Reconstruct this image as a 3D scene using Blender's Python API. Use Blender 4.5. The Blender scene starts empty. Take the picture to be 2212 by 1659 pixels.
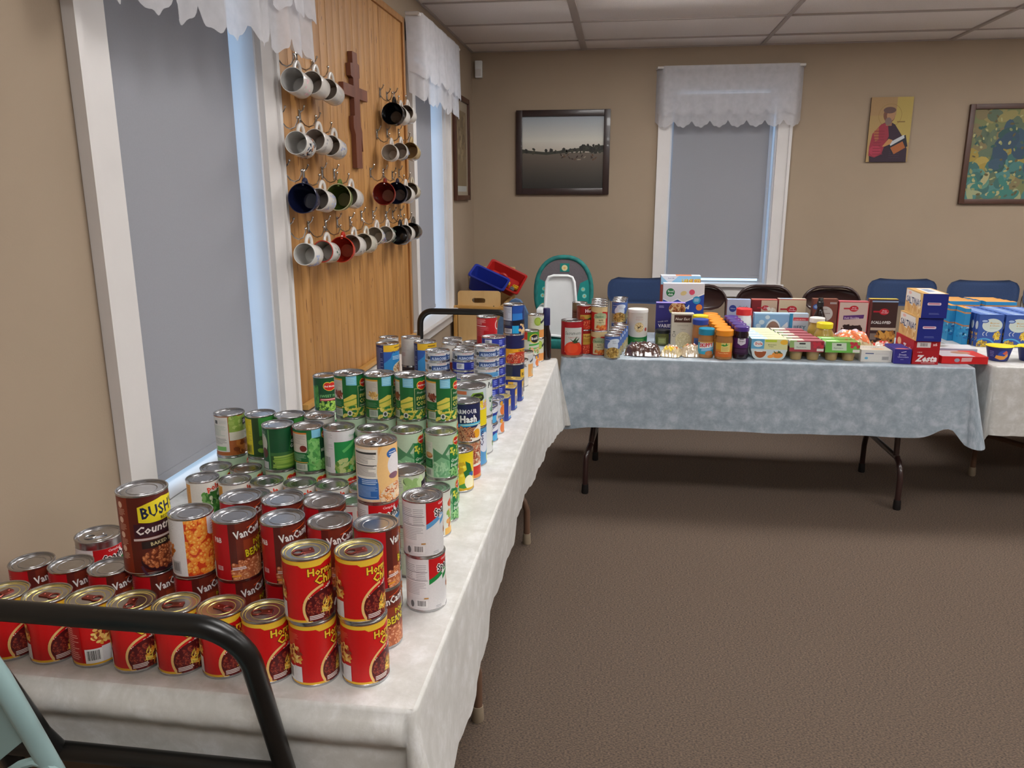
import bpy, bmesh, math, random
import numpy as np
from mathutils import Vector, Matrix
from mathutils.geometry import tessellate_polygon
SC = bpy.context.scene
COL = SC.collection
PI = math.pi
R_ = math.radians

# ------------------------------------------------------------------ camera
CAM = Vector((1.333, 0.0, 1.516)); FPX = 1679.345
yaw, pit, rol = R_(7.901), R_(13.61), R_(-.064)
fwd = Vector((-math.sin(yaw)*math.cos(pit), math.cos(yaw)*math.cos(pit), -math.sin(pit)))
rgt = Vector((math.cos(yaw), math.sin(yaw), 0)); upv = rgt.cross(fwd)
cr = rgt*math.cos(rol)+upv*math.sin(rol); cu = -rgt*math.sin(rol)+upv*math.cos(rol)
camd = bpy.data.cameras.new('camera'); cam = bpy.data.objects.new('camera', camd); COL.objects.link(cam)
m = Matrix((cr, cu, -fwd)).transposed().to_4x4(); m.translation = CAM; cam.matrix_world = m
camd.sensor_width = 36; camd.lens = FPX/2212*36; camd.clip_start = .02
SC.camera = cam
def at(u, v, ax, val):
    """point where the sight line of a photo pixel meets a real plane (x, y or z = val)"""
    d = fwd+cr*((u-1106)/FPX)-cu*((v-829.5)/FPX)
    return CAM+d*((val-CAM[ax])/d[ax])

# ------------------------------------------------------------------ world and lamps
w = bpy.data.worlds.new('world'); SC.world = w; w.use_nodes = True
bg = w.node_tree.nodes['Background']; bg.inputs[0].default_value = (.50, .74, 1.0, 1); bg.inputs[1].default_value = 2.1
vs = SC.view_settings; vs.view_transform = 'Standard'; vs.look = 'None'; vs.exposure = 0.0; vs.gamma = 1
vs.use_curve_mapping = False
LAMP_E = 16.3          # emission of the ceiling light diffusers
LAMP_C = (1.0, .985, .965)

# ------------------------------------------------------------------ room numbers (metres)
T = .75
XW, YB, ZC = .187, 6.097, 2.551
XR, YF = 8.2, -3.6

# ------------------------------------------------------------------ helpers
def lin(h):
    if not isinstance(h, str): return tuple(h)
    o = []
    for i in (0, 2, 4):
        c = int(h[i:i+2], 16)/255
        o.append(c/12.92 if c <= .04045 else ((c+.055)/1.055)**2.4)
    return tuple(o)
def mat(name, col, rough=.5, metal=0, spec=.5, noise=0, scale=20, bump=0, bscale=80, col2=None, stretch=None, trans=0, emit=0, coat=0, sheen=0, coord='Object'):
    m = bpy.data.materials.new(name); m.use_nodes = True
    nt = m.node_tree; b = nt.nodes['Principled BSDF']
    c = lin(col); b.inputs['Base Color'].default_value = (*c, 1)
    b.inputs['Roughness'].default_value = rough; b.inputs['Metallic'].default_value = metal
    b.inputs['Specular IOR Level'].default_value = spec
    if coat: b.inputs['Coat Weight'].default_value = coat
    if trans: b.inputs['Transmission Weight'].default_value = trans
    if sheen: b.inputs['Sheen Weight'].default_value = sheen
    if emit:
        b.inputs['Emission Color'].default_value = (*c, 1); b.inputs['Emission Strength'].default_value = emit
    tc = nt.nodes.new('ShaderNodeTexCoord'); mp = nt.nodes.new('ShaderNodeMapping')
    nt.links.new(tc.outputs[coord], mp.inputs[0])
    if stretch: mp.inputs['Scale'].default_value = stretch
    if noise or col2:
        n = nt.nodes.new('ShaderNodeTexNoise'); n.inputs['Scale'].default_value = scale; n.inputs['Detail'].default_value = 6
        nt.links.new(mp.outputs[0], n.inputs[0])
        mx = nt.nodes.new('ShaderNodeMix'); mx.data_type = 'RGBA'
        c2 = lin(col2) if col2 else tuple(x*(1-noise) for x in c)
        mx.inputs[6].default_value = (*c, 1); mx.inputs[7].default_value = (*c2, 1)
        rp = nt.nodes.new('ShaderNodeMapRange'); rp.inputs[1].default_value = .35; rp.inputs[2].default_value = .65
        nt.links.new(n.outputs[0], rp.inputs[0]); nt.links.new(rp.outputs[0], mx.inputs[0])
        nt.links.new(mx.outputs[2], b.inputs['Base Color'])
    if bump:
        n2 = nt.nodes.new('ShaderNodeTexNoise'); n2.inputs['Scale'].default_value = bscale; n2.inputs['Detail'].default_value = 4
        nt.links.new(mp.outputs[0], n2.inputs[0])
        bp = nt.nodes.new('ShaderNodeBump'); bp.inputs['Strength'].default_value = bump; bp.inputs['Distance'].default_value = .01
        nt.links.new(n2.outputs[0], bp.inputs['Height']); nt.links.new(bp.outputs[0], b.inputs['Normal'])
    return m
def attr_mat(name, rough, spec=.5, coat=0):
    m = bpy.data.materials.new(name); m.use_nodes = True
    nt = m.node_tree; b = nt.nodes['Principled BSDF']; b.inputs['Roughness'].default_value = rough
    b.inputs['Specular IOR Level'].default_value = spec; b.inputs['Coat Weight'].default_value = coat
    a = nt.nodes.new('ShaderNodeAttribute'); a.attribute_name = 'Col'
    n = nt.nodes.new('ShaderNodeTexNoise'); n.inputs['Scale'].default_value = 300
    mr = nt.nodes.new('ShaderNodeMapRange'); mr.inputs[3].default_value = .93; mr.inputs[4].default_value = 1.05
    tc = nt.nodes.new('ShaderNodeTexCoord'); nt.links.new(tc.outputs['Object'], n.inputs[0]); nt.links.new(n.outputs[0], mr.inputs[0])
    hs = nt.nodes.new('ShaderNodeMix'); hs.data_type = 'RGBA'; hs.blend_type = 'MULTIPLY'; hs.inputs[0].default_value = 1
    nt.links.new(a.outputs['Color'], hs.inputs[6]); nt.links.new(mr.outputs[0], hs.inputs[7])
    nt.links.new(hs.outputs[2], b.inputs['Base Color'])
    return m
def mesh_obj(name, verts, faces, mt, parent=None, smooth=False, col=None):
    me = bpy.data.meshes.new(name); me.from_pydata(verts, [], faces); me.update()
    if mt: me.materials.append(mt)
    if smooth: me.shade_smooth()
    o = bpy.data.objects.new(name, me); COL.objects.link(o)
    if parent: o.parent = parent
    return o
def tag(o, label, cat, group=None):
    o['label'] = label; o['category'] = cat
    if group: o['group'] = group
    return o
def thing(name, label, cat, loc=(0, 0, 0), rz=0, group=None):
    o = bpy.data.objects.new(name, None); COL.objects.link(o); o.empty_display_size = .05
    o.location = loc; o.rotation_euler = (0, 0, rz); return tag(o, label, cat, group)
class MB:
    """collects shapes, built as one mesh"""
    def __init__(s): s.v = []; s.f = []; s.sm = []
    def add(s, v, f, sm=False):
        n = len(s.v); s.v += [tuple(p) for p in v]; s.f += [tuple(i+n for i in q) for q in f]; s.sm += [sm]*len(f)
        return s
    def box(s, a, b, M=None, bev=0):
        x0, y0, z0 = a; x1, y1, z1 = b
        if bev:
            bm = bmesh.new(); bmesh.ops.create_cube(bm, size=1)
            bmesh.ops.scale(bm, vec=(x1-x0, y1-y0, z1-z0), verts=bm.verts)
            bmesh.ops.bevel(bm, geom=bm.edges[:], offset=bev, segments=2, affect='EDGES', profile=.6)
            bmesh.ops.translate(bm, vec=((x0+x1)/2, (y0+y1)/2, (z0+z1)/2), verts=bm.verts)
            v = [q.co.copy() for q in bm.verts]; f = [tuple(q.index for q in fc.verts) for fc in bm.faces]; bm.free()
        else:
            v = [Vector(p) for p in ((x0,y0,z0),(x1,y0,z0),(x1,y1,z0),(x0,y1,z0),(x0,y0,z1),(x1,y0,z1),(x1,y1,z1),(x0,y1,z1))]
            f = [(3,2,1,0),(4,5,6,7),(0,1,5,4),(1,2,6,5),(2,3,7,6),(3,0,4,7)]
        if M: v = [M @ p for p in v]
        return s.add(v, f)
    def lathe(s, prof, n=32, M=None, cap=True):
        v = []; f = []
        for r, z in prof:
            for i in range(n):
                a = 2*PI*i/n; v.append(Vector((r*math.cos(a), r*math.sin(a), z)))
        for k in range(len(prof)-1):
            for i in range(n):
                j = (i+1) % n; f.append((k*n+i, k*n+j, (k+1)*n+j, (k+1)*n+i))
        if cap:
            if prof[0][0] > 1e-5: f.append(tuple(range(n-1, -1, -1)))
            if prof[-1][0] > 1e-5: f.append(tuple((len(prof)-1)*n+i for i in range(n)))
        if M: v = [M @ p for p in v]
        return s.add(v, f, True)
    def tube(s, pts, r, n=10, closed=False, flat=None):
        pts = [Vector(p) for p in pts]; L = len(pts); v = []; f = []
        prevN = None
        for i, p in enumerate(pts):
            if closed: t = pts[(i+1) % L]-pts[i-1]
            else: t = pts[min(i+1, L-1)]-pts[max(i-1, 0)]
            t.normalize()
            if prevN is None:
                a = Vector((0, 0, 1)) if abs(t.z) < .9 else Vector((1, 0, 0)); N = t.cross(a).normalized()
            else:
                N = (prevN-t*prevN.dot(t)).normalized()
            prevN = N; Bn = t.cross(N)
            rr = r[i] if isinstance(r, (list, tuple)) else r
            for k in range(n):
                a = 2*PI*k/n; v.append(p+N*(rr*math.cos(a))+Bn*(rr*(flat or 1)*math.sin(a)))
        m = L if closed else L-1
        for i in range(m):
            for k in range(n):
                j = (i+1) % L; f.append((i*n+k, i*n+(k+1) % n, j*n+(k+1) % n, j*n+k))
        if not closed: f.append(tuple(range(n-1, -1, -1))); f.append(tuple((L-1)*n+k for k in range(n)))
        return s.add(v, f, True)
    def prism(s, pts, d, M=None):
        """polygon in local xz-plane (2D list), extruded d along +y"""
        n = len(pts); v = [Vector((p[0], 0, p[1])) for p in pts]+[Vector((p[0], d, p[1])) for p in pts]
        f = [(i, (i+1) % n, n+(i+1) % n, n+i) for i in range(n)]
        for t in tessellate_polygon([[Vector((p[0], p[1], 0)) for p in pts]]):
            f.append(tuple(t)); f.append(tuple(n+i for i in reversed(t)))
        if M: v = [M @ p for p in v]
        return s.add(v, f)
    def sphere(s, c, r, n=12, sc=(1, 1, 1), M=None):
        v = []; f = []
        for i in range(n//2+1):
            th = PI*i/(n//2)
            for j in range(n):
                a = 2*PI*j/n; v.append(Vector((c[0]+r*sc[0]*math.sin(th)*math.cos(a), c[1]+r*sc[1]*math.sin(th)*math.sin(a), c[2]+r*sc[2]*math.cos(th))))
        for i in range(n//2):
            for j in range(n): f.append((i*n+j, (i+1)*n+j, (i+1)*n+(j+1) % n, i*n+(j+1) % n))
        if M: v = [M @ p for p in v]
        return s.add(v, f, True)
    def data(s, name, mt):
        me = bpy.data.meshes.new(name); me.from_pydata(s.v, [], s.f)
        bm = bmesh.new(); bm.from_mesh(me); bmesh.ops.recalc_face_normals(bm, faces=bm.faces); bm.to_mesh(me); bm.free()
        me.polygons.foreach_set('use_smooth', s.sm)
        if mt: me.materials.append(mt)
        try: me.set_sharp_from_angle(angle=R_(38))
        except Exception: pass
        return me
    def build(s, name, mt, parent=None):
        o = bpy.data.objects.new(name, s.data(name, mt)); COL.objects.link(o)
        if parent: o.parent = parent
        return o
def inst(name, me, parent=None, loc=(0, 0, 0), rz=0):
    o = bpy.data.objects.new(name, me); COL.objects.link(o); o.location = loc; o.rotation_euler = (0, 0, rz)
    if parent: o.parent = parent
    return o
def copy_tree(o, parent=None):
    c = o.copy(); COL.objects.link(c)
    if parent: c.parent = parent
    for ch in [q for q in KIDS.get(o.name, [])]: copy_tree(ch, c)
    return c
KIDS = {}
def rrect(x0, y0, x1, y1, r, n=5):
    p = []
    for cx, cy, a in ((x1-r, y0+r, -90), (x1-r, y1-r, 0), (x0+r, y1-r, 90), (x0+r, y0+r, 180)):
        for i in range(n+1): p.append((cx+r*math.cos(R_(a+90*i/n)), cy+r*math.sin(R_(a+90*i/n))))
    return p
ORD = ['first', 'second', 'third', 'fourth', 'fifth', 'sixth', 'seventh', 'eighth', 'ninth', 'tenth', 'eleventh']

# ------------------------------------------------------------------ flat print: label artwork in millimetres
_tc = {}
def glyphs(txt, bold=0):
    k = (txt, bold)
    if k in _tc: return _tc[k]
    cu_ = bpy.data.curves.new('t', 'FONT'); cu_.body = txt; cu_.resolution_u = 1 if len(txt) > 3 else 2; cu_.offset = bold; cu_.size = 1; cu_.align_x = 'LEFT'
    cu_.space_character = 1+bold*1.6
    ob = bpy.data.objects.new('t', cu_); COL.objects.link(ob)
    me = bpy.data.meshes.new_from_object(ob.evaluated_get(bpy.context.evaluated_depsgraph_get()))
    me.calc_loop_triangles(); v = [(q.co.x, q.co.y) for q in me.vertices]
    tr = [[v[i] for i in t.vertices] for t in me.loop_triangles]
    w_ = max([p[0] for p in v], default=1)
    bpy.data.objects.remove(ob); bpy.data.curves.remove(cu_); bpy.data.meshes.remove(me)
    _tc[k] = (tr, w_); return _tc[k]
class Art:
    def __init__(s): s.p = []; s.l = 0
    def poly(s, pts, col, convex=True, sub=0):
        c = lin(col)
        if convex: s.p.append((pts, c, s.l+sub))
        else:
            for t in tessellate_polygon([[Vector((p[0], p[1], 0)) for p in pts]]): s.p.append(([pts[i] for i in t], c, s.l+sub))
    def rect(s, x0, y0, x1, y1, col): s.l += 1; s.poly([(x0, y0), (x1, y0), (x1, y1), (x0, y1)], col); return s
    def pg(s, pts, col): s.l += 1; s.poly(pts, col, False); return s
    def ell(s, x, y, rx, ry, col, n=20, rot=0, a0=0, a1=360):
        s.l += 1; c, q = math.cos(R_(rot)), math.sin(R_(rot)); pts = []
        for i in range(n if a1-a0 >= 360 else n+1):
            a = R_(a0+(a1-a0)*i/n); px_, py_ = rx*math.cos(a), ry*math.sin(a); pts.append((x+px_*c-py_*q, y+px_*q+py_*c))
        s.poly(pts, col); return s
    def ring(s, x, y, r0, r1, col, a0=0, a1=360, n=20):
        s.l += 1
        for i in range(n):
            a, b = R_(a0+(a1-a0)*i/n), R_(a0+(a1-a0)*(i+1)/n)
            s.poly([(x+r0*math.cos(a), y+r0*math.sin(a)), (x+r1*math.cos(a), y+r1*math.sin(a)), (x+r1*math.cos(b), y+r1*math.sin(b)), (x+r0*math.cos(b), y+r0*math.sin(b))], col)
        return s
    def text(s, t, x, y, h, col, al='l', rot=0, shear=0, bold=.02, wx=1.0, out=None, ow=.05):
        if out: s.text(t, x, y, h, out, al, rot, shear, bold+ow, wx)
        s.l += 1; tr, w_ = glyphs(t, 0); k = h/.70
        if bold: tr, _ = glyphs(t, bold)
        off = {'l': 0, 'c': -w_/2, 'r': -w_}[al]
        c, q = math.cos(R_(rot)), math.sin(R_(rot))
        for g in tr:
            pts = []
            for a, b in g:
                a = (a+off+b*shear)*k*wx; b = b*k; pts.append((x+a*c-b*q, y+a*q+b*c))
            s.poly(pts, col)
        return s
    def lines(s, x0, y0, x1, y1, n, col, th=.45, seed=1):
        s.l += 1; rd = random.Random(seed); dy = (y1-y0)/n
        for i in range(n):
            y = y1-(i+.6)*dy; e = x1-(x1-x0)*rd.choice((0, .05, .1, .3)); s.poly([(x0, y), (e, y), (e, y+dy*th), (x0, y+dy*th)], col)
        return s
    def bars(s, x0, y0, x1, y1, bgc='e8e8e8', fg='303030', n=16, seed=3):
        s.rect(x0, y0, x1, y1, bgc); s.l += 1; rd = random.Random(seed); m_ = (x1-x0)*.12; wd = (x1-x0-2*m_)/n
        for i in range(n):
            a = x0+m_+i*wd; b = a+wd*rd.choice((.35, .5, .75)); s.poly([(a, y0+(y1-y0)*.2), (b, y0+(y1-y0)*.2), (b, y1-(y1-y0)*.12), (a, y1-(y1-y0)*.12)], fg)
        return s
    def blobs(s, x0, y0, x1, y1, n, rx, ry, cols, seed=1, inside=None, hi=None, m=7, uniq=False):
        s.l += 1; rd = random.Random(seed); k = 0; tries = 0
        while k < n and tries < n*20:
            tries += 1; x = rd.uniform(x0, x1); y = rd.uniform(y0, y1)
            if inside and ((x-inside[0])/inside[2])**2+((y-inside[1])/inside[3])**2 > .92: continue
            k += 1; c = rd.choice(cols); a0 = rd.uniform(0, PI); sx = rx*rd.uniform(.7, 1.2); sy = ry*rd.uniform(.7, 1.2)
            for (q, cc, sb) in ((1, c, 0), (.45, hi, .12)):
                if cc is None: continue
                pts = []
                for i in range(m):
                    a = 2*PI*i/m; u, v_ = sx*q*math.cos(a), sy*q*math.sin(a)
                    pts.append((x+u*math.cos(a0)-v_*math.sin(a0)-(0 if q == 1 else sx*.15), y+u*math.sin(a0)+v_*math.cos(a0)+(0 if q == 1 else sy*.3)))
                s.poly(pts, cc, sub=(k if uniq else k % 15)*.3+sb)
        s.l += n*.3 if uniq else 4; return s
    def clipped(s, x0, x1, y0, y1):
        out = []
        for pts, c, l in s.p:
            q = clip(clip(clip(clip(pts, 0, x0, 1), 0, x1, -1), 1, y0, 1), 1, y1, -1)
            if len(q) > 2:
                ar = sum(q[i-1][0]*q[i][1]-q[i][0]*q[i-1][1] for i in range(len(q)))
                out.append((q if ar > 0 else q[::-1], c, l))
        return out
def clip(pts, ax, val, sg):
    out = []; n = len(pts)
    if n < 3: return []
    for i in range(n):
        a, b = pts[i], pts[(i+1) % n]; da, db = (a[ax]-val)*sg, (b[ax]-val)*sg
        if da >= 0: out.append(a)
        if (da >= 0) != (db >= 0):
            t = da/(da-db); out.append((a[0]+(b[0]-a[0])*t, a[1]+(b[1]-a[1])*t))
    return out
STEP = 4e-5
def fin_mesh(name, V, F, C, N, mt):
    me = bpy.data.meshes.new(name); me.from_pydata(V, [], F)
    ca = me.color_attributes.new('Col', 'FLOAT_COLOR', 'POINT')
    ca.data.foreach_set('color', np.array(C, dtype=np.float32).ravel())
    me.materials.append(mt)
    me.normals_split_custom_set_from_vertices(N)
    return me
def wrap_mesh(name, art, r, y0, y1, mt, SEG=48, prof=None, base=1.5e-4):
    """art (mm) around a cylinder of radius r (m); y0..y1 in mm kept"""
    V = []; F = []; C = []; N = []; circ = 2*PI*r*1000; sw = circ/SEG
    x0, x1 = -circ/2, circ/2
    for pts, c, l in art.clipped(x0, x1, y0, y1):
        lo = min(p[0] for p in pts); hi = max(p[0] for p in pts)
        k0 = int(math.floor((lo-x0)/sw+1e-6)); k1 = int(math.ceil((hi-x0)/sw-1e-6))
        for k in range(k0, max(k1, k0+1)):
            a, b = x0+k*sw, x0+(k+1)*sw
            q = clip(clip(pts, 0, a, 1), 0, b, -1)
            if len(q) < 3: continue
            tm = (a+sw/2)/1000/r; hf = sw/2/1000/r; i0 = len(V)
            for u, v_ in q:
                th = u/1000/r; R0 = r if prof is None else prof(v_/1000)
                rr = (R0+base+l*STEP)*math.cos(hf)/math.cos(th-tm)+R0*(1-math.cos(hf)); an = th
                V.append((rr*math.sin(an), -rr*math.cos(an), v_/1000)); N.append((math.sin(an), -math.cos(an), 0)); C.append((*c, 1))
            F.append(tuple(range(i0, len(V))))
    return fin_mesh(name, V, F, C, N, mt)
def flat_mesh(name, art, w, h, M, mt, base=2e-4):
    """art (mm, origin lower left) on a plane; M maps local (x right, y up, z out) metres"""
    V = []; F = []; C = []; N = []; nn = (M.to_3x3() @ Vector((0, 0, 1))).normalized()
    for pts, c, l in art.clipped(0, w*1000, 0, h*1000):
        i0 = len(V)
        for u, v_ in pts: V.append(tuple(M @ Vector((u/1000, v_/1000, base+l*STEP)))); N.append(tuple(nn)); C.append((*c, 1))
        F.append(tuple(range(i0, len(V))))
    return fin_mesh(name, V, F, C, N, mt)
PRINT = attr_mat('printed_paper', .38, .45)
PRINTC = attr_mat('printed_card', .5, .35)
PRINTM = attr_mat('painted_picture', .55, .3)
# ------------------------------------------------------------------ materials
M = dict(
 wall=mat('wall_paint', '9d8b77', .85, noise=.05, scale=3, bump=.05, bscale=220),
 ceil=mat('ceiling_tile', 'e9e2de', .95, noise=.08, scale=150, bump=.25, bscale=260),
 grid=mat('ceiling_grid', 'aca29c', .6, noise=.03, scale=6),
 carpet=mat('carpet', '937860', .98, col2='4f3d30', scale=150, bump=1.0, bscale=420, sheen=.1, stretch=(1, 1.8, 1)),
 trim=mat('white_trim', 'd2cecc', .45, noise=.04, scale=9),
 jamb=mat('window_jamb', 'c9ccd4', .5, noise=.03, scale=9),
 shade=mat('roller_shade', '8f9097', .75, noise=.03, scale=260, bump=.05, bscale=500),
 rod=mat('curtain_rod', 'd9d7d5', .4, noise=.03, scale=12),
 oak=mat('knotty_pine', 'b5844a', .55, col2='9c6c36', scale=3.2, stretch=(1, 7, .7), bump=.05, bscale=20),
 oaktrim=mat('pine_trim', 'a97843', .45, col2='90602f', scale=4, stretch=(1, 6, .6)),
 cross=mat('stained_wood', '76432e', .5, col2='643523', scale=6, stretch=(3, 3, .6), bump=.05),
 blackm=mat('black_paint', '121212', .32, noise=.2, scale=40),
 tin=mat('tin_plate', 'c2c2c4', .26, metal=1, noise=.12, scale=60),
 tindark=mat('tin_lid', 'a5a4a6', .3, metal=1, noise=.15, scale=40),
 gold=mat('gold_lacquer_lid', 'e6d27a', .32, metal=.8, noise=.12, scale=50),
 brass=mat('tab_red_reflection', 'a8544a', .3, metal=1, noise=.12, scale=50),  # tab metal coloured red to stand for the red labels mirrored in it
 chrome=mat('chrome', 'c9c7c4', .15, metal=1, noise=.08, scale=50),
 navyf=mat('navy_fabric', '223c66', .85, noise=.25, scale=260, bump=.2, bscale=400, sheen=.3),
 brownm=mat('brown_enamel', '35211f', .28, noise=.1, scale=30, coat=.4),
 greym=mat('grey_metal', '8b8782', .4, metal=.7, noise=.1, scale=30),
 tanm=mat('tan_enamel', '6d5140', .4, noise=.1, scale=30),
 rubber=mat('beige_rubber', '9a8a74', .7, noise=.1, scale=40),
 birch=mat('birch_ply', 'cba670', .5, col2='b8915a', scale=5, stretch=(2, 2, .5)),
 birchd=mat('pine_edge', 'bd8f4b', .5, col2='a87b3c', scale=6, stretch=(1, 1, .6)),
 bluep=mat('blue_plastic', '1f2f8c', .35, noise=.05, scale=12),
 redp=mat('red_plastic', 'a81f1c', .35, noise=.05, scale=12),
 yelp=mat('yellow_plastic', 'd9a92a', .35, noise=.05, scale=12),
 greyp=mat('grey_plastic', '6d7377', .4, noise=.05, scale=12),
 blueq=mat('blue_grey_fabric', '4d6788', .85, noise=.12, scale=60, bump=.1),
 teal=mat('teal_fabric', '12756f', .7, col2='0e5f5c', scale=30, bump=.1),
 greyf=mat('grey_mesh_fabric', '625b60', .8, noise=.15, scale=200, bump=.2),
 whitep=mat('white_plastic', 'dfe2e3', .35, noise=.03, scale=14),
 pale=mat('pale_green_enamel', '8aa5a5', .35, noise=.05, scale=18),
 paled=mat('pale_green_seat', '84a0a0', .4, noise=.05, scale=18),
 darkglass=mat('dark_glass', '1c0f10', .12, noise=.2, scale=12, coat=.5),
 jar=mat('peanut_butter', 'a8713a', .25, noise=.12, scale=25, coat=.6),
 jelly=mat('grape_jelly', '1b0d1e', .18, noise=.2, scale=20, coat=.6),
 cap_o=mat('orange_cap', 'e88f1f', .4, noise=.04, scale=20), cap_p=mat('purple_cap', '4a2f86', .3, noise=.06, scale=20, coat=.4),
 cap_b=mat('blue_cap', '24419a', .4, noise=.04, scale=20), cap_t=mat('teal_cap', '1884a5', .4, noise=.04, scale=20),
 cap_y=mat('yellow_cap', 'e6cf22', .4, noise=.04, scale=20), cap_r=mat('red_cap', 'd12a2c', .4, noise=.04, scale=20),
 cap_k=mat('black_cap', '141517', .35, noise=.1, scale=20), cap_w=mat('white_cap', 'dcdad6', .4, noise=.04, scale=20), cap_n=mat('navy_cap', '1a1f58', .35, noise=.04, scale=20),
 applesauce=mat('fruit_puree', 'a48a58', .3, noise=.1, scale=30, coat=.4),
 honey=mat('applesauce_jar', 'a68a3f', .2, noise=.1, scale=20, coat=.6),
 olive=mat('green_olives_jar', '5d6132', .2, noise=.3, scale=60, coat=.6),
 mdfk=mat('picture_frame_wood', '2a1512', .35, noise=.25, scale=14, coat=.2), mdfb=mat('brown_frame_wood', '4b2a1c', .45, noise=.2, scale=14),
 foot=mat('foot_cap', '141010', .6, noise=.1, scale=20), winglass=None, card=mat('carton_board', 'b9b2a6', .7, noise=.05, scale=30),
)
def glass_mat():
    m = bpy.data.materials.new('window_glass'); m.use_nodes = True; nt = m.node_tree
    for n in list(nt.nodes): nt.nodes.remove(n)
    o = nt.nodes.new('ShaderNodeOutputMaterial'); t = nt.nodes.new('ShaderNodeBsdfTransparent'); g = nt.nodes.new('ShaderNodeBsdfGlossy'); g.inputs['Roughness'].default_value = .02
    mx = nt.nodes.new('ShaderNodeMixShader'); mx.inputs[0].default_value = .07
    nt.links.new(t.outputs[0], mx.inputs[1]); nt.links.new(g.outputs[0], mx.inputs[2]); nt.links.new(mx.outputs[0], o.inputs[0]); return m
GLASS = glass_mat()
def sheer_mat():
    m = bpy.data.materials.new('sheer_lace'); m.use_nodes = True; nt = m.node_tree; b = nt.nodes['Principled BSDF']
    b.inputs['Base Color'].default_value = (.74, .73, .76, 1); b.inputs['Roughness'].default_value = .8
    o = nt.nodes['Material Output']; tl = nt.nodes.new('ShaderNodeBsdfTranslucent'); tl.inputs[0].default_value = (.75, .76, .8, 1)
    tr = nt.nodes.new('ShaderNodeBsdfTransparent'); m1 = nt.nodes.new('ShaderNodeMixShader'); m1.inputs[0].default_value = .35
    m2 = nt.nodes.new('ShaderNodeMixShader')
    tc = nt.nodes.new('ShaderNodeTexCoord'); n = nt.nodes.new('ShaderNodeTexNoise'); n.inputs['Scale'].default_value = 26; n.inputs['Detail'].default_value = 5
    mr = nt.nodes.new('ShaderNodeMapRange'); mr.inputs[1].default_value = .35; mr.inputs[2].default_value = .7; mr.inputs[3].default_value = .40; mr.inputs[4].default_value = .32
    nt.links.new(tc.outputs['Object'], n.inputs[0]); nt.links.new(n.outputs[0], mr.inputs[0]); nt.links.new(mr.outputs[0], m2.inputs[0])
    nt.links.new(b.outputs[0], m1.inputs[1]); nt.links.new(tl.outputs[0], m1.inputs[2])
    nt.links.new(m1.outputs[0], m2.inputs[1]); nt.links.new(tr.outputs[0], m2.inputs[2]); nt.links.new(m2.outputs[0], o.inputs[0]); return m
SHEER = sheer_mat()
def cloth_mat(name, c1, c2, c3, sc, rough=.42):
    """damask tablecloth: woven flowers a little lighter and glossier than the ground"""
    m = bpy.data.materials.new(name); m.use_nodes = True; nt = m.node_tree; b = nt.nodes['Principled BSDF']
    tc = nt.nodes.new('ShaderNodeTexCoord')
    n = nt.nodes.new('ShaderNodeTexNoise'); n.inputs['Scale'].default_value = sc*2.2; n.inputs['Detail'].default_value = 8; n.inputs['Roughness'].default_value = .7; n.inputs['Distortion'].default_value = .3
    vo = nt.nodes.new('ShaderNodeTexVoronoi'); vo.inputs['Scale'].default_value = sc; vo.inputs['Randomness'].default_value = .55
    nt.links.new(tc.outputs['UV'], n.inputs[0]); nt.links.new(tc.outputs['UV'], vo.inputs[0])
    ad = nt.nodes.new('ShaderNodeMath'); ad.operation = 'MULTIPLY_ADD'; ad.inputs[1].default_value = .42
    sb = nt.nodes.new('ShaderNodeMath'); sb.operation = 'SUBTRACT'; sb.inputs[0].default_value = .7
    nt.links.new(vo.outputs['Distance'], sb.inputs[1]); nt.links.new(sb.outputs[0], ad.inputs[0]); nt.links.new(n.outputs[0], ad.inputs[2])
    cr_ = nt.nodes.new('ShaderNodeValToRGB'); e = cr_.color_ramp.elements
    e[0].position = .42; e[0].color = (*lin(c1), 1); e[1].position = .8; e[1].color = (*lin(c3), 1)
    k = cr_.color_ramp.elements.new(.6); k.color = (*lin(c2), 1)
    nt.links.new(ad.outputs[0], cr_.inputs[0]); nt.links.new(cr_.outputs[0], b.inputs['Base Color'])
    b.inputs['Roughness'].default_value = rough; b.inputs['Sheen Weight'].default_value = .15
    bp = nt.nodes.new('ShaderNodeBump'); bp.inputs['Strength'].default_value = .15; bp.inputs['Distance'].default_value = .004
    nt.links.new(n.outputs[0], bp.inputs['Height']); nt.links.new(bp.outputs[0], b.inputs['Normal'])
    return m
CLOTH_W = cloth_mat('white_damask', 'c0bfba', 'c9c8c4', 'd9d9d8', 15)
CLOTH_B = cloth_mat('blue_damask', '8c9aa5', '9ba8b3', 'b2bcc6', 14)

# ------------------------------------------------------------------ room shell
def structure(o): o['kind'] = 'structure'; return o
structure(MB().box((XW-.3, YF-.2, -.12), (XR+.2, YB+.3, 0)).build('floor', M['carpet']))
def wall_with_holes(name, a0, a1, z0, z1, holes, frame):
    """frame(a,z,d)->xyz; d=0 the room face, d=-.16 the outside"""
    mb = MB(); xs = sorted({a0, a1, *[h[0] for h in holes], *[h[1] for h in holes]})
    for i in range(len(xs)-1):
        a, b = xs[i], xs[i+1]; hs = [h for h in holes if h[0] <= a+1e-6 and h[1] >= b-1e-6]
        spans = [(z0, z1)] if not hs else [(z0, hs[0][2]-.023), (hs[0][3]+.0005, z1)]
        for s0, s1 in spans:
            P = [frame(q, z, d) for q in (a, b) for z in (s0, s1) for d in (0, -.16)]
            lo = [min(p[k] for p in P) for k in range(3)]; hi = [max(p[k] for p in P) for k in range(3)]; mb.box(lo, hi)
    return structure(mb.build(name, M['wall']))
FL = lambda a, z, d: (XW+d, a, z)        # left wall: a runs along y
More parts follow.
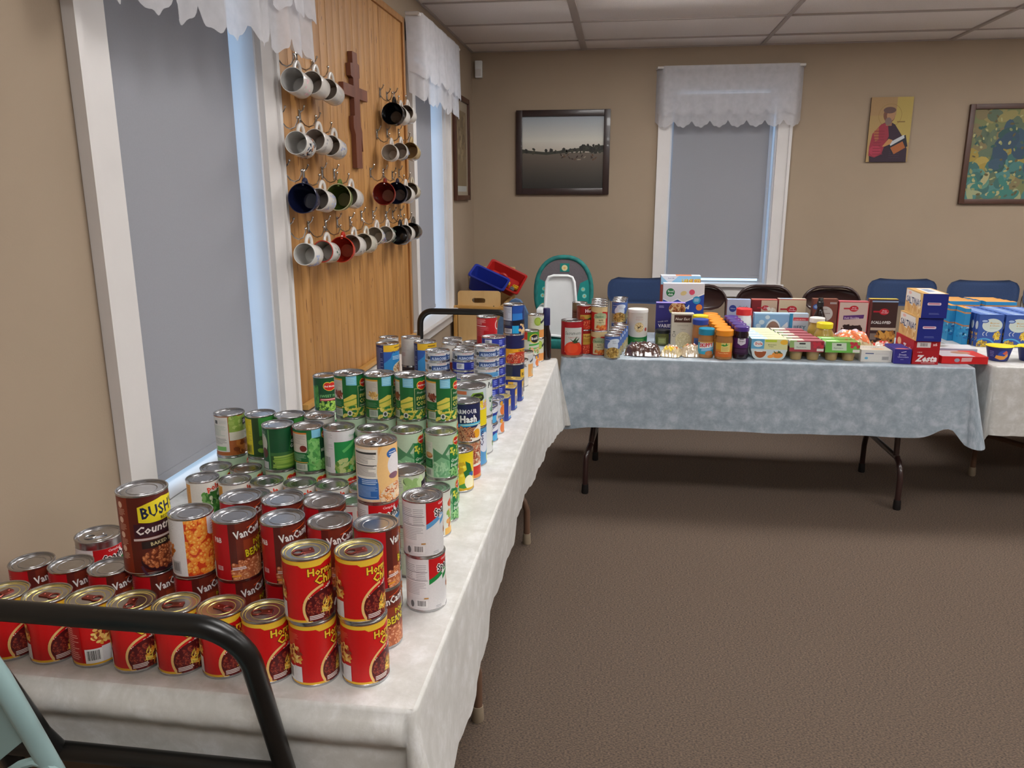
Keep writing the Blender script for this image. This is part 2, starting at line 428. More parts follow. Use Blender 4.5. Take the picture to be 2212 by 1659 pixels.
FB = lambda a, z, d: (a, YB-d, z)        # back wall: a runs along x
W1 = (1.69, 2.455, .748, 2.25); W2 = (4.33, 5.06, .775, 2.30); W3 = (1.665, 2.425, .865, 2.27)
wall_with_holes('wall_left', YF-.2, YB+.16, 0, ZC+.02, [W1, W2], FL)
wall_with_holes('wall_back', XW, XR+.2, 0, ZC+.02, [W3], FB)
structure(MB().box((XR, YF, 0), (XR+.16, YB, ZC+.02)).build('wall_right', M['wall']))
structure(MB().box((XW, YF-.16, 0), (XR, YF, ZC+.02)).build('wall_front', M['wall']))
structure(MB().box((XW+.001, YB-.018, 0), (XR, YB-.001, .1)).build('baseboard_back', M['trim']))
structure(MB().box((XW+.001, YF, 0), (XW+.018, YB-.02, .1)).build('baseboard_left', M['trim']))

# ceiling: backing, grid, tiles one by one (near the camera's view), lamps
ceil = structure(MB().box((XW, YF, ZC+.03), (XR, YB, ZC+.06)).build('ceiling', M['grid']))
gx = [1.02+1.255*i for i in range(-1, 6)]; gy = [YB-.345-.588*i for i in range(0, 16)]
gx[0] = XW; gx = gx+[XR]; gy = [YB]+gy+[YF]
LIGHTS = {(1, 3), (3, 3), (5, 3), (1, 7), (3, 7), (5, 7), (1, 11), (3, 11), (5, 11)}
tile_cache = {}; runs = MB()
for i in range(len(gx)):
    wgt = .022 if i == 1 else .012
    runs.box((max(gx[i]-wgt, XW), YF, ZC-.004), (min(gx[i]+wgt, XR), YB, ZC+.028))
for j in range(len(gy)):
    runs.box((XW, max(gy[j]-.009, YF), ZC-.003), (XR, min(gy[j]+.009, YB), ZC+.028))
runs.build('ceiling_grid', M['grid'], ceil)
for i in range(len(gx)-1):
    for j in range(len(gy)-1):
        a, b, c, d = gx[i]+.012, gx[i+1]-.012, gy[j+1]+.009, gy[j]-.009
        if b-a < .05 or d-c < .03: continue
        if (i, j) in LIGHTS: continue
        key = (round(b-a, 3), round(d-c, 3))
        if key not in tile_cache: tile_cache[key] = MB().box((0, 0, 0), (b-a, d-c, .015), bev=.003).data('ceiling_tile', M['ceil'])
        inst('ceiling_tile', tile_cache[key], ceil, (a, c, ZC+.003+.0015*((i*7+j*3) % 3)))
def lamp_mat(k):
    m_ = mat('light_diffuser', 'ffffff', .5); q = m_.node_tree.nodes['Principled BSDF']; q.inputs['Emission Color'].default_value = (*LAMP_C, 1); q.inputs['Emission Strength'].default_value = LAMP_E*k; return m_
lampms = {3: lamp_mat(1.35), 7: lamp_mat(.95), 11: lamp_mat(1.4)}
for (i, j) in sorted(LIGHTS):
    a, b, c, d = gx[i]+.014, gx[i+1]-.014, gy[j+1]+.01, gy[j]-.01
    vis = (i, j) == (1, 3)
    t = thing('ceiling_light', 'white recessed fluorescent ceiling panel at the upper edge of the photo' if vis else 'recessed fluorescent ceiling panel, row %s, column %s of the ceiling' % (ORD[j//4], ORD[i//2]), 'ceiling light', ((a+b)/2, (c+d)/2, ZC))
    x, y = (b-a)/2, (d-c)/2
    MB().box((-x, -y, 0), (x, -y+.03, .02)).box((-x, y-.03, 0), (x, y, .02)).box((-x, -y, 0), (-x+.03, y, .02)).box((x-.03, -y, 0), (x, y, .02)).build('frame', M['trim'], t)
    MB().box((-x+.05, -y+.05, -.018), (x-.05, y-.05, .014), bev=.008).build('diffuser', lampms[j], t)

# windows
def window(n, hole, F, t_w, ext, stool, shade_gap, shade_z, shade_d, apron=.075):
    a0, a1, z0, z1 = hole
    def bx(mb, a, b, za, zb, d0, d1):
        P = [F(q, z, d) for q in (a, b) for z in (za, zb) for d in (d0, d1)]
        mb.box([min(p[k] for p in P) for k in range(3)], [max(p[k] for p in P) for k in range(3)]); return mb
    root = bpy.data.objects.new('window_%d' % n, None); COL.objects.link(root); structure(root)
    mb = MB()
    bx(mb, a0-t_w[0], a0, z0-.02, z1+.09, .001, .02); bx(mb, a1, a1+t_w[1], z0-.02, z1+.09, .001, .02); bx(mb, a0-t_w[0], a1+t_w[1], z1, z1+.09, .001, .022)
    mb.build('casing', M['trim'], root)
    mb = MB(); bx(mb, a0-t_w[0], a0-t_w[0]+.02, z0-.02, z1+.09, .02, .03); bx(mb, a1+t_w[1]-.02, a1+t_w[1], z0-.02, z1+.09, .02, .03); mb.build('casing_edge', M['trim'], root)
    mb = MB(); bx(mb, a0-.001, a0+.012, z0, z1, -.155, .001); bx(mb, a1-.012, a1+.001, z0, z1, -.155, .001); bx(mb, a0, a1, z1-.012, z1, -.155, .001); mb.build('jamb', M['jamb'], root)
    mb = MB(); bx(mb, a0-(t_w[0]+.02)*(stool > 0), a1+(t_w[1]+.02)*(stool > 0), z0-.022, z0, -.155, stool); mb.build('window_sill', M['trim'], root)
    if apron: mb = MB(); bx(mb, a0-t_w[0], a1+t_w[1], z0-.022-apron, z0-.022, .001, .018); mb.build('apron', M['trim'], root)
    zm = (z0+z1)/2
    mb = MB()
    for za, zb, d0 in ((z0, zm+.0, -.14), (zm-.0, z1-.012, -.14)):
        bx(mb, a0+.0125, a0+.045, za+.0005, zb-.001, d0, d0+.02); bx(mb, a1-.045, a1-.0125, za+.0005, zb-.001, d0, d0+.02); bx(mb, a0+.012, a1-.012, za, za+.010, d0-.002, d0+.022); bx(mb, a0+.012, a1-.012, zb-.006, zb-.0005, d0-.002, d0+.022)
    mb.build('sash', M['trim'], root)
    for za, zb, d0 in ((z0+.012, zm-.012, -.132), (zm+.012, z1-.024, -.132)):
        mb = MB(); bx(mb, a0+.045, a1-.045, za, zb, d0, d0+.004); mb.build('pane', GLASS, root)
    s = thing('roller_shade', ext[0], 'shade')
    mb = MB(); bx(mb, a0+shade_gap[0], a1-shade_gap[1], shade_z, z1-.04, shade_d, shade_d+.0012); bx(mb, a0+shade_gap[0], a1-shade_gap[1], shade_z, shade_z+.022, shade_d-.002, shade_d+.004); mb.build('fabric', M['shade'], s)
    mb = MB(); p0 = Vector(F(a0+.016, z1-.045, shade_d-.012)); p1 = Vector(F(a1-.016, z1-.045, shade_d-.012)); mb.tube([p0, p1], .016, 12); mb.build('roller', M['rod'], s)
window(1, W1, FL, (.115, .11), ('grey roller shade drawn down in the large window at far left',), -.001, (.014, .062), .772, -.055, apron=.0)
window(2, W2, FL, (.10, .13), ('grey roller shade in the narrow window between mug board and corner',), .06, (.016, .085), .805, -.055)
window(3, W3, FB, (.09, .10), ('grey roller shade in the window of the back wall',), .045, (.026, .045), .90, -.055)

# lace valances
def valance(n, label, F, a0, a1, zt, zl, zu, d0, depth, seed, folds, amp, scal, closed_l=True, zfun=None, lean=(0, 0)):
    rd = random.Random(seed); ph = [rd.uniform(0, 6.28) for _ in range(5)]
    root = thing('lace_valance', label, 'valance')
    def sheet(name, zb, off, sc_n, sc_h):
        NX, NZ = 150, 22; V = []; Fc = []
        for j in range(NZ+1):
            t = j/NZ
            for i in range(NX+1):
                s = i/NX; L = a1-a0
                # ends wrap back to the wall
                w_ = min(1, min(s, 1-s)*L/.06); ret = math.sin(w_*PI/2)
                a = a0+s*L+(lean[0]*(1-s)+lean[1]*s)*t
                zb_ = zb+(zfun(s) if zfun else 0)
                sc_ = abs(math.sin(PI*s*sc_n)); hem = zb_+sc_h*(1-sc_**.8)+.004*math.sin(s*sc_n*19)
                z = zt+(hem-zt)*t
                fold = math.sin(s*folds*6.283+ph[0])+.5*math.sin(s*folds*2.3*6.283+ph[1])
                d = d0+(depth+off)*ret+amp*fold*(.25+.75*t)*ret+.01*t
                V.append(F(a, z, d))
        for j in range(NZ):
            for i in range(NX):
                q = j*(NX+1)+i; Fc.append((q, q+1, q+NX+2, q+NX+1))
        return mesh_obj(name, V, Fc, SHEER, root, True)
    sheet('lace_layer', zl, 0, scal, .045); sheet('lace_layer', zu, .014, scal, .04)
    # stitched edging
    mb = MB(); p = [F(a0, zt-.01, d0+.004), F(a0+.004, zt-.01, d0+depth), F(a1-.004, zt-.01, d0+depth), F(a1, zt-.01, d0+.004)]
    mb.tube(p, .009, 8); mb.build('curtain_rod', M['rod'], root)
valance(1, 'white scalloped lace valance over the large window at far left', FL, 1.48, 2.635, 2.42, 1.885, 2.0, .03, .105, 3, 5, .012, 9, zfun=lambda s: .055*s)
valance(2, 'white scalloped lace valance over the narrow window beside the mug board', FL, 4.13, 5.16, 2.42, 1.99, 2.10, .03, .065, 8, 4, .009, 7)
valance(3, 'white two-tier lace valance over the window in the back wall', FB, 1.55, 2.575, 2.415, 1.995, 2.075, .0, .07, 5, 4, .004, 8)

# pine board with planks
pb = thing('pine_board', 'tall knotty pine plank board on the left wall holding the mugs', 'wall board', (XW+.001, 0, 0))
PY0, PY1, PZ0, PZ1 = 2.585, 4.115, .762, 2.386
MB().box((0, PY0, PZ0), (.006, PY1, PZ1)).build('backing', M['oaktrim'], pb)
n = 20; wd = (PY1-PY0-.03)/n; rd = random.Random(4)
for i in range(n):
    a = PY0+i*wd; d = MB().box((.006, a+.0012, PZ0), (.0175+.0008*rd.random(), a+wd-.0012, PZ1-.03), bev=.0007).build('plank', M['oak'], pb)
MB().box((.006, PY1-.03, PZ0), (.028, PY1, PZ1), bev=.003).box((.006, PY0, PZ1-.03), (.028, PY1-.03, PZ1), bev=.003).build('edge_trim', M['oaktrim'], pb)
MB().box((.018, PY0, .762), (.044, PY1, .782), bev=.003).build('ledge', M['birchd'], pb)
kn = MB(); rd = random.Random(11)
for i in range(190):
    y, z = rd.uniform(PY0+.05, PY1-.06), rd.uniform(.85, 2.33); y = PY0+wd*(int((y-PY0)/wd)+.5)+rd.uniform(-.015, .015)
    kn.sphere((.0179, y, z), .0042*rd.uniform(.4, 1.2), 8, (.12, .7, rd.choice((1, 2, 4, 7))))
o = kn.build('knots', mat('pine_knot', '6e3f1a', .5, noise=.2, scale=90), pb); o['kind'] = 'stuff'

# three-bar cross
cx = thing('wall_cross', 'brown wooden three-bar cross on the pine board', 'cross', (XW+.0195, 0, 0))
post = [(3.262, 1.63), (3.334, 1.63), (3.334, 1.76), (3.35, 1.70), (3.35, 1.78), (3.334, 1.80), (3.334, 1.91), (3.437, 1.91), (3.437, 1.955), (3.334, 1.955), (3.334, 1.99), (3.345, 1.995), (3.345, 2.045), (3.322, 2.05), (3.322, 2.088), (3.262, 2.088), (3.262, 2.043), (3.235, 2.04), (3.235, 1.992), (3.262, 1.985), (3.262, 1.955), (3.14, 1.955), (3.14, 1.91), (3.262, 1.91), (3.262, 1.84), (3.243, 1.835), (3.243, 1.79), (3.262, 1.765)]
S90 = Matrix(((0, 1, 0, 0), (1, 0, 0, 0), (0, 0, 1, 0), (0, 0, 0, 1)))
MB().prism(post, .02, S90).build('upright_and_bars', M['cross'], cx)

# motion sensor
s = thing('motion_sensor', 'small white motion sensor in the upper corner of the back wall', 'sensor', (XW+.055, YB, 2.37))
MB().box((-.027, -.035, 0), (.027, 0, .12), bev=.006).build('housing', M['whitep'], s)
MB().box((-.02, -.041, .012), (.02, -.034, .06), bev=.004).build('lens', M['trim'], s)
# ------------------------------------------------------------------ tables and cloths
def leg_set(root, pts, mt, ftm, r=.0145):
    """one folding leg frame: two feet, bends, crossbar, twin uprights to the table top; pts=(foot_a, foot_b, x_top)"""
    (xa, ya), (xb, yb), dx = pts
    for (x, y), (ox, oy) in (((xa, ya), (xb, yb)), ((xb, yb), (xa, ya))):
        q = (oy-y); qx = (ox-x)
        p = [(x, y, .02), (x, y, .16), (x+qx*.02, y+q*.02, .20), (x+qx*.06+dx*.1, y+q*.06, .235), (x+qx*.12+dx*.15, y+q*.12, .25)]
        MB().tube(p, r, 12).build('leg', mt, root)
        MB().lathe([(r*1.15, 0), (r*1.3, .006), (r*1.15, .05)], 14, Matrix.Translation((x, y, .0))).build('foot_cap', ftm, root)
        MB().tube([(x+qx*.14+dx*.15, y+q*.14, .25), (x+qx*.14+dx*.6, y+q*.14, .72)], r*.95, 12).build('upright', mt, root)
    MB().tube([(xa+(xb-xa)*.1+dx*.15, ya+(yb-ya)*.1, .25), (xb+(xa-xb)*.1+dx*.15, yb+(ya-yb)*.1, .25)], r, 12).build('crossbar', mt, root)
def table(label, x0, y0, x1, y1, sets, mt, ftm):
    t = thing('folding_table', label, 'table')
    MB().box((x0, y0, T-.034), (x1, y1, T-.004), bev=.008).build('tabletop', mat('table_laminate', '8a7256', .5, noise=.1, scale=10), t)
    for p in sets: leg_set(t, p, mt, ftm)
    return t
table('folding table with beige legs under the white cloth by the left wall', .215, 1.02, 1.03, 3.68, [((.30, 1.98), (.955, 1.98), .0), ((.30, 3.2), (.955, 3.2), .0)], M['tanm'], M['rubber'])
table('folding table with dark brown legs under the blue cloth', 1.07, 3.745, 2.93, 4.48, [((1.185, 3.845), (1.22, 4.38), .12), ((2.728, 3.835), (2.715, 4.38), -.02)], M['brownm'], M['foot'])
table('folding table with brown legs at the right edge of the photo', 3.065, 3.79, 4.9, 4.95, [((3.305, 4.40), (3.56, 3.95), .05), ((4.7, 3.95), (4.7, 4.7), 0)], M['tanm'], M['rubber'])

def cloth(label, x0, y0, x1, y1, mt, drop, flare, hemw=(.004, 40), seed=1, rc=.02, top=T, cone=.07, bend=0, wr=.0012, wall=()):
    """draped cloth: drop(side,s), flare(side,s) with sides 0 front(-y), 1 right(+x), 2 back, 3 left; s 0..1 along the side"""
    rd = random.Random(seed); P = []
    def seg(a, b, side, nrm, n):
        for i in range(n+1): s = i/n; P.append((a[0]+(b[0]-a[0])*s, a[1]+(b[1]-a[1])*s, side, s, nrm, 0))
    def cor(cx_, cy_, a0, side):
        for i in range(1, 10):
            a = R_(a0+9*i); P.append((cx_+rc*math.cos(a), cy_+rc*math.sin(a), side, i/10, (math.cos(a), math.sin(a)), math.sin(PI*i/10)))
    nx, ny = int((x1-x0)/.02), int((y1-y0)/.02)
    seg((x0+rc, y0), (x1-rc, y0), 0, (0, -1), nx); cor(x1-rc, y0+rc, -90, 4)
    seg((x1, y0+rc), (x1, y1-rc), 1, (1, 0), ny); cor(x1-rc, y1-rc, 0, 5)
    seg((x1-rc, y1), (x0+rc, y1), 2, (0, 1), nx); cor(x0+rc, y1-rc, 90, 6)
    seg((x0, y1-rc), (x0, y0+rc), 3, (-1, 0), ny); cor(x0+rc, y0+rc, 180, 7)
    n = len(P); V = []; F = []; UV = []; NT = 16; per = 0; pl = []
    for i in range(n):
        if i: per += math.hypot(P[i][0]-P[i-1][0], P[i][1]-P[i-1][1])
        pl.append(per)
    re = .006
    for j in range(NT+1):
        t = j/NT
        for i in range(n):
            x, y, side, s, nr, cn = P[i]
            if side > 3:
                a_, b_ = {4: (0, 1), 5: (1, 2), 6: (2, 3), 7: (3, 0)}[side]
                dr = drop(a_, 1)*(1-s)+drop(b_, 0)*s; fl = flare(a_, 1)*(1-s)+flare(b_, 0)*s
                dr += cone*.5*cn
            else: dr = drop(side, s); fl = flare(side, s)
            dr += hemw[0]*abs(math.sin(pl[i]*hemw[1]))
            if j < 3:
                a = R_(45*j); o = re*math.sin(a)-re; z = top-re*(1-math.cos(a))
            else:
                tt = (j-2)/(NT-2); o = 0; z = top-re-(dr-re)*tt
                rip = math.sin(pl[i]*9+seed)+.6*math.sin(pl[i]*23+seed*2)
                o = fl*tt**1.2+.006*rip*tt+cone*cn*tt
                if side == 0 and bend: o += bend*math.sin(min(tt*2.2, 1)*PI)*.6
            if side in wall: o = max(min(o, 0), -.004) if j < 3 else 0
            V.append((x+nr[0]*o, y+nr[1]*o, z)); UV.append((x+nr[0]*(top-z), y+nr[1]*(top-z)))
    for j in range(NT):
        for i in range(n):
            k = (i+1) % n; F.append((j*n+i, (j+1)*n+i, (j+1)*n+k, j*n+k))
    # top grid
    b0 = len(V); gx_, gy_ = max(8, nx//2), max(8, ny//2)
    for j in range(gy_+1):
        for i in range(gx_+1):
            x = x0+re+(x1-x0-2*re)*i/gx_; y = y0+re+(y1-y0-2*re)*j/gy_
            e = min(i, gx_-i, j, gy_-j) == 0
            z = top-(0 if e else wr*(.6+.4*math.sin(x*31+y*7+seed)+.5*math.sin(y*43-x*11)))
            V.append((x, y, z)); UV.append((x, y))
    for j in range(gy_):
        for i in range(gx_):
            q = b0+j*(gx_+1)+i; F.append((q, q+1, q+gx_+2, q+gx_+1))
    o = mesh_obj('tablecloth', V, F, mt, None, True); me = o.data
    uv = me.uv_layers.new(name='UVMap')
    for l in me.loops: uv.data[l.index].uv = UV[l.vertex_index]
    return o
def interp(xs, ys):
    return lambda v: float(np.interp(v, xs, ys))
wd_ = interp([1.0, 1.2, 1.5, 2.4, 3.1, 3.69], [.24, .28, .30, .29, .30, .33]); wf = interp([1.0, 1.2, 1.5, 2.4, 2.9, 3.69], [.03, .012, -.008, -.03, -.02, .035])
c = cloth('', .1885, 1.005, 1.045, 3.695, CLOTH_W, lambda sd, s: {0: .140+.02*abs(s-.5), 1: wd_(1.0+2.69*s), 2: .3, 3: .15}[sd], lambda sd, s: {0: -.02, 1: wf(1.0+2.69*s), 2: .03, 3: .0}[sd], hemw=(.007, 42), seed=2, cone=.05, bend=.035, wall=(3, 6, 7))
tag(c, 'white damask tablecloth with scalloped hem on the long table of cans', 'tablecloth')
def bdrop(sd, s):
    if sd == 0: return .345-.012*s+.02*math.exp(-((s-.0)/.05)**2)-(.05*math.exp(-((s-.955)/.035)**2))+.035*max(0, (s-.97)/.03)
    return .33
c = cloth('', 1.058, 3.715, 2.955, 4.50, CLOTH_B, bdrop, lambda sd, s: {0: .01+.015*s, 1: .045, 2: .02, 3: .0}[sd], hemw=(.0, 10), seed=5, cone=.05, wall=(3,))
tag(c, 'pale blue floral damask tablecloth on the table of groceries', 'tablecloth')
c = cloth('', 3.045, 3.768, 4.93, 4.97, CLOTH_W, lambda sd, s: .325, lambda sd, s: .01, hemw=(.003, 30), seed=9, top=T-.0005, wall=(3, 7))
tag(c, 'plain white tablecloth on the table at the right edge', 'tablecloth')

# ------------------------------------------------------------------ label artworks for the cans (mm; u=0 is the side turned to the room)
def A0(h, col, y0=4): a = Art(); a.rect(-200, y0, 200, h-y0, col); return a
def nutrition(a, x0, x1, y0, y1, bg='dcdad8', fg='8a8a8c', n=16):
    a.rect(x0, y0, x1, y1, bg); a.lines(x0+2, y0+2, x1-2, y1-2, n, fg, .4); return a
RED = 'c4161c'
def chili():
    a = A0(112, 'cc1517'); a.rect(-200, 4, 200, 8, 'e8b42e'); a.rect(-200, 101, 200, 107.5, 'e9bf38')
    a.pg([(-6, 101.5), (0, 97), (30, 97), (40, 101.5)], 'e9bf38')
    a.text('Hormel', 8, 82, 12, 'f2c935', bold=.035, out='5a1208', wx=.95); a.text('Chili', 19, 66, 14, 'f2c935', bold=.035, out='5a1208', wx=.95)
    a.pg([(-2, 38), (58, 66), (61, 60), (8, 34)], '7a1712'); a.text('With Beans', 10, 40, 6.2, 'f3ece6', rot=26, bold=.03)
    a.ring(37, 26, 35, 39, 'e9c07a', 96, 262, 26); a.ell(37, 26, 35, 30, '521015', 30)
    a.blobs(4, 4, 72, 50, 120, 3.4, 2.2, ['7b1c1a', '5b1216', '8f3222', '64181c'], 3, (37, 24, 33, 26), 'a04a36')
    a.blobs(24, 12, 56, 40, 40, 6, 1.3, ['f0b93a', 'f6d86a', 'e58f2c', 'd8c14b'], 5, (40, 26, 15, 14))
    a.rect(6, 6, 34, 16, '6c1a18'); a.lines(8, 7, 32, 15, 3, 'f0e8e2', .5)
    a.rect(-46, 8, -31, 36, 'd9d7da'); a.bars(-72, 8, -46, 34)
    a.blobs(-58, 40, -32, 72, 45, 5, 3, ['d89a3a', 'b5552a', 'e6b765', '8f2f1c', 'f0cf7a'], 9, (-44, 56, 14, 16))
    a.lines(-58, 74, -34, 94, 8, 'e77a55', .3); a.rect(-112, 10, -76, 96, 'b01418'); a.lines(-110, 14, -80, 92, 20, 'e8a898', .35)
    return a
def porkbeans():
    a = A0(112, 'b3121c'); a.rect(-12, 4, 70, 108, '6f2a1c'); a.rect(-12, 4, 0, 108, '57201a'); a.rect(12, 6, 62, 76, '8d3a1f')
    a.pg([(20, 96), (50, 103), (50, 104.5), (20, 97.5)], 'e05a20')
    a.text("VanCamp's", -2, 80, 13.5, 'ecebe8', rot=7, bold=.03, out='50302c', wx=.78)
    a.text('PORK', 31, 62, 9.5, 'd7c71f', rot=4, bold=.03, out='3e180e', wx=.8); a.text('and', 30, 54, 5, 'e8e4d2', rot=5); a.text('BEANS', 14, 44, 13, 'dccb22', rot=4, bold=.03, out='3e180e', wx=.75)
    a.rect(-10, 4, 70, 34, 'b0603c'); a.blobs(-9, 4, 69, 38, 120, 5, 3.4, ['c9774a', 'd98f5e', 'b9633a', 'c06a40'], 4, None, 'e8b088')
    a.lines(-9, 22, 14, 28, 2, 'e8eef4', .5)
    a.rect(-11, 10, 4, 13, 'e9a030')
    a.text('P&B', -40, 74, 9, 'ead9d6', rot=0, bold=.03, wx=.7); a.rect(-38, 22, -26, 30, 'd9a4a6'); a.lines(-36, 23, -28, 29, 3, '801418')
    a.rect(-62, 4, -46, 34, 'dadada'); a.bars(-76, 6, -56, 32); a.lines(-58, 40, -44, 98, 14, 'd98a8c', .3)
    a.text("VanCamp's", 72, 80, 12, 'ecebe8', rot=6, bold=.03, wx=.7)
    return a
def bakedbeans():
    H = 150; a = A0(H, '4c1710'); a.rect(-30, 4, 70, H-4, '571c12'); a.rect(-62, 4, -30, H-4, '7f2d18'); a.rect(-56, 20, -40, H-10, '8a3620')
    for y in (132, 104, 76, 50): a.ell(-46, y, 5, 6, 'e0b9a4'); a.lines(-52, y-20, -36, y-7, 5, 'd9a990', .35)
    a.pg([(-13, 100), (-13, 128), (4, 134), (30, 140), (62, 136), (66, 108), (40, 98), (10, 96)], 'e3d026')
    a.text("BUSH'S", -8, 106, 20, '1b2140', rot=5, bold=.03, wx=.80); a.text('BEST', 24, 99, 5.5, '4a3c18', bold=.02)
    a.rect(-22, 72, 66, 97, '3a1220'); a.text('Country', -20, 77, 14, 'f0e4e0', rot=4, shear=.25, bold=.03, out='2a0c14', wx=.95); a.text('Style', 52, 80, 8, 'f0e4e0', shear=.2)
    a.rect(-24, 66, 66, 70, 'cdb8b4'); a.rect(-12, 50, 66, 64, '241210'); a.text('BAKED BEANS', 2, 54, 6.5, 'd8cc9a', rot=3, bold=.02)
    a.ell(28, 26, 44, 24, '30111a', 28); a.ell(28, 30, 42, 21, '6b2c18', 28); a.blobs(-16, 8, 72, 52, 110, 5.2, 3.2, ['8f4526', 'a85a34', '7a371e', 'b5683c'], 6, (28, 30, 42, 21), 'd08a5c')
    a.ring(28, 26, 42, 46, '4a2a3c', 190, 350, 20)
    return a
def whitebeans():
    a = A0(112, 'dcdadb'); a.rect(-14, 4, 60, 108, 'd2401a'); a.blobs(-14, 2, 60, 110, 190, 6.4, 4.4, ['ee8b2c', 'f2993c', 'e8722a'], 2, None, 'f7bf5e')
    a.clip_x = 0; a.rect(-200, 4, -14.2, 108, 'dcdadb'); a.pg([(26, 108), (26, 78), (30, 74), (52, 70), (60, 74), (60, 108)], 'dfdcdd'); a.ell(52, 70, 8, 12, 'd2b4ac'); a.lines(34, 80, 56, 104, 5, 'c8a0a8', .4)
    a.lines(-52, 84, -34, 104, 6, 'a8a8a8', .2); a.bars(-46, 8, -26, 32, 'b8b8ba', '606060'); a.blobs(-50, 40, -38, 62, 12, 5, 4, ['cf7a30', 'a2561c'], 8)
    a.pg([(34, 16), (48, 22), (50, 16), (36, 11)], 'e8cfc4')
    return a
def spag(sw, txt="SpaghettiOs", dark=False):
    def f():
        a = A0(112, 'dfdedf'); a.pg([(-10, 74), (-10, 107.8), (80, 107.8), (80, 96), (20, 76), (-10, 56)], RED)
        a.pg([(-10, 56), (-10, 66), (14, 78), (46, 92), (80, 96), (80, 88), (46, 82), (14, 68)], sw)
        a.text('Campbell', 16, 100, 4.6, 'f3d6d6', shear=.3); a.text(txt, 8, 79, 14, '1d1d20', rot=9, bold=.03, out='f4f2f0', ow=.07, wx=.8)
        a.rect(20, 4, 80, 78, 'dfdedf')
        a.pg([(20, 60), (20, 70), (46, 82), (80, 88), (80, 80), (46, 74)], sw)
        for i in range(16):
            rd = random.Random(i+7); x, y = 36+rd.uniform(0, 30), 12+rd.uniform(0, 46); a.ring(x, y, 3.5, 6.5, rd.choice(['e58a3c', 'f0a55a', 'e9762e', 'f6c890']), n=10)
        a.rect(-58, 30, -13, 100, 'e2e1e2'); a.lines(-57, 66, -36, 98, 9, '9a9a9e', .3); a.lines(-34, 66, -15, 98, 9, '9a9a9e', .3, 2); a.rect(-58, 82, -13, 83, '55555a'); a.rect(-58, 65, -13, 66, '55555a'); a.lines(-57, 36, -16, 62, 8, 'aaaaae', .3)
        a.bars(-36, 10, -14, 26); a.ell(-44, 16, 4, 7, '6a6a6c'); a.rect(-20, 28, -12, 30.5, 'c08a3c'); a.lines(2, 6, 14, 12, 2, 'aaaaae', .4)
        return a
    return f
def creamsoup():
    a = A0(112, 'ecc79b'); a.rect(-60, 4, -8, 108, 'ecd2b0'); a.rect(-46, 8, 4, 103, 'e8e4dc')
    a.rect(-46, 94, 2, 98, '3a3a3a'); a.lines(-44, 76, 0, 93, 8, '6a6a6a', .35); a.lines(-44, 52, 0, 73, 9, '6a6a6a', .35, 4); a.rect(-46, 72.5, 2, 74, '3a3a3a')
    a.rect(-42, 9, 4, 48, '2c66ae'); a.text('*', -43, 36, 9, 'f2d03a', bold=.03); a.lines(-28, 36, 2, 46, 3, 'bcd4ee', .5); a.lines(-40, 12, 2, 34, 9, '9fc0e6', .35)
    a.rect(6, 4, 70, 108, 'eeb468'); a.ell(30, 60, 28, 60, 'f3c888', 24); a.ell(34, 92, 13, 9, '2f66b0', 16); a.lines(26, 88, 44, 96, 2, 'dfe8f2', .4); a.ell(40, 70, 18, 22, 'ebe8ea', 20); a.ell(36, 50, 12, 6, '8c6474')
    a.ell(40, 12, 34, 24, 'e6d8c2', 20); a.blobs(8, 4, 70, 34, 60, 5, 3.4, ['e0924a', 'eab27a', 'c96a34', 'f0d2a8'], 4, (40, 12, 32, 22), 'f4dcc0')
    return a
def popcan():
    a = A0(112, 'dcd9d2'); a.rect(-52, 40, -33, 104, 'd7983c'); a.lines(-50, 48, -36, 98, 12, 'b87a2c', .4)
    a.rect(-2, 30, 46, 84, '3f7a34'); a.blobs(-2, 30, 46, 84, 40, 7, 5, ['5c9a45', '7fae66', '2f6a2c', 'c9d6b8'], 2)
    a.text('pola', 8, 86, 13, 'd8452c', bold=.05, rot=8, out='f0e6dc'); a.text('pola', 64, 86, 13, 'd8452c', bold=.05, rot=8)
    return a
def redstripe():
    a = A0(112, 'dcd9d4'); a.rect(-60, 70, 0, 96, 'b5222c'); a.rect(10, 84, 34, 97, 'd03a30'); a.rect(36, 60, 74, 90, 'b8262c'); a.lines(-56, 74, -6, 92, 4, 'e8c8c4', .4); a.rect(-20, 4, 60, 60, '3c7040'); return a
def dm_logo(a, x, y, s=1):
    a.ell(x-5*s, y+1*s, 9*s, 9*s, 'e2c84a', 14); a.ell(x+6*s, y+1*s, 9*s, 9*s, 'e2c84a', 14); a.ell(x, y-3*s, 11*s, 7*s, 'e2c84a', 14)
    a.ell(x-5*s, y+1*s, 7.6*s, 7.6*s, 'c8281e', 14); a.ell(x+6*s, y+1*s, 7.6*s, 7.6*s, 'c8281e', 14); a.ell(x, y-3*s, 9.6*s, 6*s, 'c8281e', 14); a.text('Del Monte', x, y-1.5*s, 3.6*s, 'f3f0ea', 'c', bold=.03)
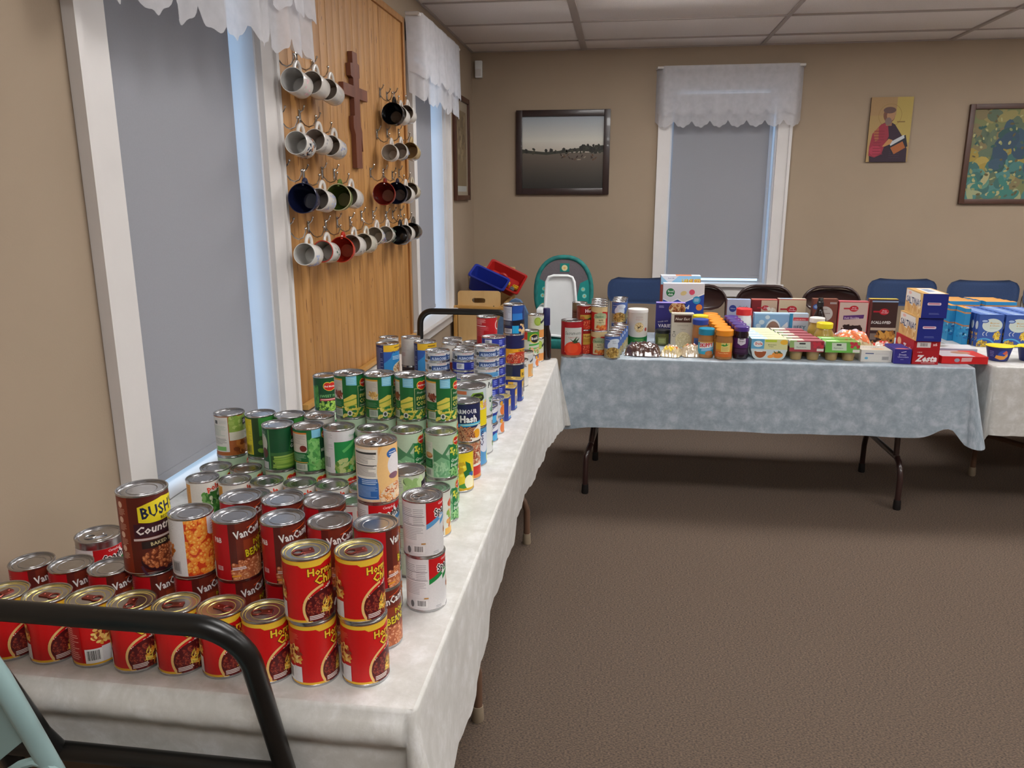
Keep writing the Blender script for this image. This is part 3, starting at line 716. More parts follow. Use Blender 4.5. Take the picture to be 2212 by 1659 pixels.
def corn(dark=0):
    def f():
        a = A0(112, '1b6a35'); a.rect(-60, 50, -20, 102, 'ccc8bc'); a.rect(-60, 98, -20, 102, 'd8a640'); a.lines(-57, 68, -24, 94, 8, 'a8a8a0', .28)
        a.blobs(-44, 52, -22, 68, 26, 6, 2.6, ['7a3a24', '95503a', '5d2a1c'] if not dark else ['d8b46c', 'c99c50', 'ecd79a'], 3); a.rect(-60, 27, -20, 28.5, 'd8a640'); a.lines(-57, 32, -24, 44, 4, '6fa47c', .25)
        a.bars(-46, 6, -22, 25, 'b9c4b4', '7b867c'); a.pg([(-10, 108), (-10, 86), (16, 84), (16, 108)], '7cc0dc'); a.lines(-7, 88, 13, 104, 4, 'a9dced', .4)
        a.pg([(-18, 20), (-18, 50), (4, 62), (14, 60), (14, 22)], 'd9cf57'); a.pg([(-18, 40), (14, 50), (14, 53), (-18, 43)], '7fa33c'); a.pg([(-18, 26), (14, 34), (14, 37), (-18, 29)], '7fa33c')
        a.blobs(-18, 5, 74, 30, 60, 6, 4, ['d9cf57', 'e3da70', '2f7a38', 'c5be44'], 5); a.ell(-4, 14, 6, 7, 'd8dcd8'); a.ell(-4, 14, 3.5, 4.5, '3f4a44')
        a.rect(18, 26, 62, 82, 'b8c88a'); a.rect(19, 27, 61, 81, '15582c'); dm_logo(a, 40, 88, 1.15); a.text('Fresh Cut', 24, 68, 5, 'c9d8c0', shear=.2)
        a.text('SWEET', 22, 52, 8.5, 'd7cf6a', bold=.03, wx=.95); a.text('CORN', 22, 38, 10, 'd7cf6a', bold=.03, wx=.95); a.text('Cream Style', 22, 30, 4, 'd8dcc8')
        return a
    return f
def palebeans():
    a = A0(112, 'b9d0b4'); a.rect(-60, 50, -22, 92, 'c9cfc0'); a.lines(-57, 68, -26, 90, 7, '9aa69a', .28); a.ell(-34, 58, 12, 7, 'a5683c'); a.ell(-34, 61, 11, 5, 'c79a64'); a.rect(-60, 27, -22, 50, '1f6a38'); a.lines(-55, 31, -26, 44, 4, '6fa47c', .25); a.bars(-50, 6, -24, 25, 'b9c4b4', '7b867c')
    a.pg([(-20, 6), (-20, 60), (20, 60), (20, 6)], '7fb98a'); a.pg([(-20, 40), (0, 56), (22, 44), (10, 62), (26, 84), (18, 86), (2, 62), (-20, 78)], '4f8a60'); a.pg([(-18, 20), (6, 34), (8, 30), (-16, 16)], '9cd0a2'); a.blobs(-20, 5, 20, 40, 30, 8, 3, ['8cc494', 'a6d6a8', '6fb07c'], 3)
    a.rect(20, 24, 66, 84, '1c7a40'); a.text('Green', 22, 40, 8, 'd8e6d4', bold=.02, shear=.15); a.text('Beans', 22, 29, 8, 'd8e6d4', bold=.02, shear=.15); a.blobs(22, 56, 50, 76, 18, 4, 3, ['c8c83c', 'dada5a', '2f8a3c'], 8); dm_logo(a, 46, 90, 1.15)
    a.blobs(20, 4, 74, 24, 40, 7, 3, ['4f9a54', '7fbf6a', '3c8446', '9ad08a'], 6); return a
def asparagus():
    a = A0(112, '14522f'); a.rect(-60, 4, -27, 108, '1a5634'); a.ell(-44, 70, 14, 24, 'b9beb0'); a.ell(-40, 46, 10, 13, '5c2c22'); a.lines(-54, 84, -34, 102, 5, '8fb0a0', .3); a.rect(-50, 6, -30, 24, 'b9c0c0'); a.rect(-27, 6, -23, 106, '4f8f52')
    a.rect(-22, 40, 44, 48, '3c6f38'); a.rect(-22, 4, 80, 40, '2a5426')
    for i in range(13):
        rd = random.Random(i); x = -20+rd.uniform(0, 12); y = 7+i*2.4; a.pg([(x, y), (x+66, y+rd.uniform(-6, 4)), (x+66, y+5), (x, y+3.6)], rd.choice(['8fb44a', '7aa53c', '9fc05c', '6d9a3a']))
    a.pg([(22, 50), (30, 84), (40, 98), (80, 98), (80, 50)], '2f7a3c'); a.pg([(26, 52), (33, 82), (42, 94), (80, 94), (80, 52)], '123c22'); a.text('Green', 27, 56, 9, 'd2d8cc', bold=.03); a.text('Giant', 30, 68, 8, 'd2d8cc', bold=.03); a.rect(34, 84, 60, 106, 'a03038'); return a
def italbeans():
    a = A0(112, '176a36'); a.rect(-60, 52, -10, 102, 'ccc8bc'); a.rect(-60, 98, -10, 102, 'd98a3c'); a.lines(-57, 72, -14, 96, 9, '8a8a84', .28); a.ell(-20, 62, 9, 8, '7c2f26'); a.rect(-60, 26, -10, 28, 'd8a640'); a.lines(-57, 30, -14, 48, 7, '9ac8a0', .3); a.bars(-46, 6, -12, 24, 'b9c4b4', '7b867c')
    a.rect(-8, 6, 22, 84, '5fae58'); a.blobs(-8, 6, 22, 84, 40, 9, 4, ['6fbf62', '86cc74', '4c9a4a'], 2); a.pg([(2, 108), (2, 88), (26, 88), (26, 108)], '7cc0dc'); a.rect(22, 26, 62, 84, '144c2c'); dm_logo(a, 44, 90, 1.1); a.text('BEANS', 24, 50, 7, 'c9d8c0', bold=.02); a.blobs(10, 5, 74, 26, 36, 8, 5, ['5c9a45', '7fbf6a'], 6); return a
def picgreen():
    a = A0(112, 'd6d6d8'); a.rect(-14, 4, 70, 82, '1d8a45'); a.lines(-56, 56, -18, 104, 14, 'a4a4a8', .28); a.bars(-50, 10, -22, 48, 'd6d6d8', '6a6a6c'); a.pg([(4, 60), (40, 84), (70, 90), (70, 76), (40, 74), (8, 54)], '5cb866'); a.pg([(20, 10), (40, 60), (52, 58), (34, 8)], '7cc47c')
    a.blobs(-12, 4, 70, 36, 60, 6, 5, ['8aa84c', 'a6bc64', '5f8a34', 'bcc884'], 3); a.text('Green Beans', 22, 92, 6, '8fb8a0'); a.ell(48, 90, 8, 8, '1d7a45'); return a
def simplecan():
    a = A0(112, 'a9602c'); a.rect(-62, 14, -6, 106, 'd8d8d2'); a.rect(-44, 88, -34, 97, '4a4e4c'); a.lines(-30, 88, -8, 98, 4, 'a8aca8', .3); a.lines(-56, 56, -12, 84, 9, 'a8bcae', .35); a.lines(-50, 34, -12, 50, 5, '8a8e8c', .4); a.rect(-44, 17, -14, 28, '7cc06c')
    a.rect(-4, 66, 80, 106, '8aa64c'); a.blobs(-4, 66, 80, 106, 40, 7, 6, ['96b058', '7a9a42', 'a8be6c'], 3); a.pg([(34, 80), (34, 98), (80, 102), (80, 84)], '26262a'); a.text('Simple', 36, 86, 8, 'e8e8e4', bold=.03); a.rect(-4, 44, 80, 66, 'd9d6c8'); a.text('Truth', 40, 52, 8, '8a8a80'); a.blobs(10, 8, 80, 40, 34, 8, 6, ['7c3c1a', 'c27a3c', '96501f'], 4); return a
def yellowside():
    a = A0(112, '2d5a26'); a.rect(-60, 10, -24, 104, 'ddd028'); a.lines(-57, 42, -27, 102, 16, 'a8a02c', .3); a.bars(-54, 12, -28, 36, 'b0a81f', '5a5a1c'); a.rect(-24, 4, -6, 108, '2a4a24'); a.rect(-6, 60, 80, 108, '3c8a3c'); a.pg([(24, 90), (80, 104), (80, 84), (24, 74)], '2450a0'); a.blobs(-6, 6, 80, 50, 50, 8, 6, ['7fa83c', '5c8a30'], 4); return a
def sweetpeas():
    a = A0(112, '12502c'); a.rect(-60, 20, -26, 80, '3c8a3c'); a.blobs(-60, 20, -26, 80, 30, 8, 8, ['2f7a34', '4f9a44'], 2); a.rect(-26, 26, 40, 84, '0f4526'); dm_logo(a, 10, 82, 1.45); a.text('SWEET PEAS', -22, 48, 8, '7fb878', bold=.02); a.rect(-22, 36, 40, 44, 'b03a42'); a.lines(-18, 38, 36, 42, 1, 'e8c0c0', .6)
    a.blobs(-24, 5, 50, 34, 90, 4.2, 4.2, ['7fae3c', '96c04c', '6a9a30'], 5, None, 'b4d870'); return a
def hashcan():
    a = A0(112, '1f2650'); a.text('ARMOUR', -27, 82, 11.5, 'e4e4ea', bold=.03, wx=.86); a.text('Hash', -16, 58, 18, 'f0f0f2', bold=.05, out='10142c', wx=.9); a.pg([(-24, 46), (-20, 53), (60, 58), (62, 50), (-18, 44)], '3aa8d8'); a.lines(-14, 47, 56, 53, 1, 'c8e6c0', .4)
    a.rect(-40, 4, 80, 42, 'b88a64'); a.pg([(10, 4), (18, 30), (40, 48), (80, 40), (80, 4)], 'ece4d6'); a.ell(34, 24, 13, 13, 'e9a62a'); a.blobs(-60, 4, 24, 44, 110, 4.5, 3.4, ['8a4a2e', 'a8603c', '6f3420', 'c07a50'], 3, None, 'd09a70'); return a
def pinkbeans():
    a = A0(112, 'd8ccb4'); a.rect(-10, 4, 80, 42, 'c02a22'); a.pg([(-4, 44), (20, 38), (60, 40), (80, 42), (80, 46), (20, 43), (-4, 50)], 'd8dcd8'); a.blobs(2, 46, 80, 104, 110, 6, 4.6, ['9a4a34', 'b56a4c', '8a3a2a', 'c07a58'], 3, None, 'd8a488'); a.pg([(-10, 4), (80, 4), (80, 16), (-10, 10)], 'd8863c'); a.ell(-14, 62, 14, 20, 'd9b07c'); return a
def pineapple():
    a = A0(112, 'e8cc1e'); a.blobs(-10, 46, 30, 80, 20, 6, 5, ['f0dc50', 'c8a418'], 3); a.pg([(12, 30), (4, 56), (14, 62), (10, 86), (26, 76), (34, 52), (26, 28)], '1d6a34'); a.rect(22, 40, 40, 52, '2a60a8'); a.pg([(-20, 16), (10, 26), (26, 12), (4, 10)], '3f8a34'); a.ell(24, 24, 16, 22, 'f2ecc8', 20, 20); a.rect(-200, 4, 200, 10, 'd8a81c'); return a
def cornyellow():
    a = A0(118, 'c2cdd0', 4); a.rect(-60, 40, 100, 74, 'd8d0d4'); a.pg([(-12, 82), (6, 104), (40, 104), (46, 84), (20, 74)], '7ea838'); a.ell(24, 90, 20, 12, '24301c', 18, -10); a.text('Simply', 8, 88, 7, '9ac048', shear=.2); a.rect(26, 4, 110, 52, 'e8d420'); a.blobs(30, 56, 60, 78, 26, 5, 4, ['ecd83a', 'e0c020'], 4); a.lines(40, 54, 90, 72, 3, 'c87ab0', .4); a.rect(-60, 100, -12, 110, 'd87a50'); return a
def lightblue():
    a = A0(118, '4f94c8', 4); a.ell(40, 70, 26, 30, 'd8dce8', 20); a.text('Corn', 34, 62, 14, '2a2f60', bold=.03, rot=90); a.ell(70, 24, 20, 20, 'd0d83c'); return a
def escan():
    a = A0(118, 'd3d8d4', 4); a.text('Peaches', 20, 90, 16, '30383a', bold=.03, shear=.15, wx=.9); a.pg([(40, 100), (60, 112), (80, 104), (60, 96)], '1f7a4a'); a.blobs(30, 14, 90, 60, 40, 7, 5, ['4a7a5c', '8ab49a', '2f5a44', 'c8d8c8'], 5); return a
def peacan():
    a = A0(118, 'd6d8d6', 4); a.text('BL', 40, 88, 14, '202224', bold=.03); a.rect(56, 60, 80, 66, 'c0c4c0'); a.lines(40, 62, 84, 80, 4, '9aa8a0', .3); a.blobs(40, 12, 90, 50, 50, 5, 5, ['5a8a34', '7aa84a', '3f6a28'], 5, (64, 32, 22, 18)); return a
def tuna(c, light=False):
    def f():
        a = Art(); a.rect(-200, 2, 200, 33, 'c9c7c8'); a.text("BUMBLE BEE", 0, 25, 4, 'c88a84', bold=.02); a.rect(-20, 5, 90, 21, c); a.text('ALBACORE' if not light else 'CHUNK LIGHT', -14, 7, 9, 'c4d2e8' if not light else '2f7ab8', bold=.03, wx=.8); a.text('TUNA', 48, 7, 9, 'c4d2e8', bold=.03)
        a.rect(-44, 8, -30, 26, '8a8c90'); a.ell(-26, 13, 6, 6, '3c4044'); a.pg([(36, 20), (42, 27), (48, 20)], '2a3f78'); return a
    return f
def tunablue():
    a = Art(); a.rect(-200, 1.5, 200, 33.5, '26359a'); a.rect(-28, 8, 0, 28, 'd6d8e2'); a.lines(-26, 11, -8, 25, 5, '44464c', .5); a.lines(26, 9, 40, 27, 3, '8a98e0', .5); a.ell(60, 17, 12, 10, '1b2470'); a.rect(70, 10, 96, 24, '3c58b8'); return a
def chicken():
    a = Art(); a.rect(-200, 3, 200, 57, '24348a'); a.pg([(4, 34), (20, 54), (80, 56), (80, 40)], 'd8d8e0'); a.text('Chicken', 12, 40, 9, '1c2460', rot=30, bold=.03); a.ell(30, 16, 16, 12, '4fa8d8', 14, 20); a.ell(54, 18, 14, 15, 'd8cfc8'); a.rect(-50, 6, 0, 30, 'ccd0da'); a.bars(-40, 8, -6, 28); return a
def orangecan():
    a = Art(); a.rect(-200, 3, 200, 57, 'c9ccd4'); a.ell(30, 20, 18, 18, 'dd7a3c'); a.rect(10, 40, 70, 54, '2c4a9a'); a.ell(20, 44, 8, 8, 'e0a030'); return a
def rich():
    a = A0(113, '1f2f6a'); a.rect(-60, 6, -16, 108, '232f66'); a.lines(-57, 10, -20, 100, 18, 'aab4d4', .25); a.rect(-16, 84, 90, 109, 'e2b42c'); a.pg([(-16, 4), (-16, 84), (90, 84), (90, 4)], '2f86c4'); a.pg([(-16, 4), (-16, 40), (10, 60), (20, 84), (0, 84), (-16, 84)], '2a56a4'); a.text('PROGRESSO', 16, 78, 8, '1f2f6a', bold=.03, rot=6); a.lines(18, 52, 60, 68, 3, 'c8e0f0', .4); a.ell(56, 18, 38, 26, 'dcd2bc', 20); a.blobs(20, 4, 90, 44, 60, 5, 4, ['c9a070', '8a5a3c', 'd8c89a', 'b06a48', '6a8a4a'], 3, (56, 18, 34, 24)); a.rect(26, 98, 60, 102, '8a6a20'); return a
def plainwhite():
    a = A0(113, 'cfcac4'); a.rect(20, 16, 80, 44, 'a03c2a'); a.ell(50, 24, 18, 20, '8c3a26'); a.rect(-40, 40, -20, 56, 'c8b4ae'); a.lines(-50, 60, 0, 100, 10, 'b8b0ac', .25); return a
def darkcan():
    a = A0(113, '2a2422'); a.rect(-200, 90, 200, 109, '443634'); a.blobs(-20, 10, 80, 50, 30, 8, 6, ['6a4a34', '3c2c26'], 3); return a
def redsoup():
    a = A0(112, 'b0161f'); a.lines(-54, 84, -4, 104, 6, 'e8b8b8', .3); a.lines(-54, 40, 6, 78, 10, 'd07078', .3); a.rect(-54, 78, -4, 80, 'f0e0e0'); a.pg([(30, 40), (30, 96), (80, 100), (80, 40)], 'c01a24'); a.ell(52, 80, 18, 18, 'e8e0dc', 18); a.ell(52, 80, 14, 14, 'b0161f', 18); a.blobs(30, 6, 80, 30, 20, 8, 6, ['e8d2a0', 'd8a860'], 4); return a
def chickpea():
    a = A0(118, '14265c'); a.rect(-60, 56, -8, 110, 'b9c2d2'); a.lines(-54, 62, -12, 104, 9, '8a94a8', .35); a.rect(-60, 34, -8, 54, '2a3448'); a.lines(-54, 38, -12, 52, 4, '8a94a8', .35); a.rect(-60, 8, -8, 28, '1a2036'); a.bars(-44, 6, -8, 24, 'c9ccd4', '444850'); a.pg([(-6, 56), (-6, 114), (50, 114), (36, 84), (40, 60)], '1c4a9c'); a.pg([(-6, 56), (-6, 84), (38, 84), (38, 60)], '2a78c8'); a.rect(-6, 38, 90, 56, '101424'); a.rect(-6, 6, 20, 36, '22a4dc'); a.pg([(40, 60), (50, 110), (90, 114), (90, 60)], '1c3c7c'); a.ring(40, 84, 34, 36, 'c9d4e2', -40, 40, 8); a.blobs(24, 6, 90, 40, 30, 7, 6, ['d8b078', 'e8c898', 'c08a50'], 4); return a
def kidney():
    a = A0(118, '1c2154'); a.rect(-60, 6, -30, 110, 'b0aca8'); a.lines(-56, 10, -34, 100, 18, '8a8680', .4); a.rect(-26, 4, 90, 62, 'e0a422'); a.text('TRI BEAN', 28, 50, 8, '3a2a20', bold=.03); a.ell(34, 20, 58, 30, 'b83424', 24); a.text('KIDNEY', -10, 40, 5, 'f0e0d0', bold=.02); a.blobs(-20, 4, 90, 38, 90, 6, 4.4, ['a83a24', 'c05a3c', '8a2a1c'], 3, (34, 18, 56, 24), 'e09a80'); a.pg([(40, 96), (90, 108), (90, 92)], 'c86a2c'); return a
def blackbean():
    a = A0(118, '1e2748'); a.rect(-60, 6, -10, 110, '39404c'); a.rect(24, 60, 90, 96, 'e0b42c'); a.text('BLACK', 30, 70, 12, '202020', bold=.03); a.blobs(20, 6, 90, 56, 70, 6, 4.4, ['2a2422', '4a3c34', '16120f', 'c8a860'], 3); return a
def limecan():
    a = A0(112, 'cfcfc0'); a.rect(-10, 62, 70, 102, 'c4ccae'); a.ell(12, 82, 17, 20, '96b03c', 20); a.ell(12, 82, 13, 15, 'a8c254', 20); a.pg([(24, 80), (60, 98), (60, 86), (28, 70)], '30343c'); a.rect(-10, 6, 70, 42, 'dc9450'); a.lines(-50, 10, -16, 96, 16, 'b0b0a4', .25); return a
def greenlabel():
    a = A0(112, 'c8d0c0'); a.rect(-60, 72, -8, 108, 'b8301f'); a.rect(-8, 66, 90, 108, '4c9434'); a.ell(26, 78, 24, 22, 'd8c23c', 22); a.ell(28, 78, 21, 19, '20222c', 22); a.text("Bush's", 10, 72, 13, 'e4e2da', bold=.03, rot=4, wx=.85); a.pg([(0, 52), (90, 60), (90, 52), (0, 44)], '3fa040'); a.pg([(0, 34), (90, 40), (90, 34), (0, 28)], '58b050'); a.blobs(-6, 6, 90, 34, 40, 6, 4, ['c98a5c', 'e0a880', '6ab04a'], 3); return a
def stripcan():
    a = A0(112, 'd2cfc8'); a.rect(10, 4, 90, 60, 'd8a05c'); a.rect(10, 70, 90, 100, 'c2c2c4'); a.pg([(20, 72), (60, 92), (60, 82), (24, 66)], '40444c'); a.ell(50, 26, 20, 16, 'c8b490'); return a
def whitecan():
    a = A0(112, 'd4d2ce'); a.text('BL', 14, 84, 12, '303234', bold=.03); a.lines(-40, 20, 10, 80, 10, 'b8b6b2', .25); return a
def slices():
    a = A0(112, 'bfc8b4'); a.lines(-50, 50, -8, 100, 12, '9aa294', .3); a.rect(-6, 30, 40, 100, 'a8c888'); a.blobs(-6, 30, 40, 100, 30, 9, 8, ['b8d49c', '94b874', 'c6dcae'], 3); a.pg([(34, 56), (34, 92), (80, 106), (80, 62)], '2c2830'); a.text('SLICED', 38, 74, 9, 'd8c8d0', bold=.03, rot=10); a.rect(40, 6, 80, 54, 'b85a3c'); return a
def kcan():
    a = A0(112, 'd4d6cc'); a.rect(20, 20, 90, 86, 'd8dad0'); a.ell(46, 78, 16, 10, 'cc5a34'); a.blobs(30, 20, 60, 64, 30, 6, 6, ['e0a45c', 'c96a34', '8ab04c', 'ecd098'], 4); a.rect(20, 4, 90, 20, 'e6b45c'); return a
def tomatobig():
    a = A0(178, 'a0121f'); a.rect(-34, 26, 58, 146, 'c4c6c2'); a.text('Sacramento', -32, 112, 17, '33413c', bold=.0, wx=.74, shear=.1); a.lines(-28, 88, 50, 106, 3, 'a8a8a4', .15); a.text('TOMATO JUICE', 10, 96, 5, 'b05a50', 'c'); a.rect(-36, 6, 62, 12, 'a87a5c'); a.ell(12, 42, 48, 38, 'd63a1c', 30); a.ell(6, 46, 30, 24, 'e04c26', 24)
    a.pg([(14, 74), (-12, 96), (8, 84), (4, 78), (30, 106), (22, 84), (44, 98), (30, 76), (50, 74), (20, 70), (-8, 72)], '2c4a2c'); a.rect(-200, 4, 200, 12, '8a6a58'); return a
def hunts(v=0):
    def f():
        a = A0(125, '8f1512'); a.rect(-60, 4, -20, 120, '8a3a2c'); a.lines(-56, 20, -26, 110, 16, 'b87060', .3)
        if v: a.rect(-18, 30, 70, 104, 'c09a3c'); a.ell(20, 92, 30, 12, 'd0b050', 20); a.text('Hunt\'s', 0, 86, 12, '7a2a18', bold=.02); a.lines(-4, 62, 50, 80, 3, 'a87830', .4)
        else: a.text("Hunt's", 6, 88, 16, 'ecd2d8', bold=.04, out='5a0c10', wx=1.0); a.pg([(16, 104), (40, 116), (56, 116), (50, 106)], 'c89a4a'); a.rect(-18, 56, 70, 76, 'b8963c'); a.ell(-6, 60, 11, 9, 'b8602c'); a.pg([(14, 54), (34, 62), (56, 60), (40, 48)], '2a5a2c')
        a.rect(-18, 6, 70, 50, 'a01c14'); a.ell(24, 26, 34, 24, 'c03820', 24); a.blobs(-10, 6, 60, 48, 30, 9, 8, ['d0452a', 'b82c1c', 'c83a20'], 3, (24, 26, 32, 22), 'e07a58'); return a
    return f
def sauce():
    a = A0(125, 'b41d1a'); a.rect(-200, 96, 200, 120, 'cbb486'); a.pg([(-60, 96), (0, 88), (10, 96), (60, 90), (60, 100), (-60, 104)], 'cbb486'); a.rect(-32, 8, 28, 70, 'c9bd94'); a.pg([(-36, 62), (-32, 84), (-2, 92), (26, 86), (34, 78), (34, 62)], '9fae88'); a.text('Classico', -32, 67, 11, '4a6a4c', bold=.02, wx=.85)
    a.text('RIPE', -10, 50, 8, '4c5040', 'l', bold=.02); a.text('TOMATO', -20, 40, 6, '4c5040', bold=.02); a.lines(-20, 26, 20, 36, 2, '8fa07c', .3); a.blobs(-20, 6, 30, 26, 24, 7, 5, ['c8662a', 'd8843c', 'b44c20'], 3); a.text('1lb', 34, 12, 8, 'd88a7a'); return a
def gvbeans():
    a = A0(112, '4a68a8'); a.rect(-200, 4, 200, 48, 'a09a78'); a.ell(4, 62, 28, 26, 'c8d4e2', 24); a.ell(14, 86, 26, 12, 'c8d4e2', 20); a.ell(-26, 92, 15, 8, '2a4a90', 14); a.text('Great Value', -38, 90, 4, 'e0e6f0'); a.text('Pinto', 0, 82, 6, '8a94a4'); a.text('Beans', 2, 74, 6, '8a94a4'); a.ell(4, 30, 34, 26, 'b0924a', 24); a.blobs(-30, 4, 40, 56, 90, 5, 3.4, ['b8944a', '8a6a30', 'cdb06c', '7a5c2a'], 3, (4, 30, 33, 25)); return a
def broncan():
    a = A0(125, '7d5a44'); a.rect(-200, 88, 200, 121, '7a6c50'); a.rect(-60, 6, 60, 80, '6a3a2e'); a.lines(-40, 20, 40, 70, 6, '8f6a58', .4); return a

CAN = {}
def tin_body(r, h, n=48):
    return MB().lathe([(r-.003, .0025), (r+.0008, 0), (r+.0012, .0015), (r+.0010, .0035), (r-.0001, .0045), (r-.0001, h-.0045), (r+.0010, h-.0035), (r+.0013, h-.0012), (r+.0006, h), (r-.0012, h-.0004), (r-.0016, h-.004)], n).data('body', M['tin'])
def tin_lid(r, h, mt):
    z = h-.0042; return MB().lathe([(r-.0014, z+.001), (r-.003, z), (r*.86, z), (r*.84, z+.0012), (r*.81, z), (r*.62, z-.0004), (r*.60, z+.0009), (r*.57, z), (.0005, z)], 40, cap=False).data('lid', mt)
def pull_tab(r, h, mt):
    z = h-.0028; k = r/.0375; mb = MB(); pts = [(.010*k*math.cos(a*PI/8), -.013*k+.0085*k*math.sin(a*PI/8), z) for a in range(16)]
    mb.tube([(p[0]*.8, p[1], p[2]) for p in pts], .0016*k, 6, True, .6); mb.box((-.007*k, -.006*k, z-.001), (.007*k, .012*k, z+.0008), bev=.0006); mb.sphere((0, .006*k, z+.001), .0026*k, 8, (1, 1, .5))
    return mb.data('pull_tab', mt)
def can_kind(k, r, h, art, lid='flat'):
    CAN[k] = dict(r=r, h=h, art=art, lid=lid, me=None)
S, SH = .0375, .112
for k, r, h, art, lid in [('chili', S, SH, chili, 'gold'), ('pork', S, SH, porkbeans, 'flat'), ('baked', .0425, .15, bakedbeans, 'flat'), ('wbean', S, SH, whitebeans, 'flat'), ('spagblue', S, SH, spag('5c9ed0'), 'pull'), ('spaggreen', S, SH, spag('1f8a45'), 'pull'), ('spagbig', .0425, .125, spag('1f7a3c'), 'pull'), ('cream', S, SH, creamsoup, 'pull'), ('pop', S, SH, popcan, 'flat'), ('stripe', S, SH, redstripe, 'flat'), ('corn', S, SH, corn(), 'pull'), ('corn2', S, SH, corn(1), 'pull'), ('pale', S, SH, palebeans, 'flat'), ('aspar', S, SH, asparagus, 'flat'), ('ital', S, SH, italbeans, 'flat'), ('picg', S, SH, picgreen, 'flat'), ('simple', S, SH, simplecan, 'flat'), ('yside', S, SH, yellowside, 'flat'), ('peas', S, SH, sweetpeas, 'flat'), ('hash', S, SH, hashcan, 'flat'), ('pinkb', S, SH, pinkbeans, 'flat'), ('pine', S, SH, pineapple, 'pull'), ('cornY', .0475, .118, cornyellow, 'flat'), ('lblue', .0475, .118, lightblue, 'flat'), ('es', .0475, .118, escan, 'flat'), ('peaw', .0475, .118, peacan, 'flat'), ('tunaw', .0425, .035, tuna('2c4a82'), 'pull'), ('tunal', .0425, .035, tuna('5c9ac8', True), 'pull'), ('tunab', .0425, .035, tunablue, 'pull'), ('chick', .0400, .060, chicken, 'pull'), ('orang', .0400, .060, orangecan, 'pull'), ('rich', .0430, .113, rich, 'pull'), ('plain', S, .113, plainwhite, 'pull'), ('dark', S, .113, darkcan, 'pull'), ('redsoup', S, SH, redsoup, 'pull'), ('chickp', .0410, .118, chickpea, 'pull'), ('kidney', .0410, .118, kidney, 'pull'), ('blackb', .0410, .118, blackbean, 'pull'), ('lime', S, SH, limecan, 'pull'), ('greenl', S, SH, greenlabel, 'flat'), ('strip', S, SH, stripcan, 'flat'), ('white', S, SH, whitecan, 'flat'), ('slices', S, SH, slices, 'flat'), ('kcan', S, SH, kcan, 'flat'), ('tomato', .0535, .178, tomatobig, 'flat'), ('hunts', S, .122, hunts(), 'flat'), ('hunts2', S, .122, hunts(1), 'flat'), ('sauce', S*1.06, .122, sauce, 'pull'), ('gv', .0380, SH, gvbeans, 'pull'), ('sgreen', S, .056, orangecan, 'flat'), ('bron', S, .122, broncan, 'flat')]:
    can_kind(k, r, h, art, lid)
_geo = {}
def can(kind, x, y, z, rot, label, group=None, lid=None):
    """one tin standing at x,y on height z; rot turns the label's front away from the camera side (degrees)"""
    K = CAN[kind]; lid = lid or K['lid']; r, h = K['r'], K['h']
    g = _geo.get((r, h))
    if g is None: g = _geo[(r, h)] = dict(body=tin_body(r, h), flat=tin_lid(r, h, M['tindark']), pull=tin_lid(r, h, M['tin']), gold=tin_lid(r, h, M['gold']), tab=pull_tab(r, h, M['tin']), tabg=pull_tab(r, h, M['brass']))
    if K['me'] is None: K['me'] = wrap_mesh('paper_label', K['art'](), r, 0, h*1000, PRINT)
    dx, dy = CAM.x-x, CAM.y-y; a = math.atan2(dy, dx)+PI/2
    t = thing('food_can', label, 'can', (x, y, z), a+R_(rot), group)
    inst('body', g['body'], t); inst('paper_label', K['me'], t)
    l = inst('lid', g[lid], t)
    if lid != 'flat':
        tb = inst('pull_tab', g['tabg' if lid == 'gold' else 'tab'], l, rz=R_((int(x*1000)*37+int(y*1000)*11) % 200-120))
    return z+h
# ------------------------------------------------------------------ the cans on the long white table
Z1, Z2, Z3 = T+SH, T+2*SH, T+3*SH
G = 'gold-lidded chili cans in the front row'
xs = [.309+.0782*i for i in range(9)]
rt = [-16, -20, 74, -34, -30, -22, -12, 0, 8]
for i, x in enumerate(xs):
    nm = 'red chili can with gold lid, %s from the left in the front row' % ORD[i]
    if i == 2: nm = 'red chili can turned to show its barcode, third in the front row'
    if i < 7: can('chili', x, 1.076+.002*(i % 3), T, rt[i]+6, nm, G)
can('chili', .856, 1.080, T, 14, 'lower red chili can of the left two-high stack in the front row', G)
can('chili', .854, 1.078, Z1, -14, 'upper red chili can of the left two-high stack in the front row', G)
can('chili', .938, 1.092, T, 10, 'lower red chili can of the right two-high stack at the cloth edge', G)
can('chili', .936, 1.092, Z1, 2, 'upper red chili can of the right two-high stack in the front row', G)
G = 'red pork and bean cans in the second row'
xb = [.272, .351, .430, .509, .590, .674, .763, .849, .931]
for i, x in enumerate(xb):
    can('pork', x, 1.185 if i < 3 else 1.196, T, 4 if i < 7 else -4, 'dark red pork and bean can, %s from the left, lower tier of the second row' % ORD[i], G)
can('baked', .500, 1.200, Z1, 2, 'tall brown baked bean can with a yellow oval logo')
can('wbean', .591, 1.196, Z1, 0, 'white can printed with orange beans beside the tall brown can')
for i in range(5, 9):
    can('pork', xb[i]+.001, 1.193, Z1, (-2, -8, -6, 42)[i-5], 'dark red pork and bean can, %s from the left on the upper tier' % ORD[i-5], G)
G = 'dark-lidded red cans behind the upper pork and bean row'
for i, x in enumerate((.645, .727, .808)):
    can('pork', x, 1.277, T, 0, 'lower red can behind the pork and bean row, %s of three from the left' % ORD[i], G)
    can('pork', x, 1.277, Z1, 0, 'grey-lidded can just behind the upper pork and bean row, %s of three from the left' % ORD[i], G)
can('spagbig', .338, 1.285, T, -6, 'wide red and white pasta can by the wall behind the second row')
can('spagbig', .432, 1.372, T, -6, 'can almost hidden behind the tall brown baked bean can')
G = 'cans in the right-hand column by the cloth edge'
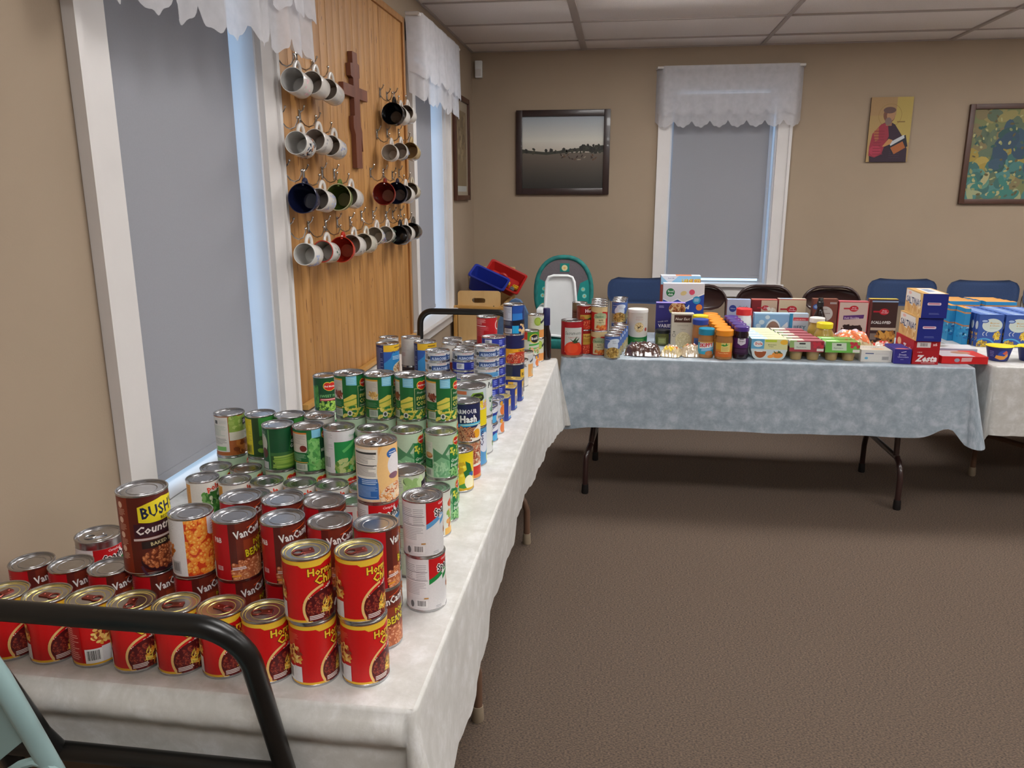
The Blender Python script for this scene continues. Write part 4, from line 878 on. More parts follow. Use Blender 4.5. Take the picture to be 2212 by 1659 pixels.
can('spaggreen', .900, 1.308, T, -14, 'lower pasta can with green swoosh under the cream soup stack')
can('spagblue', .900, 1.308, Z1, -14, 'pasta can with blue swoosh under the cream soup can')
can('cream', .901, 1.306, Z2, -4, 'cream and orange soup can topping the three-high stack')
can('spaggreen', .981, 1.330, T, 24, 'white pasta can with green swoosh at the cloth edge')
can('spagblue', .979, 1.328, Z1, 24, 'white pasta can with blue swoosh atop the cloth edge stack')
can('slices', .915, 1.462, T, 0, 'hidden lower can below the sliced vegetable can')
can('slices', .912, 1.460, Z1, -2, 'pale green sliced vegetable can behind the cream soup can')
can('kcan', .921, 1.650, T, 8, 'white vegetable can with orange pictures beside the green bean stack')
for i, x in enumerate((.525, .603, .681, .760)):
    can('stripe', x, 1.555, T, -4, 'white can with red band, %s from the left in the dark-lidded row' % ORD[i], 'white red-banded cans in one row')
for i, x in enumerate((.356, .438, .519, .601, .680, .762)):
    can('pop', x, 1.640, T, (0, 0, -24, -20, -16, 0)[i], 'white can with red letters and orange strip, %s from the left' % ORD[i], 'white cans with red letters in one row')
for i, x in enumerate((.349, .428, .511, .590, .668, .753, .836, .920)):
    if i < 2: can('pale', x, 1.718, T, -12, ('dark-lidded pale green can nearest the wall in its row', 'olive-lidded pale green can second from the wall')[i])
    else: can('pale', x, 1.737, T, (0, 0, -30, -30, -30, -30, 10, 10)[i], 'pale green vegetable can, lower tier, %s from the right of its row' % ORD[7-i])
for k, x, r, nm in (('aspar', .511, 0, 'dark green asparagus can at the left end of the upper tier'), ('ital', .590, 6, 'green bean can with red beans and blue corner tab'), ('picg', .668, 0, 'white can with bright green picture beside the blue-tabbed can'), ('pale', .753, 60, 'olive-lidded can behind the cream soup can'), ('pale', .837, -6, 'pale green bean can left of its twin on the upper tier'), ('pale', .921, 0, 'pale green bean can at the right end of the upper tier')):
    can(k, x, 1.735, Z1 if nm[0:5] != 'olive' else Z1, r, nm)
for k, x, r, nm in (('simple', .340, 0, 'white and orange can at the far left by the window'), ('yside', .425, 0, 'green can with yellow side panel near the window'), ('yside', .505, 24, 'green can with blue corner behind the asparagus can'), ('plain', .585, 30, 'white can behind the can with the blue tab')):
    can('pale', x, 1.821, T, 10, 'lower tier can under the '+nm.split(' behind')[0].split(' near')[0].split(' at')[0], None)
    can(k, x, 1.821, Z1, r, nm)
G = 'green cream corn cans on the top tier'
for i, x in enumerate((.664, .743, .822, .901)):
    can('pale', x, 1.836+.001*i, T, 0, 'bottom can of the three-high corn stack, %s from the left' % ORD[i])
    can('pale', x, 1.836+.001*i, Z1, 20, 'pale can in the middle of the corn stack, %s from the left' % ORD[i])
    can('corn2' if i == 1 else 'corn', x, 1.835, Z2, (2, 22, -14, 10)[i], 'dark green sweet corn can on the top tier, %s from the left' % ORD[i], G)
can('pale', .430, 2.264, T, 0, 'hidden can below the sweet pea can'); can('peas', .430, 2.264, Z1, 2, 'dark green sweet pea can against the pine board')
can('pinkb', .924, 2.030, T, 0, 'can of pink beans below the corned beef hash')
can('hash', .926, 2.020, Z1, -4, 'navy corned beef hash can with a fried egg')
can('pine', .921, 1.938, T, 10, 'yellow pineapple can at the cloth edge')
can('lblue', .912, 2.143, T, 12, 'light blue can below the yellow corn can'); can('cornY', .912, 2.143, T+.118, 4, 'wide can with yellow corn label behind the hash can')
can('peaw', .912, 2.252, T, 20, 'wide white can with green peas at the bottom'); can('es', .912, 2.252, T+.118, 20, 'wide white can with dark lettering behind the yellow corn can')
can('chick', .918, 2.368, T, 10, 'short navy chicken can, lower of two'); can('chick', .918, 2.368, T+.060, 2, 'short navy chicken can, upper of two')
can('orang', .925, 2.456, T, 24, 'short can with orange picture, lower of two'); can('orang', .925, 2.456, T+.060, 24, 'short can with orange picture, upper of two')
# luncheon meat tins
def spam(x, y, rz, nm):
    t = thing('meat_tin', nm, 'tin', (x, y, T), rz)
    def rr(w, d, r): return rrect(-w/2, -d/2, w/2, d/2, r, 5)
    def loft(prof, n_, mt):
        mb = MB(); V = []; F = []
        for (w_, d_, z) in prof: V += [(p[0], p[1], z) for p in rr(w_, d_, min(w_, d_)*.25)]
        L = len(rr(.1, .05, .01))
        for k in range(len(prof)-1):
            for i in range(L): F.append((k*L+i, k*L+(i+1) % L, (k+1)*L+(i+1) % L, (k+1)*L+i))
        F.append(tuple(range(L-1, -1, -1))); F.append(tuple((len(prof)-1)*L+i for i in range(L)))
        mb.add(V, F, False); return mb.build(n_, mt, t)
    loft([(.096, .056, 0), (.099, .059, .002), (.096, .056, .005), (.096, .056, .078), (.099, .059, .081), (.098, .058, .083)], 'body', mat_navy)
    l = loft([(.096, .056, .0832), (.092, .052, .0838), (.088, .048, .0825)], 'lid', M['gold'])
    MB().tube([(.01+.009*math.cos(a*PI/6), .008*math.sin(a*PI/6), .0850) for a in range(12)], .0013, 6, True).build('pull_tab', M['gold'], l)
    a = Art(); a.rect(0, 0, 66, 70, '2a3c8c'); a.rect(30, 0, 66, 70, 'd8c9a4'); a.rect(30, 44, 50, 70, 'e6b83c'); a.text('SPAM', 32, 50, 11, '24347c', bold=.04, wx=.6); a.ell(48, 22, 14, 14, 'd8957c'); a.rect(0, 0, 66, 6, '3c84c4')
    inst('printed_front', flat_mesh('printed_front', a, .066, .07, Matrix(((1, 0, 0, -.033), (0, 0, -1, -.0282), (0, 1, 0, .005), (0, 0, 0, 1))), PRINT), t)
    b = Art(); b.rect(0, 0, 28, 70, 'd8c9a4'); b.rect(0, 0, 28, 8, '3c84c4'); b.rect(0, 50, 28, 70, 'e6b83c'); b.rect(8, 14, 22, 44, '2a3c8c')
    inst('printed_side', flat_mesh('printed_side', b, .028, .07, Matrix(((0, 0, 1, .0482), (1, 0, 0, -.014), (0, 1, 0, .005), (0, 0, 0, 1))), PRINT), t)
mat_navy = mat('lithographed_tin', '27388a', .35, noise=.05, scale=30)
spam(.915, 2.615, R_(-8), 'gold-lidded blue luncheon meat tin, nearest of three'); spam(.918, 2.755, R_(-6), 'gold-lidded blue luncheon meat tin, middle of three'); spam(.926, 2.888, R_(-4), 'gold-lidded blue luncheon meat tin, farthest of three')
# tuna towers
def tower(x, y, kinds, nm, grp):
    z = T
    for i, k in enumerate(kinds):
        can(k, x+.0008*math.sin(i*2.1), y, z, -6+5*math.sin(i*1.7), '%s tuna can, %s from the bottom of the %s tower' % ({'tunaw': 'white', 'tunal': 'light blue', 'tunab': 'navy'}[k], ORD[i], nm), grp); z += .035
Bq, Wq, Lq = 'tunab', 'tunaw', 'tunal'
tower(.710, 2.600, [Bq, Bq, Bq, Wq, Wq, Wq, Wq], 'left tuna', 'cans of the left tuna tower')
tower(.802, 2.620, [Bq, Bq, Bq, Bq, Bq, Bq, Wq], 'middle tuna', 'cans of the middle tuna tower')
tower(.897, 2.520, [Bq, Bq, Bq, Bq, Bq, Lq, Wq, Wq], 'right tuna', 'cans of the right tuna tower')
tower(.892, 2.700, [Bq]*8, 'rear tuna', 'cans of the rear tuna tower')
# soups at the far left
for x, y, lo, hi, r, nm in ((.466, 2.81, 'rich', 'rich', 0, 'blue and yellow soup can against the pine board'), (.600, 2.86, 'rich', 'rich', -22, 'blue and yellow soup can beside the white soup cans'), (.435, 2.93, 'plain', 'plain', -60, 'white soup can behind the left blue and yellow can'), (.520, 2.945, 'dark', 'plain', -6, 'white soup can between the two blue and yellow cans'), (.683, 2.93, 'plain', 'plain', -40, 'plain white can behind the left tuna tower'), (.709, 2.842, 'plain', 'plain', -60, 'plain white can right of the second blue and yellow can'), (.786, 2.874, 'plain', 'plain', -60, 'plain white can behind the middle tuna tower'), (.775, 2.765, 'dark', 'plain', -60, 'silver-topped can directly behind the middle tuna tower')):
    if nm.startswith('plain white can behind the left'): x, y = .690, 2.935
    h = CAN[lo]['h']; can(lo, x, y, T, r, 'lower can under the '+nm); can(hi, x, y, T+h, r, nm)
can('plain', .335, 2.80, T, -20, 'small can at the far left behind the corn cans')
# tall stacks at the far end
for i in range(2): can('redsoup', .850, 2.806, T+i*SH, 0, ('bottom', 'middle')[i]+' can of the red soup stack')
can('redsoup', .850, 2.806, Z2, 0, 'bright red soup can on top of the far stack')
for k, i, nm in (('blackb', 0, 'navy black bean can at the bottom of the tall right stack'), ('kidney', 1, 'navy can with kidney beans in the middle of the tall stack'), ('chickp', 2, 'blue chickpea can on top of the tallest stack')):
    can(k, .922, 3.018, T+i*.118, (6, -14, 0)[i], nm)
can('white', .930, 3.115, T, 8, 'plain white can right behind the tall three-high stack')
can('strip', .931, 3.286, T, 8, 'white and orange can, lower of two near the table corner'); 
can('sgreen', .933, 3.500, T, 20, 'short green-striped can below the can with dark oval logo'); can('greenl', .935, 3.500, T+.056, -12, 'red and green can with a dark oval logo')
can('lime', .945, 3.620, T, 10, 'hidden can under the lime-pictured can'); can('lime', .945, 3.620, Z1, -4, 'cream can with a green lime picture near the high chair')

# dark bottle
t = thing('sauce_bottle', 'slim dark brown bottle with navy cap at the cloth corner', 'bottle', (.991, 3.668, T))
MB().lathe([(.020, 0), (.0225, .003), (.0225, .105), (.021, .12), (.014, .15), (.013, .19)], 24).build('glass_body', M['darkglass'], t)
MB().lathe([(.0165, .165), (.0172, .168), (.0165, .243), (.015, .246)], 20).build('cap', M['cap_n'], t)
# ------------------------------------------------------------------ groceries on the blue table
_cm = {}
def cmat(col, rough=.5):
    if (col, rough) not in _cm: _cm[(col, rough)] = mat('card_'+str(len(_cm)), col, rough, noise=.04, scale=30)
    return _cm[(col, rough)]
def join_flat(name, faces, mt, parent):
    """faces: list of (art, w, h, matrix) merged into one printed part"""
    V, F, C, N = [], [], [], []
    for art, w_, h_, Mx in faces:
        nn = (Mx.to_3x3() @ Vector((0, 0, 1))).normalized()
        for pts, c, l in art.clipped(0, w_*1000, 0, h_*1000):
            i0 = len(V)
            for u, v in pts: V.append(tuple(Mx @ Vector((u/1000, v/1000, 2e-4+l*STEP)))); N.append(tuple(nn)); C.append((*c, 1))
            F.append(tuple(range(i0, len(V))))
    return inst(name, fin_mesh(name, V, F, C, N, mt), parent)
def solid(w_, h_, col, extra=None):
    a = Art(); a.rect(0, 0, w_*1000, h_*1000, col)
    if extra: extra(a, w_*1000, h_*1000)
    return a
def carton(label, x, y, z, w_, d_, h_, base, front=None, top=None, left=None, right=None, rz=0, group=None, name='grocery_box', cat='box', tilt=None):
    """x,y = front lower left corner; front faces -y"""
    t = thing(name, label, cat, (x, y, z), R_(rz), group)
    if tilt: t.rotation_euler = tilt
    MB().box((0, 0, 0), (w_, d_, h_), bev=.0012).build('carton', cmat(base), t)
    fs = []
    if front: fs.append((solid(w_, h_, base, front), w_, h_, Matrix(((1, 0, 0, 0), (0, 0, -1, 0), (0, 1, 0, 0), (0, 0, 0, 1)))))
    if top: fs.append((solid(w_, d_, base, top), w_, d_, Matrix(((1, 0, 0, 0), (0, 1, 0, 0), (0, 0, 1, h_), (0, 0, 0, 1)))))
    if left: fs.append((solid(d_, h_, base, left), d_, h_, Matrix(((0, 0, -1, 0), (-1, 0, 0, d_), (0, 1, 0, 0), (0, 0, 0, 1)))))
    if right: fs.append((solid(d_, h_, base, right), d_, h_, Matrix(((0, 0, 1, w_), (1, 0, 0, 0), (0, 1, 0, 0), (0, 0, 0, 1)))))
    if fs: join_flat('printed_faces', fs, PRINTC, t)
    return t
# cans at the left end of the blue table
can('tomato', 1.108, 3.765, T, -4, 'large can with a red tomato at the left end of the blue table')
for i in range(2):
    can(('hunts2', 'hunts')[i], 1.163, 3.832, T+.122*i, -4, ('lower', 'upper')[i]+' red tomato can of the stack beside the large tomato can')
can('bron', 1.135, 3.925, T, 0, 'hidden can under the brown-labelled can'); can('bron', 1.135, 3.925, T+.122, 0, 'brown-labelled can half behind the red tomato stack')
G = 'cans of sauce in a two-high row running back'
for j in range(4):
    for i in range(2): can('sauce', 1.237-.002*j, 3.812+.084*j, T+.122*i, (4, 12)[i] if j == 0 else 0, 'red sauce can, %s tier, %s from the front of its row' % (('lower', 'upper')[i], ORD[j]), G)
G = 'blue bean cans in a row running back'
for j in range(5):
    can('gv', 1.305+.010*j, 3.745+.079*j, T, 0, 'blue bean can with silver lid, %s from the front, left row' % ORD[j], G)
for j in range(3):
    can('gv', 1.332+.004*j, 4.145+.079*j, T, 0, 'blue bean can with silver lid, %s from the front of the raised back row' % ORD[j], G)
    can('gv', 1.332+.004*j, 4.145+.079*j, Z1, 0, 'blue bean can, upper tier, %s from the front of the back row' % ORD[j], G)
# oats canister
t = thing('oats_canister', 'tall white oats canister with a green band on the blue table', 'canister', (1.432, 4.125, T), R_(8))
MB().lathe([(.050, 0), (.0515, .003), (.0515, .18), (.050, .182)], 40).build('body', M['card'], t)
MB().lathe([(.050, .170), (.0532, .171), (.0532, .184), (.0522, .187), (.047, .187), (.0465, .1845), (.0005, .1845)], 40, cap=False).build('lid', M['cap_w'], t)
def f():
    a = Art(); a.rect(-200, 0, 200, 170, 'c6c1b8'); a.rect(-200, 0, 200, 52, '1b6a36'); a.ell(0, 52, 60, 9, 'c6c1b8', 24); a.ell(0, 96, 25, 26, 'c9ae7c', 24); a.blobs(-24, 70, 24, 122, 60, 4, 3, ['d8c498', 'b8985c', 'e2d2a8'], 3, (0, 96, 24, 25)); a.text('old fashioned', -20, 134, 5, 'c08878'); a.lines(-18, 142, 20, 154, 2, 'b8a49c', .4)
    a.text('ORGANIC', -26, 26, 8, '7cb04c', bold=.02); a.text('OATS', -20, 8, 13, 'cfe0c8', bold=.03); a.blobs(-6, 92, 8, 104, 6, 5, 3, ['3a2a24'], 4); a.ell(40, 84, 8, 10, 'b04a3c'); return a
inst('paper_label', wrap_mesh('paper_label', f(), .0516, 0, 169, PRINT), t)
# olive jar
def jar(label, x, y, h, r, capm, bodym, art, cap_h=.02, neck=.86, rz=0, group=None, name='food_jar', z=T, sh=None, lab=(.12, .72), cat='jar'):
    t = thing(name, label, cat, (x, y, z), 0, group); hb = h-cap_h; dx, dy = CAM.x-x, CAM.y-y; t.rotation_euler = (0, 0, math.atan2(dy, dx)+PI/2+R_(rz))
    sh = sh or [(r*.9, 0), (r, .004), (r, hb*.78), (r*.95, hb*.88), (r*neck, hb*.95), (r*neck, hb)]
    MB().lathe(sh, 28).build('jar_body', bodym, t)
    MB().lathe([(r*neck, hb-.001), (r*neck+.003, hb), (r*neck+.0035, hb+cap_h-.003), (r*neck+.001, hb+cap_h)], 28).build('cap', capm, t)
    if art: inst('paper_label', wrap_mesh('paper_label', art(), r+.0003, lab[0]*hb*1000, lab[1]*hb*1000, PRINT), t)
    return t
def olv():
    a = Art(); a.rect(-22, 10, 22, 44, '7e8450'); a.lines(-16, 16, 16, 38, 4, 'b8c07c', .3); return a
jar('small green olive jar with black lid on the blue table', 1.562, 4.12, .082, .037, M['cap_k'], M['olive'], olv, .018, .95)
def variety(a, w_, h_):
    a.rect(0, 0, w_, h_, '2e2a72'); a.ell(w_*.72, h_*.86, 44, 34, '9aa03c', 24); a.ell(w_*.72, h_*.88, 42, 32, 'cfae7c', 24); a.blobs(w_*.42, h_*.68, w_, h_, 70, 8, 6, ['7a3a20', 'a05a30', 'd8b884', 'e8d4a8', '8a4a28'], 3, (w_*.72, h_*.88, 40, 30), 'c07a48')
    a.text('ROLLED OATS', 12, h_*.52, 5.5, 'd8d4e0', rot=6); a.text('VARIETY', 14, h_*.40, 17, 'e6e2ee', bold=.03, wx=.95); a.text('INSTANT OATMEAL', 26, h_*.33, 6, 'd2cce4', bold=.02); a.rect(8, h_*.22, w_-8, h_*.30, '1f2060'); a.text('BEST WITH WATER', 14, h_*.235, 6, 'c4c0dc', bold=.02); a.lines(14, h_-26, 40, h_-14, 2, 'a8a0d0')
carton('purple oatmeal variety box with a bowl of oats and nuts', 1.527, 4.16, T, .152, .055, .215, '4b3f9a', variety, lambda a, w_, h_: a.rect(0, 0, w_, h_, '8f80c4'))
def couscous(a, w_, h_):
    a.rect(0, 0, w_, h_, 'c8c2b2'); a.rect(12, h_*.74, w_-12, h_*.96, '4a2c24'); a.text('Near East', 17, h_*.81, 13, 'e4dcd0', shear=.2, bold=.02, wx=.95); a.text('COUSCOUS', w_*.5, h_*.63, 7, '9a9484', 'c'); a.text('Original', w_*.5, h_*.52, 6, 'a49c8c', 'c', shear=.2); a.ell(w_*.55, h_*.22, w_*.36, h_*.24, 'd8cfa8', 26)
    a.blobs(10, 0, w_, h_*.48, 120, 3, 3, ['d9d0a4', 'c8bc8a', 'e8e0bc'], 3, (w_*.55, h_*.22, w_*.35, h_*.23)); a.ell(14, h_*.36, 9, 9, '5a5a50'); a.ell(14, h_*.36, 7, 7, 'c8c2b2'); a.ell(14, h_*.46, 6, 4, '7a7a6c')
carton('white and brown couscous box standing before the purple box', 1.604, 4.055, T, .112, .05, .175, 'c8c2b2', couscous, lambda a, w_, h_: a.rect(0, 0, w_, h_, 'cfc9ba'), rz=2)
def flakes(a, w_, h_):
    a.rect(0, 0, w_, h_, '2148a6'); a.pg([(0, h_), (0, h_*.73), (40, h_*.67), (78, h_*.73), (110, h_*.67), (150, h_*.73), (w_, h_*.83), (w_, h_)], 'd9dade'); a.pg([(0, h_*.715), (40, h_*.655), (78, h_*.715), (110, h_*.655), (150, h_*.715), (w_, h_*.815), (w_, h_*.835), (150, h_*.735), (110, h_*.675), (78, h_*.735), (40, h_*.675), (0, h_*.735)], 'f0f2f6')
    a.ell(38, h_*.84, 23, 23, '227a42', 24); a.text('food', 38, h_*.845, 11, 'e8f0ea', 'c', bold=.03); a.text('club', 38, h_*.79, 11, 'e8f0ea', 'c', bold=.03); a.ell(108, h_*.83, 17, 12, 'd9c88c', 18, 20); a.ell(w_*.7, h_*.85, 15, 15, 'd8506c', 18); a.ell(w_*.82, h_*.71, 21, 21, '2f98c8', 20); a.lines(w_*.76, h_*.68, w_*.88, h_*.74, 3, 'c8e4f0', .4); a.ell(w_*.89, h_*.58, 17, 17, 'e88a3c', 20)
    a.text('frosted', 52, h_*.55, 21, 'eef0f6', bold=.04, shear=.1, wx=.95); a.text('flakes', 60, h_*.43, 22, 'eef0f6', bold=.04, shear=.1); a.text('sweetened corn', 146, h_*.42, 6, 'a8b8e0'); a.text('cereal', 146, h_*.38, 6, 'a8b8e0'); a.ell(w_*.88, h_*.25, 26, 15, 'd9b86c', 20, 20); a.blobs(20, 10, w_-20, h_*.2, 26, 18, 12, ['d9b86c', 'c9a050', 'e8cc88'], 4)
carton('blue and white frosted flakes cereal box', 1.568, 4.30, T, .218, .06, .303, 'c9cdd8', flakes, lambda a, w_, h_: a.rect(0, 0, w_, h_, 'cdd2e6'))
def largebox(a, w_, h_):
    a.rect(0, 0, w_, h_, 'a04a3c'); a.rect(0, h_-48, w_, h_, '8fc0dc'); a.pg([(0, h_), (w_*.45, h_), (w_*.22, h_-44)], 'd8dae0'); a.text('LARGE SIZE', w_*.53, h_-36, 18, 'e8c832', bold=.03, out='c86a24', wx=.72); a.text('food club', w_*.18, h_-16, 6, '3c5a8c')
carton('taller cereal box reading large size behind the frosted flakes box', 1.556, 4.37, T, .214, .07, .338, 'a04a3c', largebox, lambda a, w_, h_: (a.rect(0, 0, w_, h_, 'c9cfd8'), a.rect(w_*.38, 2, w_*.78, h_-2, 'd87a4c')), lambda a, w_, h_: a.rect(0, 0, w_, h_, '7a2c28'))
# peanut butter, jelly
def pbart():
    a = Art(); a.rect(-46, 16, 46, 96, 'd8882c'); a.rect(-46, 50, 46, 96, 'dca42c'); a.rect(-12, 40, 30, 84, 'd9c878'); a.pg([(-16, 72), (-2, 76), (6, 72), (12, 84), (16, 74), (28, 78), (12, 68), (0, 66)], '2f8a34'); a.lines(-8, 44, 26, 62, 3, 'c08a4c', .3); a.rect(-46, 14, 46, 40, 'cf6a2a'); a.text('Peanut Butter', -26, 30, 6, 'e8c08a', bold=.02); return a
def skip():
    a = Art(); a.rect(-50, 20, 50, 92, '2f9fc0'); a.rect(-50, 70, 50, 92, '2a7fa0'); a.pg([(-34, 46), (-30, 84), (40, 92), (42, 56)], 'dfe4e8'); a.text('SKIPPY', -30, 54, 17, 'c8242c', rot=6, bold=.05, wx=.85); a.pg([(-22, 34), (-20, 46), (46, 54), (46, 44)], '8cb8dc'); a.ell(18, 26, 20, 12, 'b8784a'); a.rect(-50, 76, 50, 82, 'c89a4a'); return a
def skip2():
    a = Art(); a.rect(-50, 16, 50, 84, '8f5a2c'); a.rect(-30, 30, 20, 80, '3a6ab0'); a.rect(-22, 36, 12, 70, '2a4a8c'); return a
pbsh = None
jar('peanut butter jar with teal lid and large red lettering', 1.756, 3.815, .143, .0375, M['cap_t'], M['jar'], skip, .030, .92)
jar('peanut butter jar with royal blue lid behind the teal-lidded jar', 1.735, 3.915, .172, .0385, M['cap_b'], M['jar'], skip2, .026, .92)
jar('peanut butter jar with yellow lid behind the blue-lidded jar', 1.745, 4.025, .175, .0385, M['cap_y'], M['jar'], skip2, .026, .92)
for j in range(7):
    jar('orange-lidded peanut butter jar, %s from the front of its row' % ORD[j], 1.838-.0015*j+.002*math.sin(j*2), 3.790+.088*j, .143, .0415 if j == 0 else .0395, M['cap_o'], M['jar'], pbart if j < 3 else None, .028, .93, rz=(0, 8, -5, 0, 0, 0, 0)[j], group='orange-lidded peanut butter jars in a row')
def grape():
    a = Art(); a.rect(-46, 24, 46, 108, '4a1c5a'); a.rect(-46, 24, 46, 56, '2c1030'); a.pg([(-16, 106), (-16, 78), (-8, 74), (0, 68), (14, 74), (22, 78), (22, 106)], 'c9c4d0'); a.rect(-8, 98, 12, 102, '26242c'); a.text('Grape', -10, 86, 7, '4a4250'); a.lines(-30, 34, 30, 50, 3, '6a4a74', .25); return a
for j in range(5):
    jar('purple-lidded grape jelly jar, %s from the front of its row' % ORD[j], 1.920-.002*j, 3.808+.082*j, .157, .0355, M['cap_p'], M['jelly'], grape if j < 2 else None, .022, .90, group='purple-lidded jelly jars in a row', lab=(.16, .76))
def coffeew():
    a = Art(); a.rect(-60, 10, 60, 120, 'd0dade'); a.rect(-60, 60, 60, 76, '5aa8c0'); return a
jar('white creamer jar with bright red lid', 1.985, 4.198, .190, .041, M['cap_r'], M['whitep'], coffeew, .034, .9)
# boxes at the back
def quick(a, w_, h_):
    a.rect(0, 0, w_, h_, 'aeb8d0'); a.ell(30, h_*.78, 19, 19, '2a3c8c', 22); a.text('Pillsbury', 30, h_*.77, 5, 'c8d4ec', 'c'); a.text('Quick', 58, h_*.78, 15, '7a4a54', wx=.95); a.text('Bread', 50, h_*.62, 16, '8a4a50', wx=.95); a.rect(0, 0, w_, h_*.45, '6c3c34'); a.blobs(0, 0, w_, h_*.45, 30, 10, 8, ['8a5040', 'a8745c', '5a2c28'], 3)
def spoon(a, x, y, k=1.0): a.rect(x-46*k, y-4*k, x-10*k, y+4*k, 'b02030'); a.ell(x+8*k, y, 24*k, 17*k, 'b8202c', 22); a.text('Betty', x-2*k, y+2*k, 7*k, 'e8c8cc', shear=.3); a.text('Crocker', x-8*k, y-8*k, 7*k, 'e8c8cc', shear=.3)
def bcred(a, w_, h_):
    a.rect(0, 0, w_, h_, 'b04a40'); a.rect(0, h_*.66, 50, h_-4, '7a1c20'); a.rect(50, h_*.4, w_, h_-4, 'c4a890'); spoon(a, 66, h_*.80, .8); a.text('Favorites', 8, h_*.58, 12, 'e8d8d0', shear=.2, bold=.02); a.blobs(80, h_*.4, w_, h_*.8, 14, 10, 8, ['d8ccb8', 'e0d8cc', 'b89a84'], 3)
def bccream(a, w_, h_):
    a.rect(0, 0, w_, h_, 'c9b496'); a.rect(0, 0, 3, h_, 'a03038'); a.rect(0, h_-4, w_, h_, 'b04848'); spoon(a, 62, h_*.76, 1.1); a.text('Muffin Mix', 30, h_*.50, 9, '6a4a3c', bold=.02)
def brownie(a, w_, h_):
    a.rect(0, 0, w_, h_, '7a4438'); a.ell(62, h_*.66, 42, 40, 'bfb9b4', 26); a.ell(20, h_*.82, 20, 15, '3a5ca8', 20); a.ell(20, h_*.82, 14, 9, '8fa8d0', 18); a.text('fudge brownie', 26, h_*.66, 7.5, '6a4a44', shear=.15); a.lines(40, h_*.74, 76, h_*.78, 1, '9a8a84', .4); a.rect(w_-40, h_-26, w_-6, h_-16, 'a89a98'); a.ell(70, h_*.34, 34, 16, '3a1c18', 20); a.blobs(10, 6, w_-6, h_*.36, 16, 16, 10, ['4a2a22', '5c3428', '38201c'], 3)
def darkch(a, w_, h_):
    a.rect(0, 0, w_, h_, 'c8b3a8'); a.rect(0, 0, 5, h_, 'b0303c'); a.rect(w_-4, 0, w_, h_, 'b0303c'); a.rect(0, h_-5, w_, h_, 'b84048'); spoon(a, 70, h_*.83, .95); a.pg([(28, h_*.56), (28, h_*.66), (w_-20, h_*.69), (w_-22, h_*.60)], '5a3070'); a.text('Dark Chocolate', 34, h_*.585, 8.5, 'e8d8e8', bold=.02, rot=1.5, wx=.9); a.pg([(20, 4), (26, 60), (40, 92), (w_-36, 96), (w_-22, 60), (w_-24, 4)], '3c2420'); a.blobs(22, 4, w_-24, 92, 44, 13, 8, ['4a2e26', '35201c', '5a3a30', '2c1a18'], 3)
def scall(a, w_, h_):
    a.rect(0, 0, w_, h_, '3c2420'); a.rect(0, 0, 12, h_, '6a3430'); a.rect(10, h_-16, w_, h_-8, '8aa0c0'); spoon(a, 66, h_*.72, 1.0); a.text('SCALLOPED', 14, h_*.45, 14, 'd4d0cc', bold=.04, shear=.1, wx=.88); a.rect(14, h_*.30, w_, h_*.36, 'bda894'); a.rect(14, 20, 46, 54, '7c6a60'); a.blobs(48, 4, w_, 60, 26, 16, 9, ['b8782c', 'cf9440', '96602a'], 3); a.blobs(10, 0, w_, 16, 12, 12, 7, ['a8703c'], 5)
def swiss(a, w_, h_):
    a.rect(0, 0, w_, h_, '7ba4cc'); a.rect(0, h_-6, w_, h_, '9cc4e8'); a.ell(w_*.55, h_*.30, w_*.26, h_*.52, 'c9d4dc', 26); a.ell(w_*.55, h_*.32, w_*.22, h_*.44, '8a6a5c', 26)
    for x, y, r in ((22, h_*.6, 13), (38, h_*.72, 14), (66, h_*.88, 12), (28, h_*.38, 9)): a.ell(x, y, r, r*.9, 'bccfdc', 16)
    a.text('SWISS MISS', 28, h_*.16, 21, 'd2d6da', bold=.05, out='30384a', wx=.82, rot=-1); a.pg([(w_-50, h_*.5), (w_-8, h_*.75), (w_-4, h_*.6), (w_-40, h_*.36)], 'c6d2da')
def jiffy(a, w_, h_):
    a.rect(0, 0, w_, h_, 'b7c6d4'); a.rect(0, 0, 16, h_, '2b86b4'); a.rect(18, h_*.78, w_, h_*.88, 'c0404c'); a.text('CORN MUFFIN', 22, h_*.795, 6, 'e8d0d0', bold=.02); a.text('JIFFY', 22, h_*.52, 18, '3c5c7c', bold=.01, wx=1.15); a.lines(24, h_*.30, w_-14, h_*.42, 2, '98acbc', .3)
tp = lambda c: (lambda a, w_, h_: a.rect(0, 0, w_, h_, c))
carton('pale blue quick bread mix box at the left of the box row', 1.910, 4.300, T, .122, .04, .222, '9c8f9c', quick, tp('a9b8dc'), tp('7a5a5c'))
carton('red baking mix box second in the row of mixes', 2.038, 4.300, T, .132, .04, .224, 'a84a40', bcred, tp('c8746c'), tp('8c3a34'))
carton('cream muffin mix box with a red spoon mark', 2.176, 4.300, T, .142, .04, .229, 'c9b496', bccream, lambda a, w_, h_: (a.rect(0, 0, w_, h_, 'cfc3b0'), a.rect(10, 4, w_*.5, h_-4, '9cb8d8')), tp('a03c38'))
carton('brown fudge brownie mix box behind the yellow-lidded jar', 2.354, 4.300, T, .126, .04, .232, '7a4438', brownie, tp('8a5a4c'), tp('5c3028'))
carton('dark chocolate cake mix box with a slice of cake', 2.484, 4.295, T, .152, .045, .222, 'b84850', darkch, tp('c87078'), tp('8c2c34'))
carton('dark brown scalloped potato box with yellow top edge', 2.642, 4.300, T, .140, .04, .236, '5a302c', scall, tp('d8b84c'), tp('7a4038'))
carton('light blue hot cocoa box with marshmallows', 2.038, 4.185, T, .176, .05, .166, '7ba4cc', swiss, tp('b4d0ec'))
carton('small blue and white corn muffin mix box', 2.216, 4.185, T, .094, .04, .168, 'b7c6d4', jiffy, tp('bcd4ec'))
